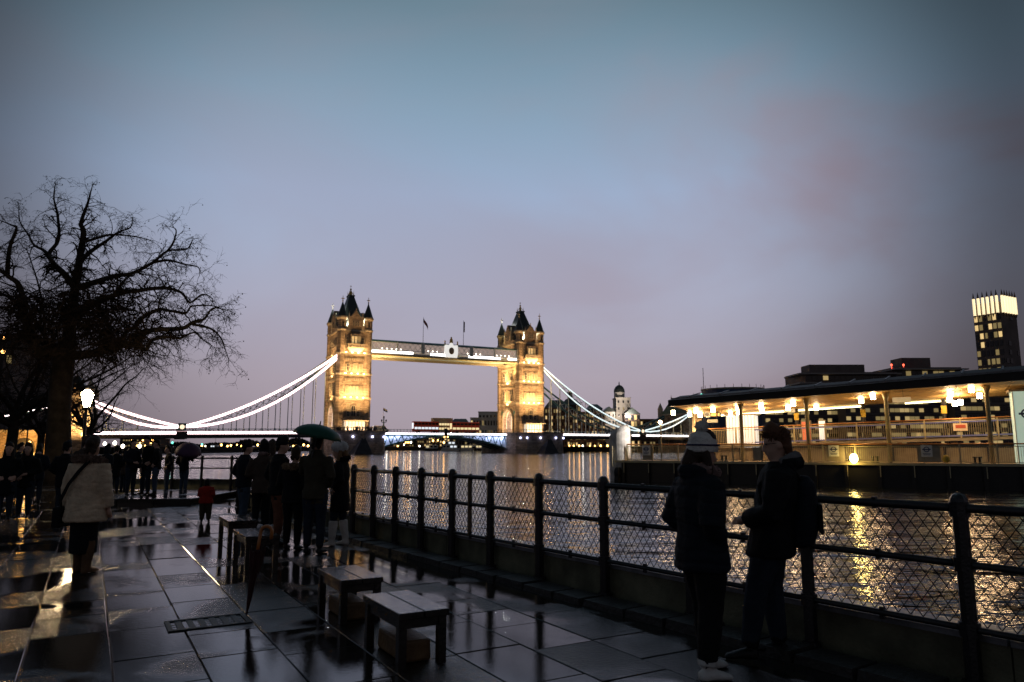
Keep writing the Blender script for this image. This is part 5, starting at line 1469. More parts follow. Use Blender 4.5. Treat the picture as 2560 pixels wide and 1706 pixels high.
boat('passenger boat with warm lit windows beside the white one', 1150, 1186, 468, M['white_paint'], 1, M['busglass_w'], 3)
boat('lit boat close to the farther pier', 1188, 1216, 465, M['girder'], 1, M['busglass_w'], 4)
boat('small brightly lit boat below the lit span left of the green umbrella', 528, 548, 430, M['white_paint'], 1, M['busglass'], 5)
# lamps along the far shores
def shore_lamp(u, v, Y, m_, label, rad, group='shore lamps'):
    p = at(u, v, Y); base = 1.6 if Y > 300 else 0.0
    L0 = empty('shore_lamp', (p.x, p.y, base), 0, label, 'lamp', group)
    h = max(p.z - base, 0.6)
    b = MB(); b.ell((0, 0, h), (rad, rad, rad * 1.2), 8, 6); b.build('lamp', m_, L0)
    b = MB(); b.tube([(0, 0, 0), (0, 0, h - rad * 0.8)], 0.09, 5); b.build('post', M['girder'], L0)
rr_ = random.Random(9)
for k in range(26):
    u = 505 + k * 12.6 + rr_.uniform(-4, 4)
    shore_lamp(u, 1114 + rr_.uniform(-2, 5), 556, M['sodium'] if rr_.random() < 0.8 else M['bulb_far'], 'orange shore lamp on the dark bank under the nearer span', rr_.uniform(0.45, 0.8), 'orange lamps on the far bank')
for k in range(16):
    u = 965 + k * 16.5 + rr_.uniform(-5, 5)
    shore_lamp(u, rr_.choice((1108, 1113, 1117, 1102)) + rr_.uniform(-2, 2), 535, M['bulb_far'] if rr_.random() < 0.6 else M['sodium'], 'bright shore lamp among the boats under the opening span', rr_.uniform(0.4, 0.85), 'lamps under the opening span')
for k in range(9):
    u = 1405 + k * 14 + rr_.uniform(-5, 5)
    shore_lamp(u, 1121 + rr_.uniform(-3, 1), 388, M['sodium'] if rr_.random() < 0.6 else M['bulb_far'], 'waterside lamp below the pale blue span', rr_.uniform(0.3, 0.5), 'waterside lamps on the south bank')
M['cyanlamp'] = M['greenlamp']
for u, v, lab in ((431, 1107, 'green traffic lamp seen over the purple umbrella'), (505, 1112, 'green lamp right of the purple umbrella')):
    shore_lamp(u, v, 520, M['greenlamp'], lab, 0.7, None)
# nearer white and amber lamps along the quay to the left
for u, v, Y, m_, rad, lab in ((17, 1114, 70, M['bulb_far'], 0.14, 'white lamp at the far left edge above the crowd'), (30, 1109, 66, M['bulb_far'], 0.14, 'white lamp just right of the far left one'), (130, 1061, 60, M['bulb_far'], 0.15, 'tall white lamp in front of the big tree trunk'), (105, 1103, 80, M['bulb_far'], 0.18, 'small white lamp left of the big tree trunk'), (207, 1086, 90, M['sodium'], 0.22, 'amber lamp below the lantern'),
                              (240, 1106, 110, M['bulb_far'], 0.32, 'amber-white quay lamp over the hooded figure'), (262, 1110, 120, M['bulb_far'], 0.27, 'second quay lamp from the lantern'), (287, 1108, 130, M['bulb_far'], 0.32, 'third quay lamp from the lantern'), (307, 1116, 135, M['bulb_far'], 0.32, 'fourth quay lamp left of the three men'), (349, 1116, 150, M['bulb_far'], 0.34, 'quay lamp between the first two men'), (75, 1021, 100, M['bulb_far'], 0.2, 'high white lamp on the lit chain at the left'),
                              (8, 880, 60, M['sodium'], 0.16, 'amber lit window lamp high at the left edge'), (10, 846, 60, M['sodium'], 0.10, 'small amber lamp highest at the left edge')):
    shore_lamp(u, v, Y, m_, lab, rad, None)

# dark brick office behind the left trees
R_, w_, H = building('dark building with a few amber windows behind the left trees', -260, 40, 838, 285, 30, M['flats'], 7, 14, 0.10, None, base=0.0, seed=31)
# far tree line beyond the nearer span
for i, (u0, u1, vt) in enumerate(((560, 690, 1101), (690, 800, 1096), (430, 560, 1106))):
    x0 = ray(u0, 1110)[0] * 600; x1 = ray(u1, 1110)[0] * 600; zt = at(600, vt, 600).z
    b = MB(); r = random.Random(40 + i)
    for k in range(1500):
        x = r.uniform(x0, x1); hmax = (zt - 1.6) * (0.65 + 0.35 * math.sin(x * 0.21 + i) * math.sin(x * 0.07 + 1))
        z = 1.6 + hmax * math.sqrt(r.random()); y = 600 + r.uniform(-6, 6); s = r.uniform(0.5, 1.3)
        a_ = r.uniform(0, PI); d1 = Vector((math.cos(a_), math.sin(a_), r.uniform(-.6, .6))) * s; d2 = Vector((r.uniform(-1, 1), r.uniform(-.4, .4), 1)) * s
        c = Vector((x, y, z)); b.add([c - d1, c - d2, c + d1, c + d2], [(0, 1, 2, 3)])
    tag(b.build('treeline', mat('far_tree_mass', (0.03, 0.028, 0.03), 0.9, var=0.2) if i == 0 else bpy.data.materials['far_tree_mass']), ('dark far tree line left of the green umbrella', 'dark far tree line just left of the nearer pier', 'low dark far tree line over the purple umbrella')[i], 'trees', kind='stuff')
# ------------------------------------------------------------------ bare winter trees
def Z2(x, y): return (x * 0.2934, 440 + y * 0.2934)
class Branches:
    def __init__(self, seed):
        self.big = MB(); self.fine = MB(); self.r = random.Random(seed); self.count = 0
    @staticmethod
    def curve(pts, sub=4):
        q = [pts[0]] + list(pts) + [pts[-1]]; out = []
        for i in range(1, len(q) - 2):
            p0, p1, p2, p3 = q[i - 1], q[i], q[i + 1], q[i + 2]
            for k in range(sub):
                t = k / sub
                out.append(0.5 * ((2 * p1) + (p2 - p0) * t + (2 * p0 - 5 * p1 + 4 * p2 - p3) * t * t + (3 * p1 - p0 - 3 * p2 + p3) * t ** 3))
        return out + [pts[-1]]
    def limb(self, pts, r0, r1, n=7):
        pts = self.curve(pts)
        self.big.tube(pts, [r0 + (r1 - r0) * (i / (len(pts) - 1)) ** 0.8 for i in range(len(pts))], n)
    def twig(self, p, d, L_, rad, depth, droop):
        r = self.r
        if self.count > 150000: return
        n = 4 if depth > 0 else 3
        pts = [Vector(p)]; dirs = Vector(d).normalized()
        for k in range(n):
            dirs = (dirs + Vector((r.gauss(0, 0.28), r.gauss(0, 0.28), r.gauss(0, 0.24) - droop * (0.4 + k * 0.3)))).normalized()
            pts.append(pts[-1] + dirs * (L_ / n))
        self.fine.tube(pts, [rad * (1 - 0.75 * i / n) for i in range(n + 1)], 3 if rad < 0.02 else 5, caps=False)
        self.count += n
        if depth > 0:
            m = r.randint(3, 5)
            for k in range(m):
                f = r.uniform(0.2, 1.0); i = min(n - 1, int(f * n)); q = pts[i].lerp(pts[i + 1], f * n - i)
                dd = (pts[i + 1] - pts[i]).normalized()
                side = Vector((r.gauss(0, 1), r.gauss(0, 1), r.gauss(0.15, 0.7))).normalized()
                self.twig(q, dd * 0.6 + side * 0.85, L_ * r.uniform(0.45, 0.75), max(rad * 0.5, 0.0065), depth - 1, droop * 1.25)
        elif r.random() < 0.10:                       # seed balls
            self.fine.ell(tuple(pts[-1] - Vector((0, 0, 0.04))), (0.028, 0.028, 0.028), 4, 3)
    def clothe(self, pts, r0, r1, step, L_, depth, droop, start=0.15):
        """grow side branches all along a limb"""
        r = self.r
        tot = sum((b_ - a_).length for a_, b_ in zip(pts[:-1], pts[1:])); s = 0
        nxt = tot * start
        for a_, b_ in zip(pts[:-1], pts[1:]):
            l = (b_ - a_).length
            while nxt < s + l:
                f = nxt / tot; q = a_.lerp(b_, (nxt - s) / l); dd = (b_ - a_).normalized()
                side = Vector((r.gauss(0, 1), r.gauss(0, 1), r.gauss(0.25, 0.8))).normalized()
                self.twig(q, dd * 0.55 + side, L_ * r.uniform(0.6, 1.25), max(0.012, (r0 + (r1 - r0) * f) * 0.38), depth, droop)
                nxt += step * r.uniform(0.6, 1.4)
            s += l
        self.twig(pts[-1], pts[-1] - pts[-2], L_ * 0.55, max(r1, 0.014), depth, droop)

TY = 33.0
def build_plane_tree():
    base = at(146, 1180, TY); base.z = 0
    T = empty('bare_tree', (0, 0, 0), 0, 'big bare plane tree spreading over the riverside crowd', 'tree', 'bare winter trees')
    B = Branches(3)
    def w(pts, dy0, dy1):
        out = []
        for i, (x, y) in enumerate(pts):
            f = i / (len(pts) - 1); u, v = Z2(x, y); Y = TY + dy0 + (dy1 - dy0) * f
            out.append(at(u, v, Y))
        return out
    tr = MB()
    tp = [Vector((base.x, base.y, -0.1)), Vector((base.x, base.y, 0.4))] + [at(u, v, TY) for u, v in ((146, 1090), (148, 1020), (152, 960), (160, 905), (172, 850))]
    tr.tube(tp, [0.80, 0.60, 0.50, 0.46, 0.47, 0.44, 0.36], 14)
    tr.build('trunk', M['bark'], T, smooth=True)
    limbs = [
        ([(560, 1480), (600, 1250), (640, 950), (680, 700), (712, 480), (690, 400), (745, 240), (775, 130)], 0, 1.0, 0.34, 0.05),
        ([(540, 1560), (420, 1480), (330, 1500), (230, 1270), (170, 950), (60, 850), (-60, 740), (-150, 560)], 0, -2.0, 0.32, 0.06),
        ([(640, 950), (540, 830), (450, 740), (420, 660), (500, 540), (490, 330), (460, 200), (470, 80)], 0.3, 2.5, 0.20, 0.04),
        ([(450, 740), (380, 640), (290, 590), (240, 500), (170, 390), (160, 250)], 0.5, 3.0, 0.11, 0.03),
        ([(650, 960), (860, 890), (1000, 850), (1130, 830), (1300, 740), (1430, 640), (1590, 625), (1640, 550)], 0.2, -2.5, 0.17, 0.03),
        ([(690, 720), (780, 640), (900, 560), (1010, 480), (1110, 440), (1130, 360)], 0.2, 2.5, 0.14, 0.03),
        ([(700, 570), (860, 520), (960, 500), (1100, 510), (1250, 540), (1330, 580)], 0.3, 1.5, 0.09, 0.02),
        ([(1430, 640), (1480, 560), (1500, 460), (1440, 430)], -1.6, -2.0, 0.07, 0.02),
        ([(1300, 740), (1430, 720), (1580, 755), (1690, 780), (1700, 850)], -1.2, -2.4, 0.08, 0.02),
        ([(620, 1250), (760, 1110), (900, 1050), (1050, 990), (1160, 980), (1300, 960), (1440, 960), (1550, 1000), (1620, 1080), (1720, 1010), (1790, 1030)], 0.0, -3.5, 0.20, 0.03),
        ([(960, 1020), (1040, 920), (1090, 860), (1140, 850), (1170, 780)], -0.6, 0.4, 0.09, 0.03),
        ([(560, 1540), (800, 1510), (1000, 1440), (1150, 1430), (1230, 1340), (1330, 1310), (1550, 1300), (1640, 1250), (1740, 1220), (1810, 1130), (1910, 1140)], 0.0, -4.5, 0.26, 0.03),
        ([(1150, 1430), (1240, 1480), (1300, 1400), (1440, 1370), (1530, 1385), (1650, 1335), (1720, 1390), (1810, 1450)], -1.8, -4.0, 0.12, 0.025),
        ([(1640, 1265), (1790, 1300), (1880, 1380), (1920, 1480), (1945, 1560)], -3.0, -4.0, 0.07, 0.02),
        ([(1150, 1300), (1200, 1220), (1350, 1140), (1450, 1150), (1580, 1170), (1640, 1110), (1830, 1110), (1900, 1150)], -0.8, -3.0, 0.13, 0.02),
        ([(1000, 1440), (1080, 1330), (1150, 1280)], -1.0, -0.8, 0.14, 0.12),
        ([(1350, 1140), (1370, 1040), (1450, 960)], -1.3, -1.8, 0.06, 0.02),
        ([(230, 1270), (140, 1080), (0, 1000), (-120, 960)], -0.6, 1.0, 0.15, 0.05),
        ([(60, 850), (80, 620), (140, 450), (100, 420), (0, 380)], -1.2, -2.0, 0.13, 0.03),
    ]
    for pts, d0, d1, r0, r1 in limbs:
        P_ = w(pts, d0, d1)
        B.limb(P_, r0 * 0.9, r1 * 0.55)
        B.clothe(B.curve(P_, 2), r0, r1 * 0.6, 0.19, 0.95, 2, 0.18)
    # fine pendulous twigs low in the crown
    for k in range(420):
        x = rnd.uniform(100, 1200); y = rnd.uniform(1000, 1500)
        p = at(*Z2(x, y), TY + rnd.uniform(-2, 3))
        B.twig(p, (rnd.gauss(0, 1), rnd.gauss(0, 1), rnd.gauss(0, 0.6)), 1.8, 0.03, 2, 0.12)
    B.big.build('limbs', M['bark'], T, smooth=True)
    B.fine.build('crown', M['twig'], T, kind='stuff')
    return T
build_plane_tree()

def wild_tree(label, x, y, h, spread, seed, trunk_r, limit=9000):
    T = empty('bare_tree', (x, y, 0), 0, label, 'tree', 'bare winter trees')
    B = Branches(seed); B.count = 150000 - limit * 2; r = B.r
    tr = MB(); hs = h * 0.3
    tr.tube([(0, 0, -0.1), (0, 0, 0.5), (0.1, 0, hs * 0.6), (0.0, 0.1, hs)], [trunk_r * 1.5, trunk_r, trunk_r * 0.9, trunk_r * 0.8], 10); tr.build('trunk', M['bark'], T, smooth=True)
    for k in range(9):
        a_ = 2 * PI * k / 9 + r.uniform(-.3, .3); up = r.uniform(0.45, 1.5)
        d = Vector((math.cos(a_), math.sin(a_), up)).normalized(); p = Vector((0, 0, hs * r.uniform(0.7, 1.0))); pts = [p]
        L_ = min(spread / max(0.25, math.hypot(d.x, d.y)), (h - hs) / max(d.z, 0.3))
        for i in range(6):
            d = (d + Vector((r.gauss(0, .22), r.gauss(0, .22), r.gauss(0.02, .2)))).normalized(); pts.append(pts[-1] + d * L_ / 6)
        B.limb(pts, trunk_r * 0.5, 0.03); B.clothe(pts, trunk_r * 0.5, 0.03, 0.55, 1.8, 2, 0.08)
    B.big.build('limbs', M['bark'], T, smooth=True); B.fine.build('crown', M['twig'], T, kind='stuff')
p = at(215, 1170, 52); wild_tree('smaller bare tree behind the lantern', p.x, p.y, 9.5, 3.6, 21, 0.25, 8000)
p = at(20, 1170, 46); wild_tree('bare tree at the left edge behind the big plane tree', p.x, p.y, 13.0, 6.5, 22, 0.35, 9000)
p = at(95, 1150, 58); wild_tree('slim leaning bare tree left of the big trunk', p.x, p.y, 11.0, 5.0, 23, 0.3, 7000)

# ------------------------------------------------------------------ lantern by the tree
def lantern_post(label, u, v, Y, power):
    p = at(u, v, Y)
    R_ = empty('street_lamp', (p.x, p.y, 0), 0.3, label, 'street lamp')
    zc = p.z
    b = MB(); b.tube([(0, 0, 0), (0, 0, 0.5), (0, 0, 0.55), (0, 0, zc - 0.45), (0, 0, zc - 0.32)], [0.14, 0.12, 0.065, 0.05, 0.10], 10); b.box((0, 0, zc - 0.62), (0.5, 0.035, 0.035)); b.build('post', M['iron'], R_, smooth=False)
    b = MB(); b.frus((0, 0), zc - 0.30, zc + 0.14, 0.11, 0.24, 4, rot=PI / 4); b.build('glass', mat('lantern_glass', (1, 1, 1), 0.3, var=0, emit=(1.0, 0.72, 0.40), es=150.0), R_)
    b = MB()
    for k in range(4):
        a_ = PI / 4 + k * PI / 2
        b.bar((0.115 * math.cos(a_), 0.115 * math.sin(a_), zc - 0.31), (0.247 * math.cos(a_), 0.247 * math.sin(a_), zc + 0.15), 0.018)
    b.frus((0, 0), zc + 0.14, zc + 0.18, 0.27, 0.27, 4, rot=PI / 4); b.frus((0, 0), zc + 0.28, zc + 0.36, 0.06, 0.10, 4, rot=PI / 4); b.ell((0, 0, zc + 0.42), (0.04, 0.04, 0.07), 6, 5); b.build('frame', M['iron'], R_)
    b = MB(); b.frus((0, 0), zc + 0.18, zc + 0.30, 0.22, 0.07, 4, rot=PI / 4); b.build('top_glass', bpy.data.materials['lantern_glass'], R_)
    return R_
lantern_post('dazzling lantern street lamp beside the big bare tree', 218, 996, 26.0, 420)
# ------------------------------------------------------------------ people
def cloth(name, c, rough=0.85, var=0.25, bump=0.4, bs=45): return mat(name, c, rough, 0, 0.25, var, 7, bump, bs)
M['navy'] = cloth('navy_cloth', (0.010, 0.013, 0.020))
M['black'] = cloth('black_cloth', (0.0075, 0.0075, 0.0085))
M['jeans'] = cloth('blue_jeans', (0.050, 0.075, 0.110))
M['darkjeans'] = cloth('dark_jeans', (0.022, 0.030, 0.045))
M['olive'] = cloth('olive_jacket', (0.055, 0.045, 0.028))
M['brown'] = cloth('brown_coat', (0.065, 0.045, 0.034))
M['rust'] = cloth('rust_trousers', (0.20, 0.075, 0.042))
M['creamcoat'] = cloth('cream_quilted_coat', (0.74, 0.56, 0.38), bump=0.9, bs=26)
M['whitefur'] = cloth('white_fur', (0.95, 0.93, 0.90), 0.95, 0.1)
M['tanfur'] = cloth('tan_fur', (0.26, 0.18, 0.11), 0.95, 0.3)
M['greyfur'] = cloth('grey_brown_fur', (0.20, 0.13, 0.10), 0.95, 0.3)
M['boot_white'] = cloth('white_boots', (0.80, 0.74, 0.66))
M['boot_tan'] = cloth('tan_boots', (0.13, 0.07, 0.035))
M['shoe_black'] = cloth('black_shoes', (0.010, 0.010, 0.010), 0.4)
M['shoe_white'] = cloth('white_trainers', (0.62, 0.60, 0.57), 0.6)
M['red'] = cloth('red_jacket', (0.34, 0.020, 0.012))
M['hair_brown'] = cloth('brown_hair', (0.040, 0.022, 0.014), 0.6)
M['hair_dark'] = cloth('dark_hair', (0.016, 0.011, 0.009), 0.6)
M['hair_blond'] = cloth('blond_hair', (0.22, 0.13, 0.06), 0.6)
M['hair_auburn'] = cloth('auburn_hair', (0.13, 0.055, 0.028), 0.6)
M['knit'] = cloth('cream_knit', (0.80, 0.76, 0.70), 0.95, 0.2, 0.9, 60)
M['stripe'] = cloth('patterned_scarf', (0.30, 0.20, 0.18), 0.9, 0.9)
M['greyhood'] = cloth('grey_hood', (0.16, 0.15, 0.15))

def ring(c, rx, ry, n=14, tilt=0.0):
    return [(c[0] + rx * math.cos(2 * PI * k / n), c[1] + ry * math.sin(2 * PI * k / n), c[2] + tilt * math.sin(2 * PI * k / n)) for k in range(n)]

def fuse(name, b, mats, parent, voxel, smooth=2, fold=0.0, quilt=0.0):
    """weld overlapping volumes into one continuous skin, keeping each zone's material"""
    me = bpy.data.meshes.new('src'); me.from_pydata(b.v, [], b.f)
    import bmesh
    bm = bmesh.new(); bm.from_mesh(me); bmesh.ops.recalc_face_normals(bm, faces=bm.faces); bm.to_mesh(me); bm.free()
    o = bpy.data.objects.new('src', me); col.objects.link(o)
    md = o.modifiers.new('r', 'REMESH'); md.mode = 'VOXEL'; md.voxel_size = voxel; md.use_smooth_shade = True
    if smooth:
        ms = o.modifiers.new('s', 'SMOOTH'); ms.factor = 0.5; ms.iterations = smooth
    dg = bpy.context.evaluated_depsgraph_get(); dg.update()
    out = bpy.data.meshes.new_from_object(o.evaluated_get(dg))
    for mm in mats: out.materials.append(mm)
    if len(mats) > 1:
        kd = kdtree.KDTree(len(b.f)); cs = []
        for i, f_ in enumerate(b.f):
            c = Vector((0, 0, 0))
            for q in f_: c += Vector(b.v[q])
            kd.insert(c / len(f_), i)
        kd.balance()
        idx = [b.m[kd.find(p_.center)[1]] for p_ in out.polygons]
        out.polygons.foreach_set('material_index', idx)
    out.polygons.foreach_set('use_smooth', [True] * len(out.polygons))
    bpy.data.objects.remove(o); bpy.data.meshes.remove(me)
    if fold or quilt:                                        # creases and quilting lines in the cloth
        n_ = len(out.vertices)
        co = np.empty(n_ * 3, np.float32); no = np.empty(n_ * 3, np.float32)
        out.vertices.foreach_get('co', co); out.vertex_normals.foreach_get('vector', no)
        co = co.reshape(-1, 3); no = no.reshape(-1, 3)
        x_, y_, z_ = co[:, 0], co[:, 1], co[:, 2]
        wob = np.sin(x_ * 9 + 2.3 * np.sin(y_ * 7 + z_ * 4)) + np.sin(y_ * 11 + 1.7 * np.sin(x_ * 8 - z_ * 6))
        d_ = np.zeros(n_, np.float32)
        if fold: d_ += fold * (0.55 * np.sin(z_ * 34 + 1.9 * wob) * np.sin(x_ * 13 + y_ * 9 + 1.1 * wob) + 0.35 * np.sin(z_ * 71 - x_ * 21 + 2.4 * wob) * np.sin(x_ * 27 - y_ * 19))
        if quilt: d_ -= quilt * (1 - np.abs(np.sin(z_ * PI / 0.085 + 0.35 * wob))) ** 4
        out.vertices.foreach_set('co', (co + no * d_[:, None]).ravel()); out.update()
    out.name = name
    return MB.obj(name, out, parent)

def fur(name, pts, rad, n, L_, m_, parent, seed=1, squash=(1, 1, 1)):
    """a furry roll: core tube or ball with many short tufts"""
    r = random.Random(seed); b = MB()
    if len(pts) > 1: b.tube(pts, rad, 8)
    else: b.ell(tuple(pts[0]), (rad * squash[0], rad * squash[1], rad * squash[2]), 12, 8)
    for k in range(n):
        d = Vector((r.gauss(0, 1), r.gauss(0, 1), r.gauss(0, 1))).normalized()
        if len(pts) > 1:
            i = r.randrange(len(pts) - 1); c = Vector(pts[i]).lerp(Vector(pts[i + 1]), r.random()); t = (Vector(pts[i + 1]) - Vector(pts[i])).normalized(); d = (d - t * d.dot(t)).normalized(); q = c + d * rad * 0.9
        else:
            c = Vector(pts[0]); q = c + Vector((d.x * squash[0], d.y * squash[1], d.z * squash[2])) * rad * 0.93
        s = d.orthogonal().normalized() * L_ * 0.28; s2 = d.cross(s).normalized() * L_ * 0.28
        tip = q + d * L_ + Vector((r.gauss(0, .25), r.gauss(0, .25), r.gauss(-.1, .25))) * L_
        b.add([q + s, q - s * 0.5 + s2, q - s * 0.5 - s2, tip], [(0, 1, 3), (1, 2, 3), (2, 0, 3), (0, 2, 1)])
    return b.build(name, m_, parent, smooth=False)

ARMS = {
    'down': ((0.150, -0.012, 0.625), (0.158, 0.030, 0.475)),
    'pocket': ((0.158, -0.055, 0.640), (0.092, 0.030, 0.560)),
    'phone': ((0.140, 0.020, 0.640), (0.045, 0.150, 0.700)),
    'raise': ((0.150, 0.060, 0.680), (0.085, 0.130, 0.790)),
    'rail': ((0.150, 0.060, 0.640), (0.120, 0.200, 0.610)),
    'back': ((0.165, -0.06, 0.640), (0.130, -0.09, 0.500)),
    'clasp': ((0.160, 0.01, 0.630), (0.030, 0.115, 0.590)),
}
def hand(b, wrist, d, side, h, mi):
    """palm with four bent fingers and a thumb leaving its side"""
    d = Vector(d).normalized(); w_ = Vector(wrist)
    sx = d.cross(Vector((0, 1, 0.2))).normalized() if abs(d.y) < 0.9 else Vector((1, 0, 0))
    nrm = sx.cross(d).normalized()
    b.tube([w_ - d * 0.01 * h, w_ + d * 0.025 * h, w_ + d * 0.052 * h], [0.014 * h, 0.021 * h, 0.019 * h], 8, mi)
    for k, L_ in enumerate((0.036, 0.042, 0.040, 0.031)):
        o_ = sx * (-0.0165 + 0.011 * k) * h; p0 = w_ + d * 0.046 * h + o_
        p1 = p0 + d * L_ * 0.55 * h + nrm * 0.004 * h; p2 = p1 + (d * 0.8 + nrm * 0.5).normalized() * L_ * 0.5 * h
        b.tube([p0, p1, p2], [0.0058 * h, 0.0054 * h, 0.0044 * h], 6, mi)
    t0 = w_ + d * 0.014 * h + sx * side * -0.018 * h; t1 = t0 + (d * 0.7 + sx * side * -0.7 + nrm * .3).normalized() * 0.026 * h; t2 = t1 + (d + nrm * 0.3).normalized() * 0.020 * h
    b.tube([t0, t1, t2], [0.0078 * h, 0.0066 * h, 0.0052 * h], 6, mi)

def person(label, loc, face, h=1.72, trousers='darkjeans', shoes='shoe_black', coat='black', hem=0.46, puff=1.0, flare=1.0, arms=('pocket', 'pocket'), stance=0.055, step=(0.0, 0.0),
           turn=0.0, nod=0.0, hair='hair_dark', hair_style='short', hat=None, boots=None, collar=None, skirt=None, gloves=None, voxel=0.022, lean=0.0, group='people by the river', quilt=0.0, legk=1.0, z=0.0, knee=(0, 0)):
    fx, fy = face
    R_ = empty('person', (loc[0], loc[1], z), math.atan2(-fx, fy), label, 'person', group)
    S = lambda x, y, zz: Vector((x * h, (y + lean * max(0, zz - 0.45) * 1.2) * h, zz * h))
    # ---- body: legs, trunk, neck, head, hands in one skin
    mats = [M[trousers], M[coat], M['skin'], M[shoes], M[boots] if boots else M[shoes]]
    b = MB()
    for i, s in enumerate((-1, 1)):
        fy_ = step[i]
        an = S(s * stance, fy_, 0.045); kn = S(s * (stance * 0.95), fy_ * 0.55 + 0.012 + knee[i], 0.275); hp = S(s * 0.052, 0, 0.50)
        lo_ = kn.lerp(an, 0.12) if boots else an + Vector((0, 0, 0.012 * h))
        b.tube([hp + Vector((0, 0, 0.03 * h)), hp.lerp(kn, 0.35), kn.lerp(hp, 0.08), kn if boots else kn.lerp(an, 0.35), lo_], [0.062 * h * legk, 0.058 * h * legk, 0.043 * h * legk, 0.041 * h * legk, 0.032 * h * legk], 10, 0)
        if boots:
            b.tube([an + Vector((0, 0, -0.03 * h)), an + Vector((0, 0, 0.03 * h)), an.lerp(kn, 0.5), an.lerp(kn, 0.78), an.lerp(kn, 0.84)], [0.036 * h, 0.034 * h, 0.043 * h, 0.046 * h, 0.047 * h], 10, 4)
        mi = 4 if boots else 3
        pts = []
        for yy, rx, rz in ((-0.036, 0.018, 0.022), (-0.020, 0.025, 0.030), (0.03, 0.027, 0.027), (0.070, 0.030, 0.019), (0.096, 0.024, 0.014), (0.106, 0.012, 0.008)):
            c = Vector((an.x, an.y + yy * h, 0.0)); toe = s * max(0, yy) * 0.18 * h
            pts.append([(c.x + toe + rx * h * math.cos(2 * PI * k / 10), c.y, max(0.002, rz * h * 0.75 + rz * h * 0.95 * math.sin(2 * PI * k / 10))) for k in range(10)])
        b.loft(pts, mi)
    tor = [(0.455, 0.078, 0.060), (0.49, 0.096, 0.072), (0.54, 0.096, 0.070), (0.61, 0.082, 0.060), (0.70, 0.096, 0.066), (0.77, 0.106, 0.064), (0.81, 0.090, 0.054), (0.838, 0.046, 0.042)]
    b.loft([ring(S(0, 0, zz), rx * h, ry * h) for zz, rx, ry in tor], 1)
    nk = S(0, 0.006, 0.84)
    hc = S(0, 0.020, 0.925)
    b.tube([S(0, 0.0, 0.82), nk, S(0, 0.014, 0.885)], [0.036 * h, 0.032 * h, 0.032 * h], 10, 2)
    rot = Matrix.Rotation(turn, 4, 'Z') @ Matrix.Rotation(nod, 4, 'X')
    hx = lambda x, y, zz: hc + (rot @ Vector((x * h, y * h, zz * h)))
    prof = [(-0.070, 0.018, 0.016, 0.022), (-0.058, 0.030, 0.034, 0.014), (-0.035, 0.038, 0.046, 0.006), (-0.010, 0.043, 0.052, 0.002), (0.018, 0.045, 0.056, -0.003), (0.042, 0.042, 0.053, -0.005), (0.060, 0.031, 0.038, -0.006), (0.071, 0.014, 0.018, -0.006)]
    b.loft([[hx(rx * math.cos(2 * PI * k / 14), yo + ry * math.sin(2 * PI * k / 14), zz) for k in range(14)] for zz, rx, ry, yo in prof], 2)
    b.tube([hx(0, 0.048, 0.012), hx(0, 0.058, -0.010), hx(0, 0.064, -0.020), hx(0, 0.050, -0.027)], [0.006 * h, 0.008 * h, 0.011 * h, 0.007 * h], 6, 2)      # nose
    b.tube([hx(-0.026, 0.042, 0.018), hx(0, 0.052, 0.020), hx(0.026, 0.042, 0.018)], 0.007 * h, 6, 2)                                                        # brow
    b.tube([hx(-0.014, 0.044, -0.041), hx(0, 0.052, -0.040), hx(0.014, 0.044, -0.041)], 0.0065 * h, 6, 2)                                                    # lips
    b.ell(tuple(hx(0, 0.040, -0.060)), (0.014 * h, 0.014 * h, 0.012 * h), 8, 6, 2)                                                                           # chin
    for s in (-1, 1): b.ell(tuple(hx(s * 0.045, -0.006, -0.006)), (0.007 * h, 0.013 * h, 0.020 * h), 8, 6, 2)                                                 # ears
    wr = []
    for i, s in enumerate((-1, 1)):
        (ex, ey, ez), (wx, wy, wz) = ARMS[arms[i]]
        sh = S(s * 0.098, -0.002, 0.792); el = S(s * ex, ey, ez); wt = S(s * wx, wy, wz)
        wr.append((sh, el, wt))
        b.tube([sh, sh.lerp(el, 0.5), el, el.lerp(wt, 0.5), wt], [0.036 * h, 0.034 * h, 0.028 * h, 0.026 * h, 0.019 * h], 8, 1)
        hand(b, wt, wt - el, s, h, 2)
    fuse('body', b, mats, R_, voxel * 0.8, 2, 0.0035)
    for s in (-1, 1):                                         # eyes
        e = MB(); e.ell(tuple(hx(s * 0.018, 0.0465, 0.004)), (0.0065 * h, 0.005 * h, 0.005 * h), 8, 6); e.build('eye', M['darkglass'], R_, smooth=True)
    # ---- coat with sleeves
    if coat:
        c = MB(); p_ = puff
        hm = hem
        rows = [(hm, 0.104 * flare, 0.080 * flare), (hm + 0.012, 0.108 * flare, 0.084 * flare), ((hm + 0.60) / 2, 0.106 * (0.5 + flare / 2), 0.080 * (0.5 + flare / 2)), (0.60, 0.098, 0.073), (0.69, 0.108, 0.077), (0.765, 0.116, 0.074), (0.803, 0.103, 0.064), (0.832, 0.060, 0.052), (0.848, 0.046, 0.046)]
        c.loft([ring(S(0, -0.004, zz), rx * h * p_, ry * h * p_) for zz, rx, ry in rows], 0)
        for sh, el, wt in wr:
            c.tube([sh + Vector((0, 0, 0.004 * h)), sh.lerp(el, 0.5), el, el.lerp(wt, 0.5), wt.lerp(el, 0.06)], [0.047 * h * p_, 0.046 * h * p_, 0.040 * h * p_, 0.037 * h * p_, 0.032 * h * p_], 10, 0)
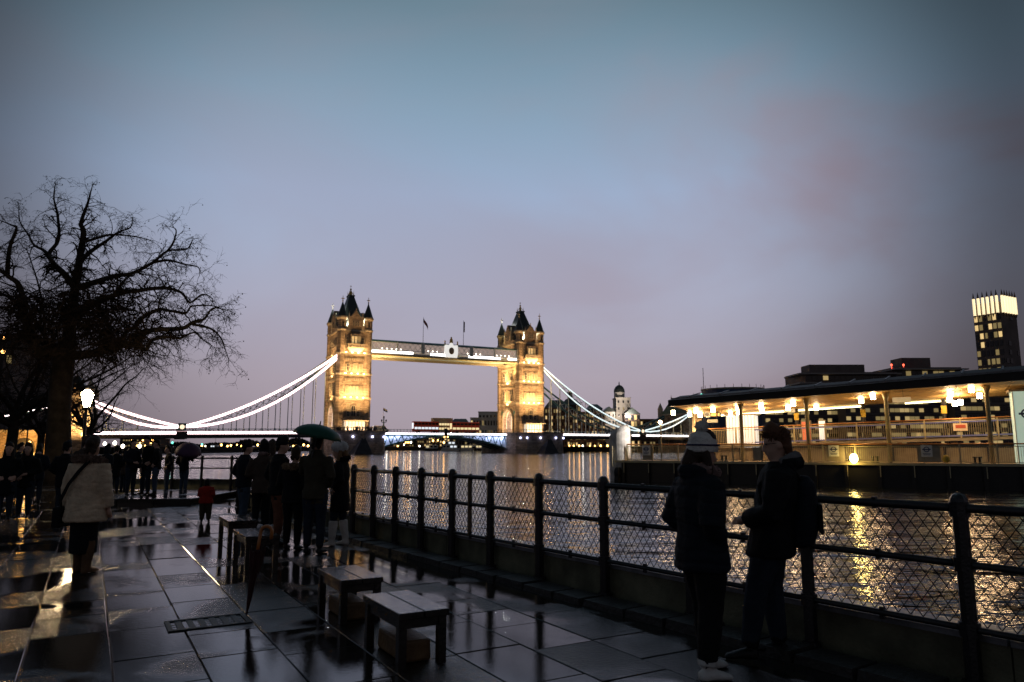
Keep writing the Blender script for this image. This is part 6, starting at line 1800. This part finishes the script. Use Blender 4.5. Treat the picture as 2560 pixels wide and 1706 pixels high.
        if collar == 'hood':
            c.tube([S(-0.062, -0.01, 0.838), S(-0.050, -0.050, 0.850), S(0, -0.072, 0.846), S(0.050, -0.050, 0.850), S(0.062, -0.01, 0.838)], [0.022 * h, 0.030 * h, 0.036 * h, 0.030 * h, 0.022 * h], 8, 0)
        elif collar == 'stand':
            c.loft([ring(S(0, 0.004, 0.835), 0.050 * h, 0.050 * h), ring(S(0, 0.010, 0.868), 0.048 * h, 0.048 * h)], 0)
        fuse('coat', c, [M[coat]], R_, voxel, 2, 0.008 if not quilt else 0.005, quilt)
    if skirt:
        s_ = MB(); s_.loft([ring(S(0, 0, zz), rx * h, ry * h) for zz, rx, ry in ((0.14, 0.100, 0.080), (0.15, 0.102, 0.082), (0.34, 0.104, 0.080), (0.50, 0.098, 0.074))]); fuse('skirt', s_, [M[skirt]], R_, voxel)
    # ---- hair and hats
    if hair:
        q = MB()
        if hair_style in ('short', 'long', 'bun'):
            q.loft([[hx(rx * math.cos(2 * PI * k / 14), yo + ry * math.sin(2 * PI * k / 14), zz - 0.016 * (1 + math.sin(2 * PI * k / 14)) * -1 + (0.030 * max(0, math.sin(2 * PI * k / 14)) if zz < 0.02 else 0)) for k in range(14)] for zz, rx, ry, yo in ((-0.030, 0.041, 0.046, -0.012), (-0.005, 0.048, 0.055, -0.010), (0.022, 0.051, 0.060, -0.007), (0.046, 0.049, 0.058, -0.006), (0.064, 0.038, 0.046, -0.008), (0.078, 0.016, 0.020, -0.008))])
            q.tube([hx(-0.030, -0.040, -0.01), hx(-0.022, -0.046, -0.050)], [0.022 * h, 0.014 * h], 8); q.tube([hx(0.030, -0.040, -0.01), hx(0.022, -0.046, -0.050)], [0.022 * h, 0.014 * h], 8)
        if hair_style == 'long':
            for s in (-1, 1): q.tube([hx(s * 0.040, -0.012, 0.01), hx(s * 0.047, 0.006, -0.05), hx(s * 0.050, 0.02, -0.11), hx(s * 0.046, 0.03, -0.16)], [0.020 * h, 0.022 * h, 0.020 * h, 0.008 * h], 8)
            q.tube([hx(0, -0.04, 0.0), hx(0, -0.055, -0.06), hx(0, -0.060, -0.12)], [0.040 * h, 0.042 * h, 0.020 * h], 8)
        if hair_style == 'bun':
            q.ell(tuple(hx(0, -0.052, 0.040)), (0.034 * h, 0.030 * h, 0.030 * h), 10, 8); q.ell(tuple(hx(0, -0.01, 0.058)), (0.044 * h, 0.05 * h, 0.030 * h), 10, 8)
        fuse('hair', q, [M[hair]], R_, voxel * 0.6, 1)
    if hat:
        kind, hm_ = hat
        q = MB()
        if kind in ('beanie', 'pom'):
            big = 1.12 if kind == 'pom' else 1.0
            q.loft([[hx(rx * big * math.cos(2 * PI * k / 18), yo + ry * big * math.sin(2 * PI * k / 18), zz * (1.1 if kind == 'pom' else 1) + (0.012 * math.sin(2 * PI * k / 18) if zz < 0.03 else 0)) for k in range(18)] for zz, rx, ry, yo in ((0.002, 0.050, 0.060, -0.006), (0.010, 0.053, 0.064, -0.006), (0.026, 0.053, 0.064, -0.007), (0.032, 0.050, 0.060, -0.007), (0.056, 0.047, 0.056, -0.008), (0.076, 0.034, 0.042, -0.010), (0.086, 0.014, 0.018, -0.010))])
            ht = fuse('hat', q, [hm_], R_, voxel * 0.5, 1)
            if kind == 'pom':
                fur('pompom', [hx(0.0, -0.022, 0.112)], 0.027 * h, 420, 0.013, hm_, ht, 5)
                bd = MB(); bd.tube([hx(0.0595 * math.cos(2 * PI * k / 24), -0.006 + 0.0725 * math.sin(2 * PI * k / 24), 0.034 + 0.012 * math.sin(2 * PI * k / 24)) for k in range(25)], 0.0042 * h, 6); bd.build('hat_band', M['bandblue'] if 'bandblue' in M else M.setdefault('bandblue', cloth('dark_blue_band', (0.02, 0.02, 0.08))), ht, smooth=True)
        elif kind == 'furhat':
            fur('hat', [hx(0, -0.006, 0.046)], 0.066 * h, 1500, 0.030, hm_, R_, 6, (1.0, 1.12, 0.78))
        elif kind == 'hood':
            q.loft([[hx(rx * math.cos(2 * PI * k / 14), yo + ry * math.sin(2 * PI * k / 14), zz) for k in range(14)] for zz, rx, ry, yo in ((-0.085, 0.058, 0.060, -0.02), (-0.03, 0.058, 0.064, -0.012), (0.02, 0.056, 0.066, -0.012), (0.058, 0.044, 0.054, -0.014), (0.082, 0.018, 0.024, -0.016))])
            fuse('hood', q, [hm_], R_, voxel * 0.8, 1)
    R_['_h'] = h
    return R_, S, hx

# -- foreground pair at the railing
pw = gnd(1768, 1688)
P1, S1_, hx1 = person('person in cream bobble hat and dark puffer jacket, nearest to the camera', (pw.x, pw.y), (0.93, 0.30), 1.63, 'black', 'shoe_white', 'navy', 0.43, 1.27, 1.04, ('pocket', 'pocket'), 0.065, (0.05, -0.04), -0.10, -0.18, 'hair_brown', 'long', ('pom', M['knit']), collar='hood', voxel=0.013, group=None, quilt=0.012, legk=1.25)
fur('scarf', [S1_(0.055, 0.02, 0.850), S1_(0.03, 0.062, 0.842), S1_(-0.03, 0.062, 0.842), S1_(-0.055, 0.02, 0.850), S1_(-0.03, -0.045, 0.860), S1_(0.03, -0.045, 0.860), S1_(0.055, 0.02, 0.850)], 0.042, 160, 0.018, M['stripe'], P1, 3)
pm = Vector((1.96, 5.68))
P2, S2_, hx2 = person('bespectacled person with backpack facing the bobble hat, beside the railing', (pm.x, pm.y), (-0.94, 0.34), 1.70, 'darkjeans', 'shoe_black', 'black', 0.43, 1.25, 1.05, ('clasp', 'pocket'), 0.07, (0.10, -0.02), 0.05, -0.12, 'hair_auburn', 'short', None, collar='hood', voxel=0.013, lean=-0.13, group=None, legk=1.15)
q = MB()
q.tube([S2_(-0.060, 0.0, 0.842), S2_(-0.046, -0.046, 0.862), S2_(0, -0.066, 0.868), S2_(0.046, -0.046, 0.862), S2_(0.060, 0.0, 0.842)], [0.018 * 1.7, 0.026 * 1.7, 0.030 * 1.7, 0.026 * 1.7, 0.018 * 1.7], 8)
fuse('hood_lining', q, [M['greyhood']], P2, 0.013)
fur('hair_tufts', [hx2(0, -0.004, 0.040)], 0.052 * 1.7, 500, 0.026, M['hair_auburn'], P2, 15, (0.96, 1.1, 0.72))
gl = MB()
for s in (-1, 1): gl.tube([hx2(s * 0.019 + 0.0135 * math.cos(2 * PI * k / 14), 0.060, 0.002 + 0.0125 * math.sin(2 * PI * k / 14)) for k in range(15)], 0.0022, 5, caps=False); gl.tube([hx2(s * 0.033, 0.058, 0.006), hx2(s * 0.046, 0.0, 0.004)], 0.0022, 5)
gl.build('glasses', M['iron'], P2)
# backpack
bp_loc = P2.matrix_basis
bk = empty('backpack', (pm.x, pm.y, 0), P2.rotation_euler.z, 'dark backpack worn by the bespectacled person', 'backpack')
q = MB(); q.loft([ring(S2_(0, yy, zz), rx * 1.7, ry * 1.7) for zz, rx, ry, yy in ((0.475, 0.055, 0.035, -0.125), (0.49, 0.082, 0.056, -0.128), (0.56, 0.088, 0.062, -0.132), (0.66, 0.084, 0.056, -0.126), (0.75, 0.070, 0.044, -0.114), (0.785, 0.040, 0.024, -0.104))])
fuse('pack', q, [M['navy']], bk, 0.014)
q = MB()
for s in (-1, 1): q.tube([S2_(s * 0.06, -0.09, 0.77), S2_(s * 0.072, -0.045, 0.835), S2_(s * 0.075, 0.03, 0.822), S2_(s * 0.085, 0.075, 0.74), S2_(s * 0.105, 0.04, 0.62), S2_(s * 0.09, -0.07, 0.53)], 0.016, 6)
q.build('strap', M['black'], bk, smooth=True)
q = MB(); q.box(tuple(S2_(0, -0.195, 0.60)), (0.20, 0.03, 0.22)); q.build('pocket', M['black'], bk, bevel=0.012)

# -- woman in the cream coat
pc = gnd(202, 1432)
P3, S3_, hx3 = person('person in knee-length cream coat walking away at the left', (pc.x, pc.y), (0.10, 0.99), 1.66, 'black', 'boot_tan', 'creamcoat', 0.375, 1.34, 1.12, ('down', 'down'), 0.06, (0.04, -0.03), 0.15, 0.0, 'hair_brown', 'bun', None, 'boot_tan', voxel=0.014, skirt='black', group=None, quilt=0.006)
fur('fur_collar', [S3_(-0.085, 0.05, 0.815), S3_(-0.100, -0.02, 0.836), S3_(-0.060, -0.078, 0.848), S3_(0, -0.092, 0.848), S3_(0.060, -0.078, 0.848), S3_(0.100, -0.02, 0.836), S3_(0.085, 0.05, 0.815)], 0.038, 1300, 0.026, M['greyfur'], P3, 8)
bg_ = empty('shoulder_bag', (pc.x, pc.y, 0), P3.rotation_euler.z, 'black shoulder bag slung across the cream coat', 'bag')
q = MB(); pts = [S3_(0.075, 0.02, 0.855), S3_(0.060, -0.088, 0.835), S3_(0.0, -0.116, 0.755), S3_(-0.075, -0.116, 0.655), S3_(-0.150, -0.088, 0.535), S3_(-0.185, -0.02, 0.470)]
for a_, c_ in zip(pts[:-1], pts[1:]): q.bar(a_, c_, 0.040, 0.014, up=(0, -1, 0.3))
q.build('strap', M['black'], bg_)
q = MB(); q.box(tuple(S3_(-0.190, 0.0, 0.41)), (0.11, 0.30, 0.26), 0.15); q.build('pouch', M['black'], bg_, bevel=0.03)

# -- the group in the middle
def at_g(u, v): p = gnd(u, v); return (p.x, p.y)
G_M = 'group sheltering by the railing'
person('person in black beanie, dark jacket and blue jeans, leftmost of the group', at_g(604, 1322), (0.75, 0.65), 1.66, 'jeans', 'shoe_black', 'navy', 0.47, 1.10, 1.0, ('pocket', 'clasp'), 0.07, (0.02, -0.03), -0.2, 0, 'hair_dark', 'short', ('beanie', M['black']), voxel=0.019, group=G_M)
P_, S_, hx_ = person('person in patterned scarf and brown coat, between the two beanies', at_g(650, 1330), (-0.2, 0.97), 1.66, 'black', 'shoe_black', 'brown', 0.42, 1.08, 1.05, ('clasp', 'pocket'), 0.06, (0, 0), 0.6, 0, 'hair_dark', 'short', ('hood', M['black']), voxel=0.020, group=G_M)
fur('scarf', [S_(0.05, 0.03, 0.85), S_(0, 0.06, 0.84), S_(-0.05, 0.03, 0.85), S_(-0.03, -0.045, 0.86), S_(0.03, -0.045, 0.86), S_(0.05, 0.03, 0.85)], 0.04, 80, 0.02, M['stripe'], P_, 4)
person('hooded person in brown coat at the back of the group', at_g(668, 1312), (0.3, 0.95), 1.67, 'black', 'shoe_black', 'brown', 0.42, 1.1, 1.05, ('pocket', 'pocket'), 0.06, (0, 0), 0.2, 0, 'hair_brown', 'short', ('hood', M['brown']), voxel=0.022, group=G_M)
person('person in black beanie, black jacket and rust trousers', at_g(690, 1362), (0.80, 0.60), 1.70, 'rust', 'shoe_black', 'black', 0.46, 1.14, 1.0, ('pocket', 'clasp'), 0.065, (0.03, -0.02), -0.35, -0.1, 'hair_dark', 'short', ('beanie', M['black']), voxel=0.018, group=G_M)
P_, S_, hx_ = person('short dark-haired person with tan fur collar, seen from behind', at_g(728, 1374), (0.15, 0.98), 1.54, 'black', 'shoe_black', 'black', 0.45, 1.1, 1.04, ('clasp', 'pocket'), 0.065, (0.02, -0.02), 0.2, 0, 'hair_brown', 'short', None, voxel=0.018, group=G_M)
fur('fur_collar', [S_(-0.095, 0.0, 0.815), S_(-0.065, -0.07, 0.815), S_(0, -0.09, 0.812), S_(0.065, -0.07, 0.815), S_(0.095, 0.0, 0.815)], 0.038, 500, 0.028, M['tanfur'], P_, 9)
P6, S6_, hx6 = person('tall person in olive jacket under the green umbrella, seen from behind', at_g(782, 1384), (0.12, 0.99), 1.74, 'darkjeans', 'shoe_black', 'olive', 0.45, 0.98, 1.03, ('raise', 'pocket'), 0.06, (0.01, -0.01), 0.0, 0, 'hair_dark', 'short', None, collar='stand', voxel=0.017, group=G_M)
P_, S_, hx_ = person('person in white fur hat, long black coat and white boots', at_g(846, 1364), (-0.95, 0.1), 1.60, 'darkjeans', 'boot_white', 'black', 0.335, 1.06, 1.12, ('pocket', 'clasp'), 0.055, (0.05, -0.05), 0.35, -0.12, 'hair_blond', 'long', ('furhat', M['whitefur']), 'boot_white', voxel=0.016, group=G_M)
fur('fur_collar', [S_(-0.075, -0.02, 0.845), S_(-0.04, -0.07, 0.86), S_(0.04, -0.07, 0.86), S_(0.075, -0.02, 0.845)], 0.03, 200, 0.025, M['black'], P_, 12)
# -- child in red beside the bench
pk = at_g(512, 1306)
person('small child in red jacket and dark hood beyond the benches', pk, (-0.3, 0.95), 0.88, 'olive', 'shoe_black', 'red', 0.44, 1.4, 1.1, ('clasp', 'pocket'), 0.075, (0, 0), 0, -0.3, 'hair_dark', 'short', ('hood', M['black']), voxel=0.013, group=None, legk=1.6)
# -- men on the plinth and others by the far railing
G_F = 'people by the far railing'
def far(label, u, Y, face, h, **k):
    x = ray(u, 1150)[0] * Y
    return person(label, (x, Y), face, h, voxel=0.026, group=G_F, **k)
far('dark-coated person standing leftmost on the plinth', 330, 21.4, (0.75, -0.4), 1.60, coat='navy', arms=('down', 'clasp'), z=0.16)
far('tallest dark-coated person standing in the middle of the plinth', 368, 21.8, (-0.4, -0.9), 1.70, coat='black', nod=-0.3, z=0.16, stance=0.07)
far('bare-headed person on the plinth facing the tallest one', 392, 21.6, (-0.85, -0.3), 1.60, coat='black', nod=-0.2, z=0.16, trousers='jeans')
far('person in white trainers behind the plinth', 421, 25.2, (-0.8, -0.5), 1.58, coat='black', trousers='jeans', shoes='shoe_white')
P7 = far('dark figure in white shoes under the purple umbrella', 462, 25.0, (0.3, 0.9), 1.62, coat='black', trousers='jeans', shoes='shoe_white', arms=('pocket', 'raise'))
far('dark hooded figure right of the cream coat', 266, 22.5, (0.2, 0.95), 1.62, coat='navy', hat=('hood', M['navy']), hem=0.36)
far('dark figure between the hooded one and the plinth', 290, 24.5, (-0.3, 0.95), 1.58, coat='black', hat=('beanie', M['black']), hem=0.36)
far('dark figure farthest right of the hooded ones, behind the plinth', 312, 25.4, (0.4, 0.9), 1.56, coat='brown', hem=0.38)
far('person in dark cap just left of the cream coat', 164, 16.5, (0.1, 0.98), 1.66, coat='black', hat=('beanie', M['black']), hem=0.40)
far('person with dark hat farther ahead of the cream coat', 212, 17.5, (0.1, 0.98), 1.80, coat='brown', hat=('beanie', M['brown']), hem=0.40)
far('long-haired person facing the camera at the left', 70, 16.4, (0.25, -0.95), 1.62, coat='black', arms=('clasp', 'pocket'), hair_style='long', hem=0.40)
far('dark figure at the far left edge', 22, 16.0, (0.4, -0.9), 1.62, coat='black', hair_style='long', hem=0.32)
far('dark figure between the left pair and the tree', 96, 20.5, (-0.5, 0.85), 1.62, coat='navy', hem=0.40, arms=('phone', 'pocket'))
far('dark figure in the crowd near the lit wall', 46, 22.5, (0.7, 0.7), 1.66, coat='black', hem=0.36)

# ------------------------------------------------------------------ umbrellas
def umbrella(label, top, R, H, m_, shaft_to, tilt=(0, 0), scallop=0.06):
    U = empty('umbrella', top, 0.2, label, 'umbrella'); U.rotation_euler = (tilt[0], tilt[1], 0.2)
    b = MB(); n = 8; m = 6; ringsn = 4
    vs_ = []; fs = []
    cols_ = n * ringsn
    for i in range(m + 1):
        f = i / m
        for k in range(cols_):
            a = 2 * PI * k / cols_; w = abs(math.sin(a * n / 2)); rr = R * math.sin(f * PI / 2 * 0.98) * (1 - scallop * w * f); zz = -H * (1 - math.cos(f * PI / 2 * 0.98)) + scallop * 0.9 * H * w * f * f
            vs_.append((rr * math.cos(a), rr * math.sin(a), zz))
    for i in range(m):
        for k in range(cols_):
            q = (k + 1) % cols_; fs.append((i * cols_ + k, i * cols_ + q, (i + 1) * cols_ + q, (i + 1) * cols_ + k))
    b.add(vs_, fs); cn = b.build('canopy', m_, U, smooth=True)
    md = cn.modifiers.new('thick', 'SOLIDIFY'); md.thickness = 0.004
    for k in range(n):
        a = 2 * PI * k / n
        b = MB(); b.tube([(R * math.sin(f * PI / 2 * 0.98) * math.cos(a), R * math.sin(f * PI / 2 * 0.98) * math.sin(a), -H * (1 - math.cos(f * PI / 2 * 0.98)) - 0.006) for f in (0.05, 0.3, 0.6, 0.85, 1.0)], 0.004, 5); b.build('rib', M['iron'], U)
    b = MB(); b.tube([(0, 0, 0.05), (0, 0, -shaft_to)], 0.008, 6); b.build('shaft', M['iron'], U)
    b = MB(); b.tube([(0, 0, -shaft_to), (0, 0, -shaft_to - 0.09)], 0.014, 8); b.build('handle', M['iron'], U)
    b = MB(); b.frus((0, 0), 0.0, 0.055, 0.012, 0.006, 6); b.build('ferrule', M['iron'], U)
M['umb_green'] = cloth('green_umbrella_cloth', (0.012, 0.085, 0.055), 0.55, 0.15, 0.15)
M['umb_purple'] = cloth('purple_umbrella_cloth', (0.075, 0.035, 0.075), 0.6, 0.2, 0.15)
M['umb_red'] = cloth('dark_red_umbrella_cloth', (0.035, 0.005, 0.005), 0.6, 0.3, 0.3)
gt = at(800, 1062, 10.9)
umbrella('open green umbrella held over the group in the middle', (gt.x, gt.y, gt.z), 0.36, 0.20, M['umb_green'], 0.42, (0.04, 0.20))
gt = at(474, 1108, 24.4)
umbrella('open purple umbrella in front of the far railing', (gt.x, gt.y, gt.z), 0.43, 0.40, M['umb_purple'], 0.6, (0.30, 0.14))
# closed umbrella standing upright with crook handle
tip = gnd(616, 1540); hp = at(652, 1330, tip.y + 0.15)
U = empty('closed_umbrella', tip, 0, 'closed dark red umbrella with orange wooden crook handle standing upright', 'umbrella')
d = Vector(hp) - Vector(tip)
q = MB()
pts = [d * f for f in (0.0, 0.06, 0.15, 0.4, 0.62, 0.74, 0.78)]
q.tube(pts, [0.006, 0.010, 0.018, 0.032, 0.046, 0.052, 0.024], 10); cn = q.build('canopy', M['umb_red'], U, smooth=False)
for k in range(8):
    a = 2 * PI * k / 8; o_ = Vector((math.cos(a), math.sin(a), 0))
    q = MB(); f0, f1 = d * 0.74 + o_ * 0.055, d * (0.80 + 0.02 * (k % 3)) + o_ * 0.082
    q.add([d * 0.45 + o_ * 0.046, f0 + o_.cross(Vector((0, 0, 1))) * 0.03, f1, f0 - o_.cross(Vector((0, 0, 1))) * 0.03], [(0, 1, 2, 3)]); q.build('fold', M['umb_red'], U)
M['crook'] = mat('orange_wood', (0.48, 0.16, 0.035), 0.35, 0, 0.5, 0.15)
sx = Vector((1, 0.1, 0)).normalized(); c_ = d + sx * 0.052
q = MB(); pts = [d * 0.76, d * 0.88, d * 0.98] + [c_ + (-sx * math.cos(a) + Vector((0, 0, 1)) * math.sin(a)) * 0.052 for a in (0.3, 0.8, 1.3, 1.8, 2.3, 2.8, 3.3)] + [c_ + sx * 0.05 - Vector((0, 0, 0.07))]
q.tube(pts, 0.016, 8); q.build('crook_handle', M['crook'], U, smooth=True)
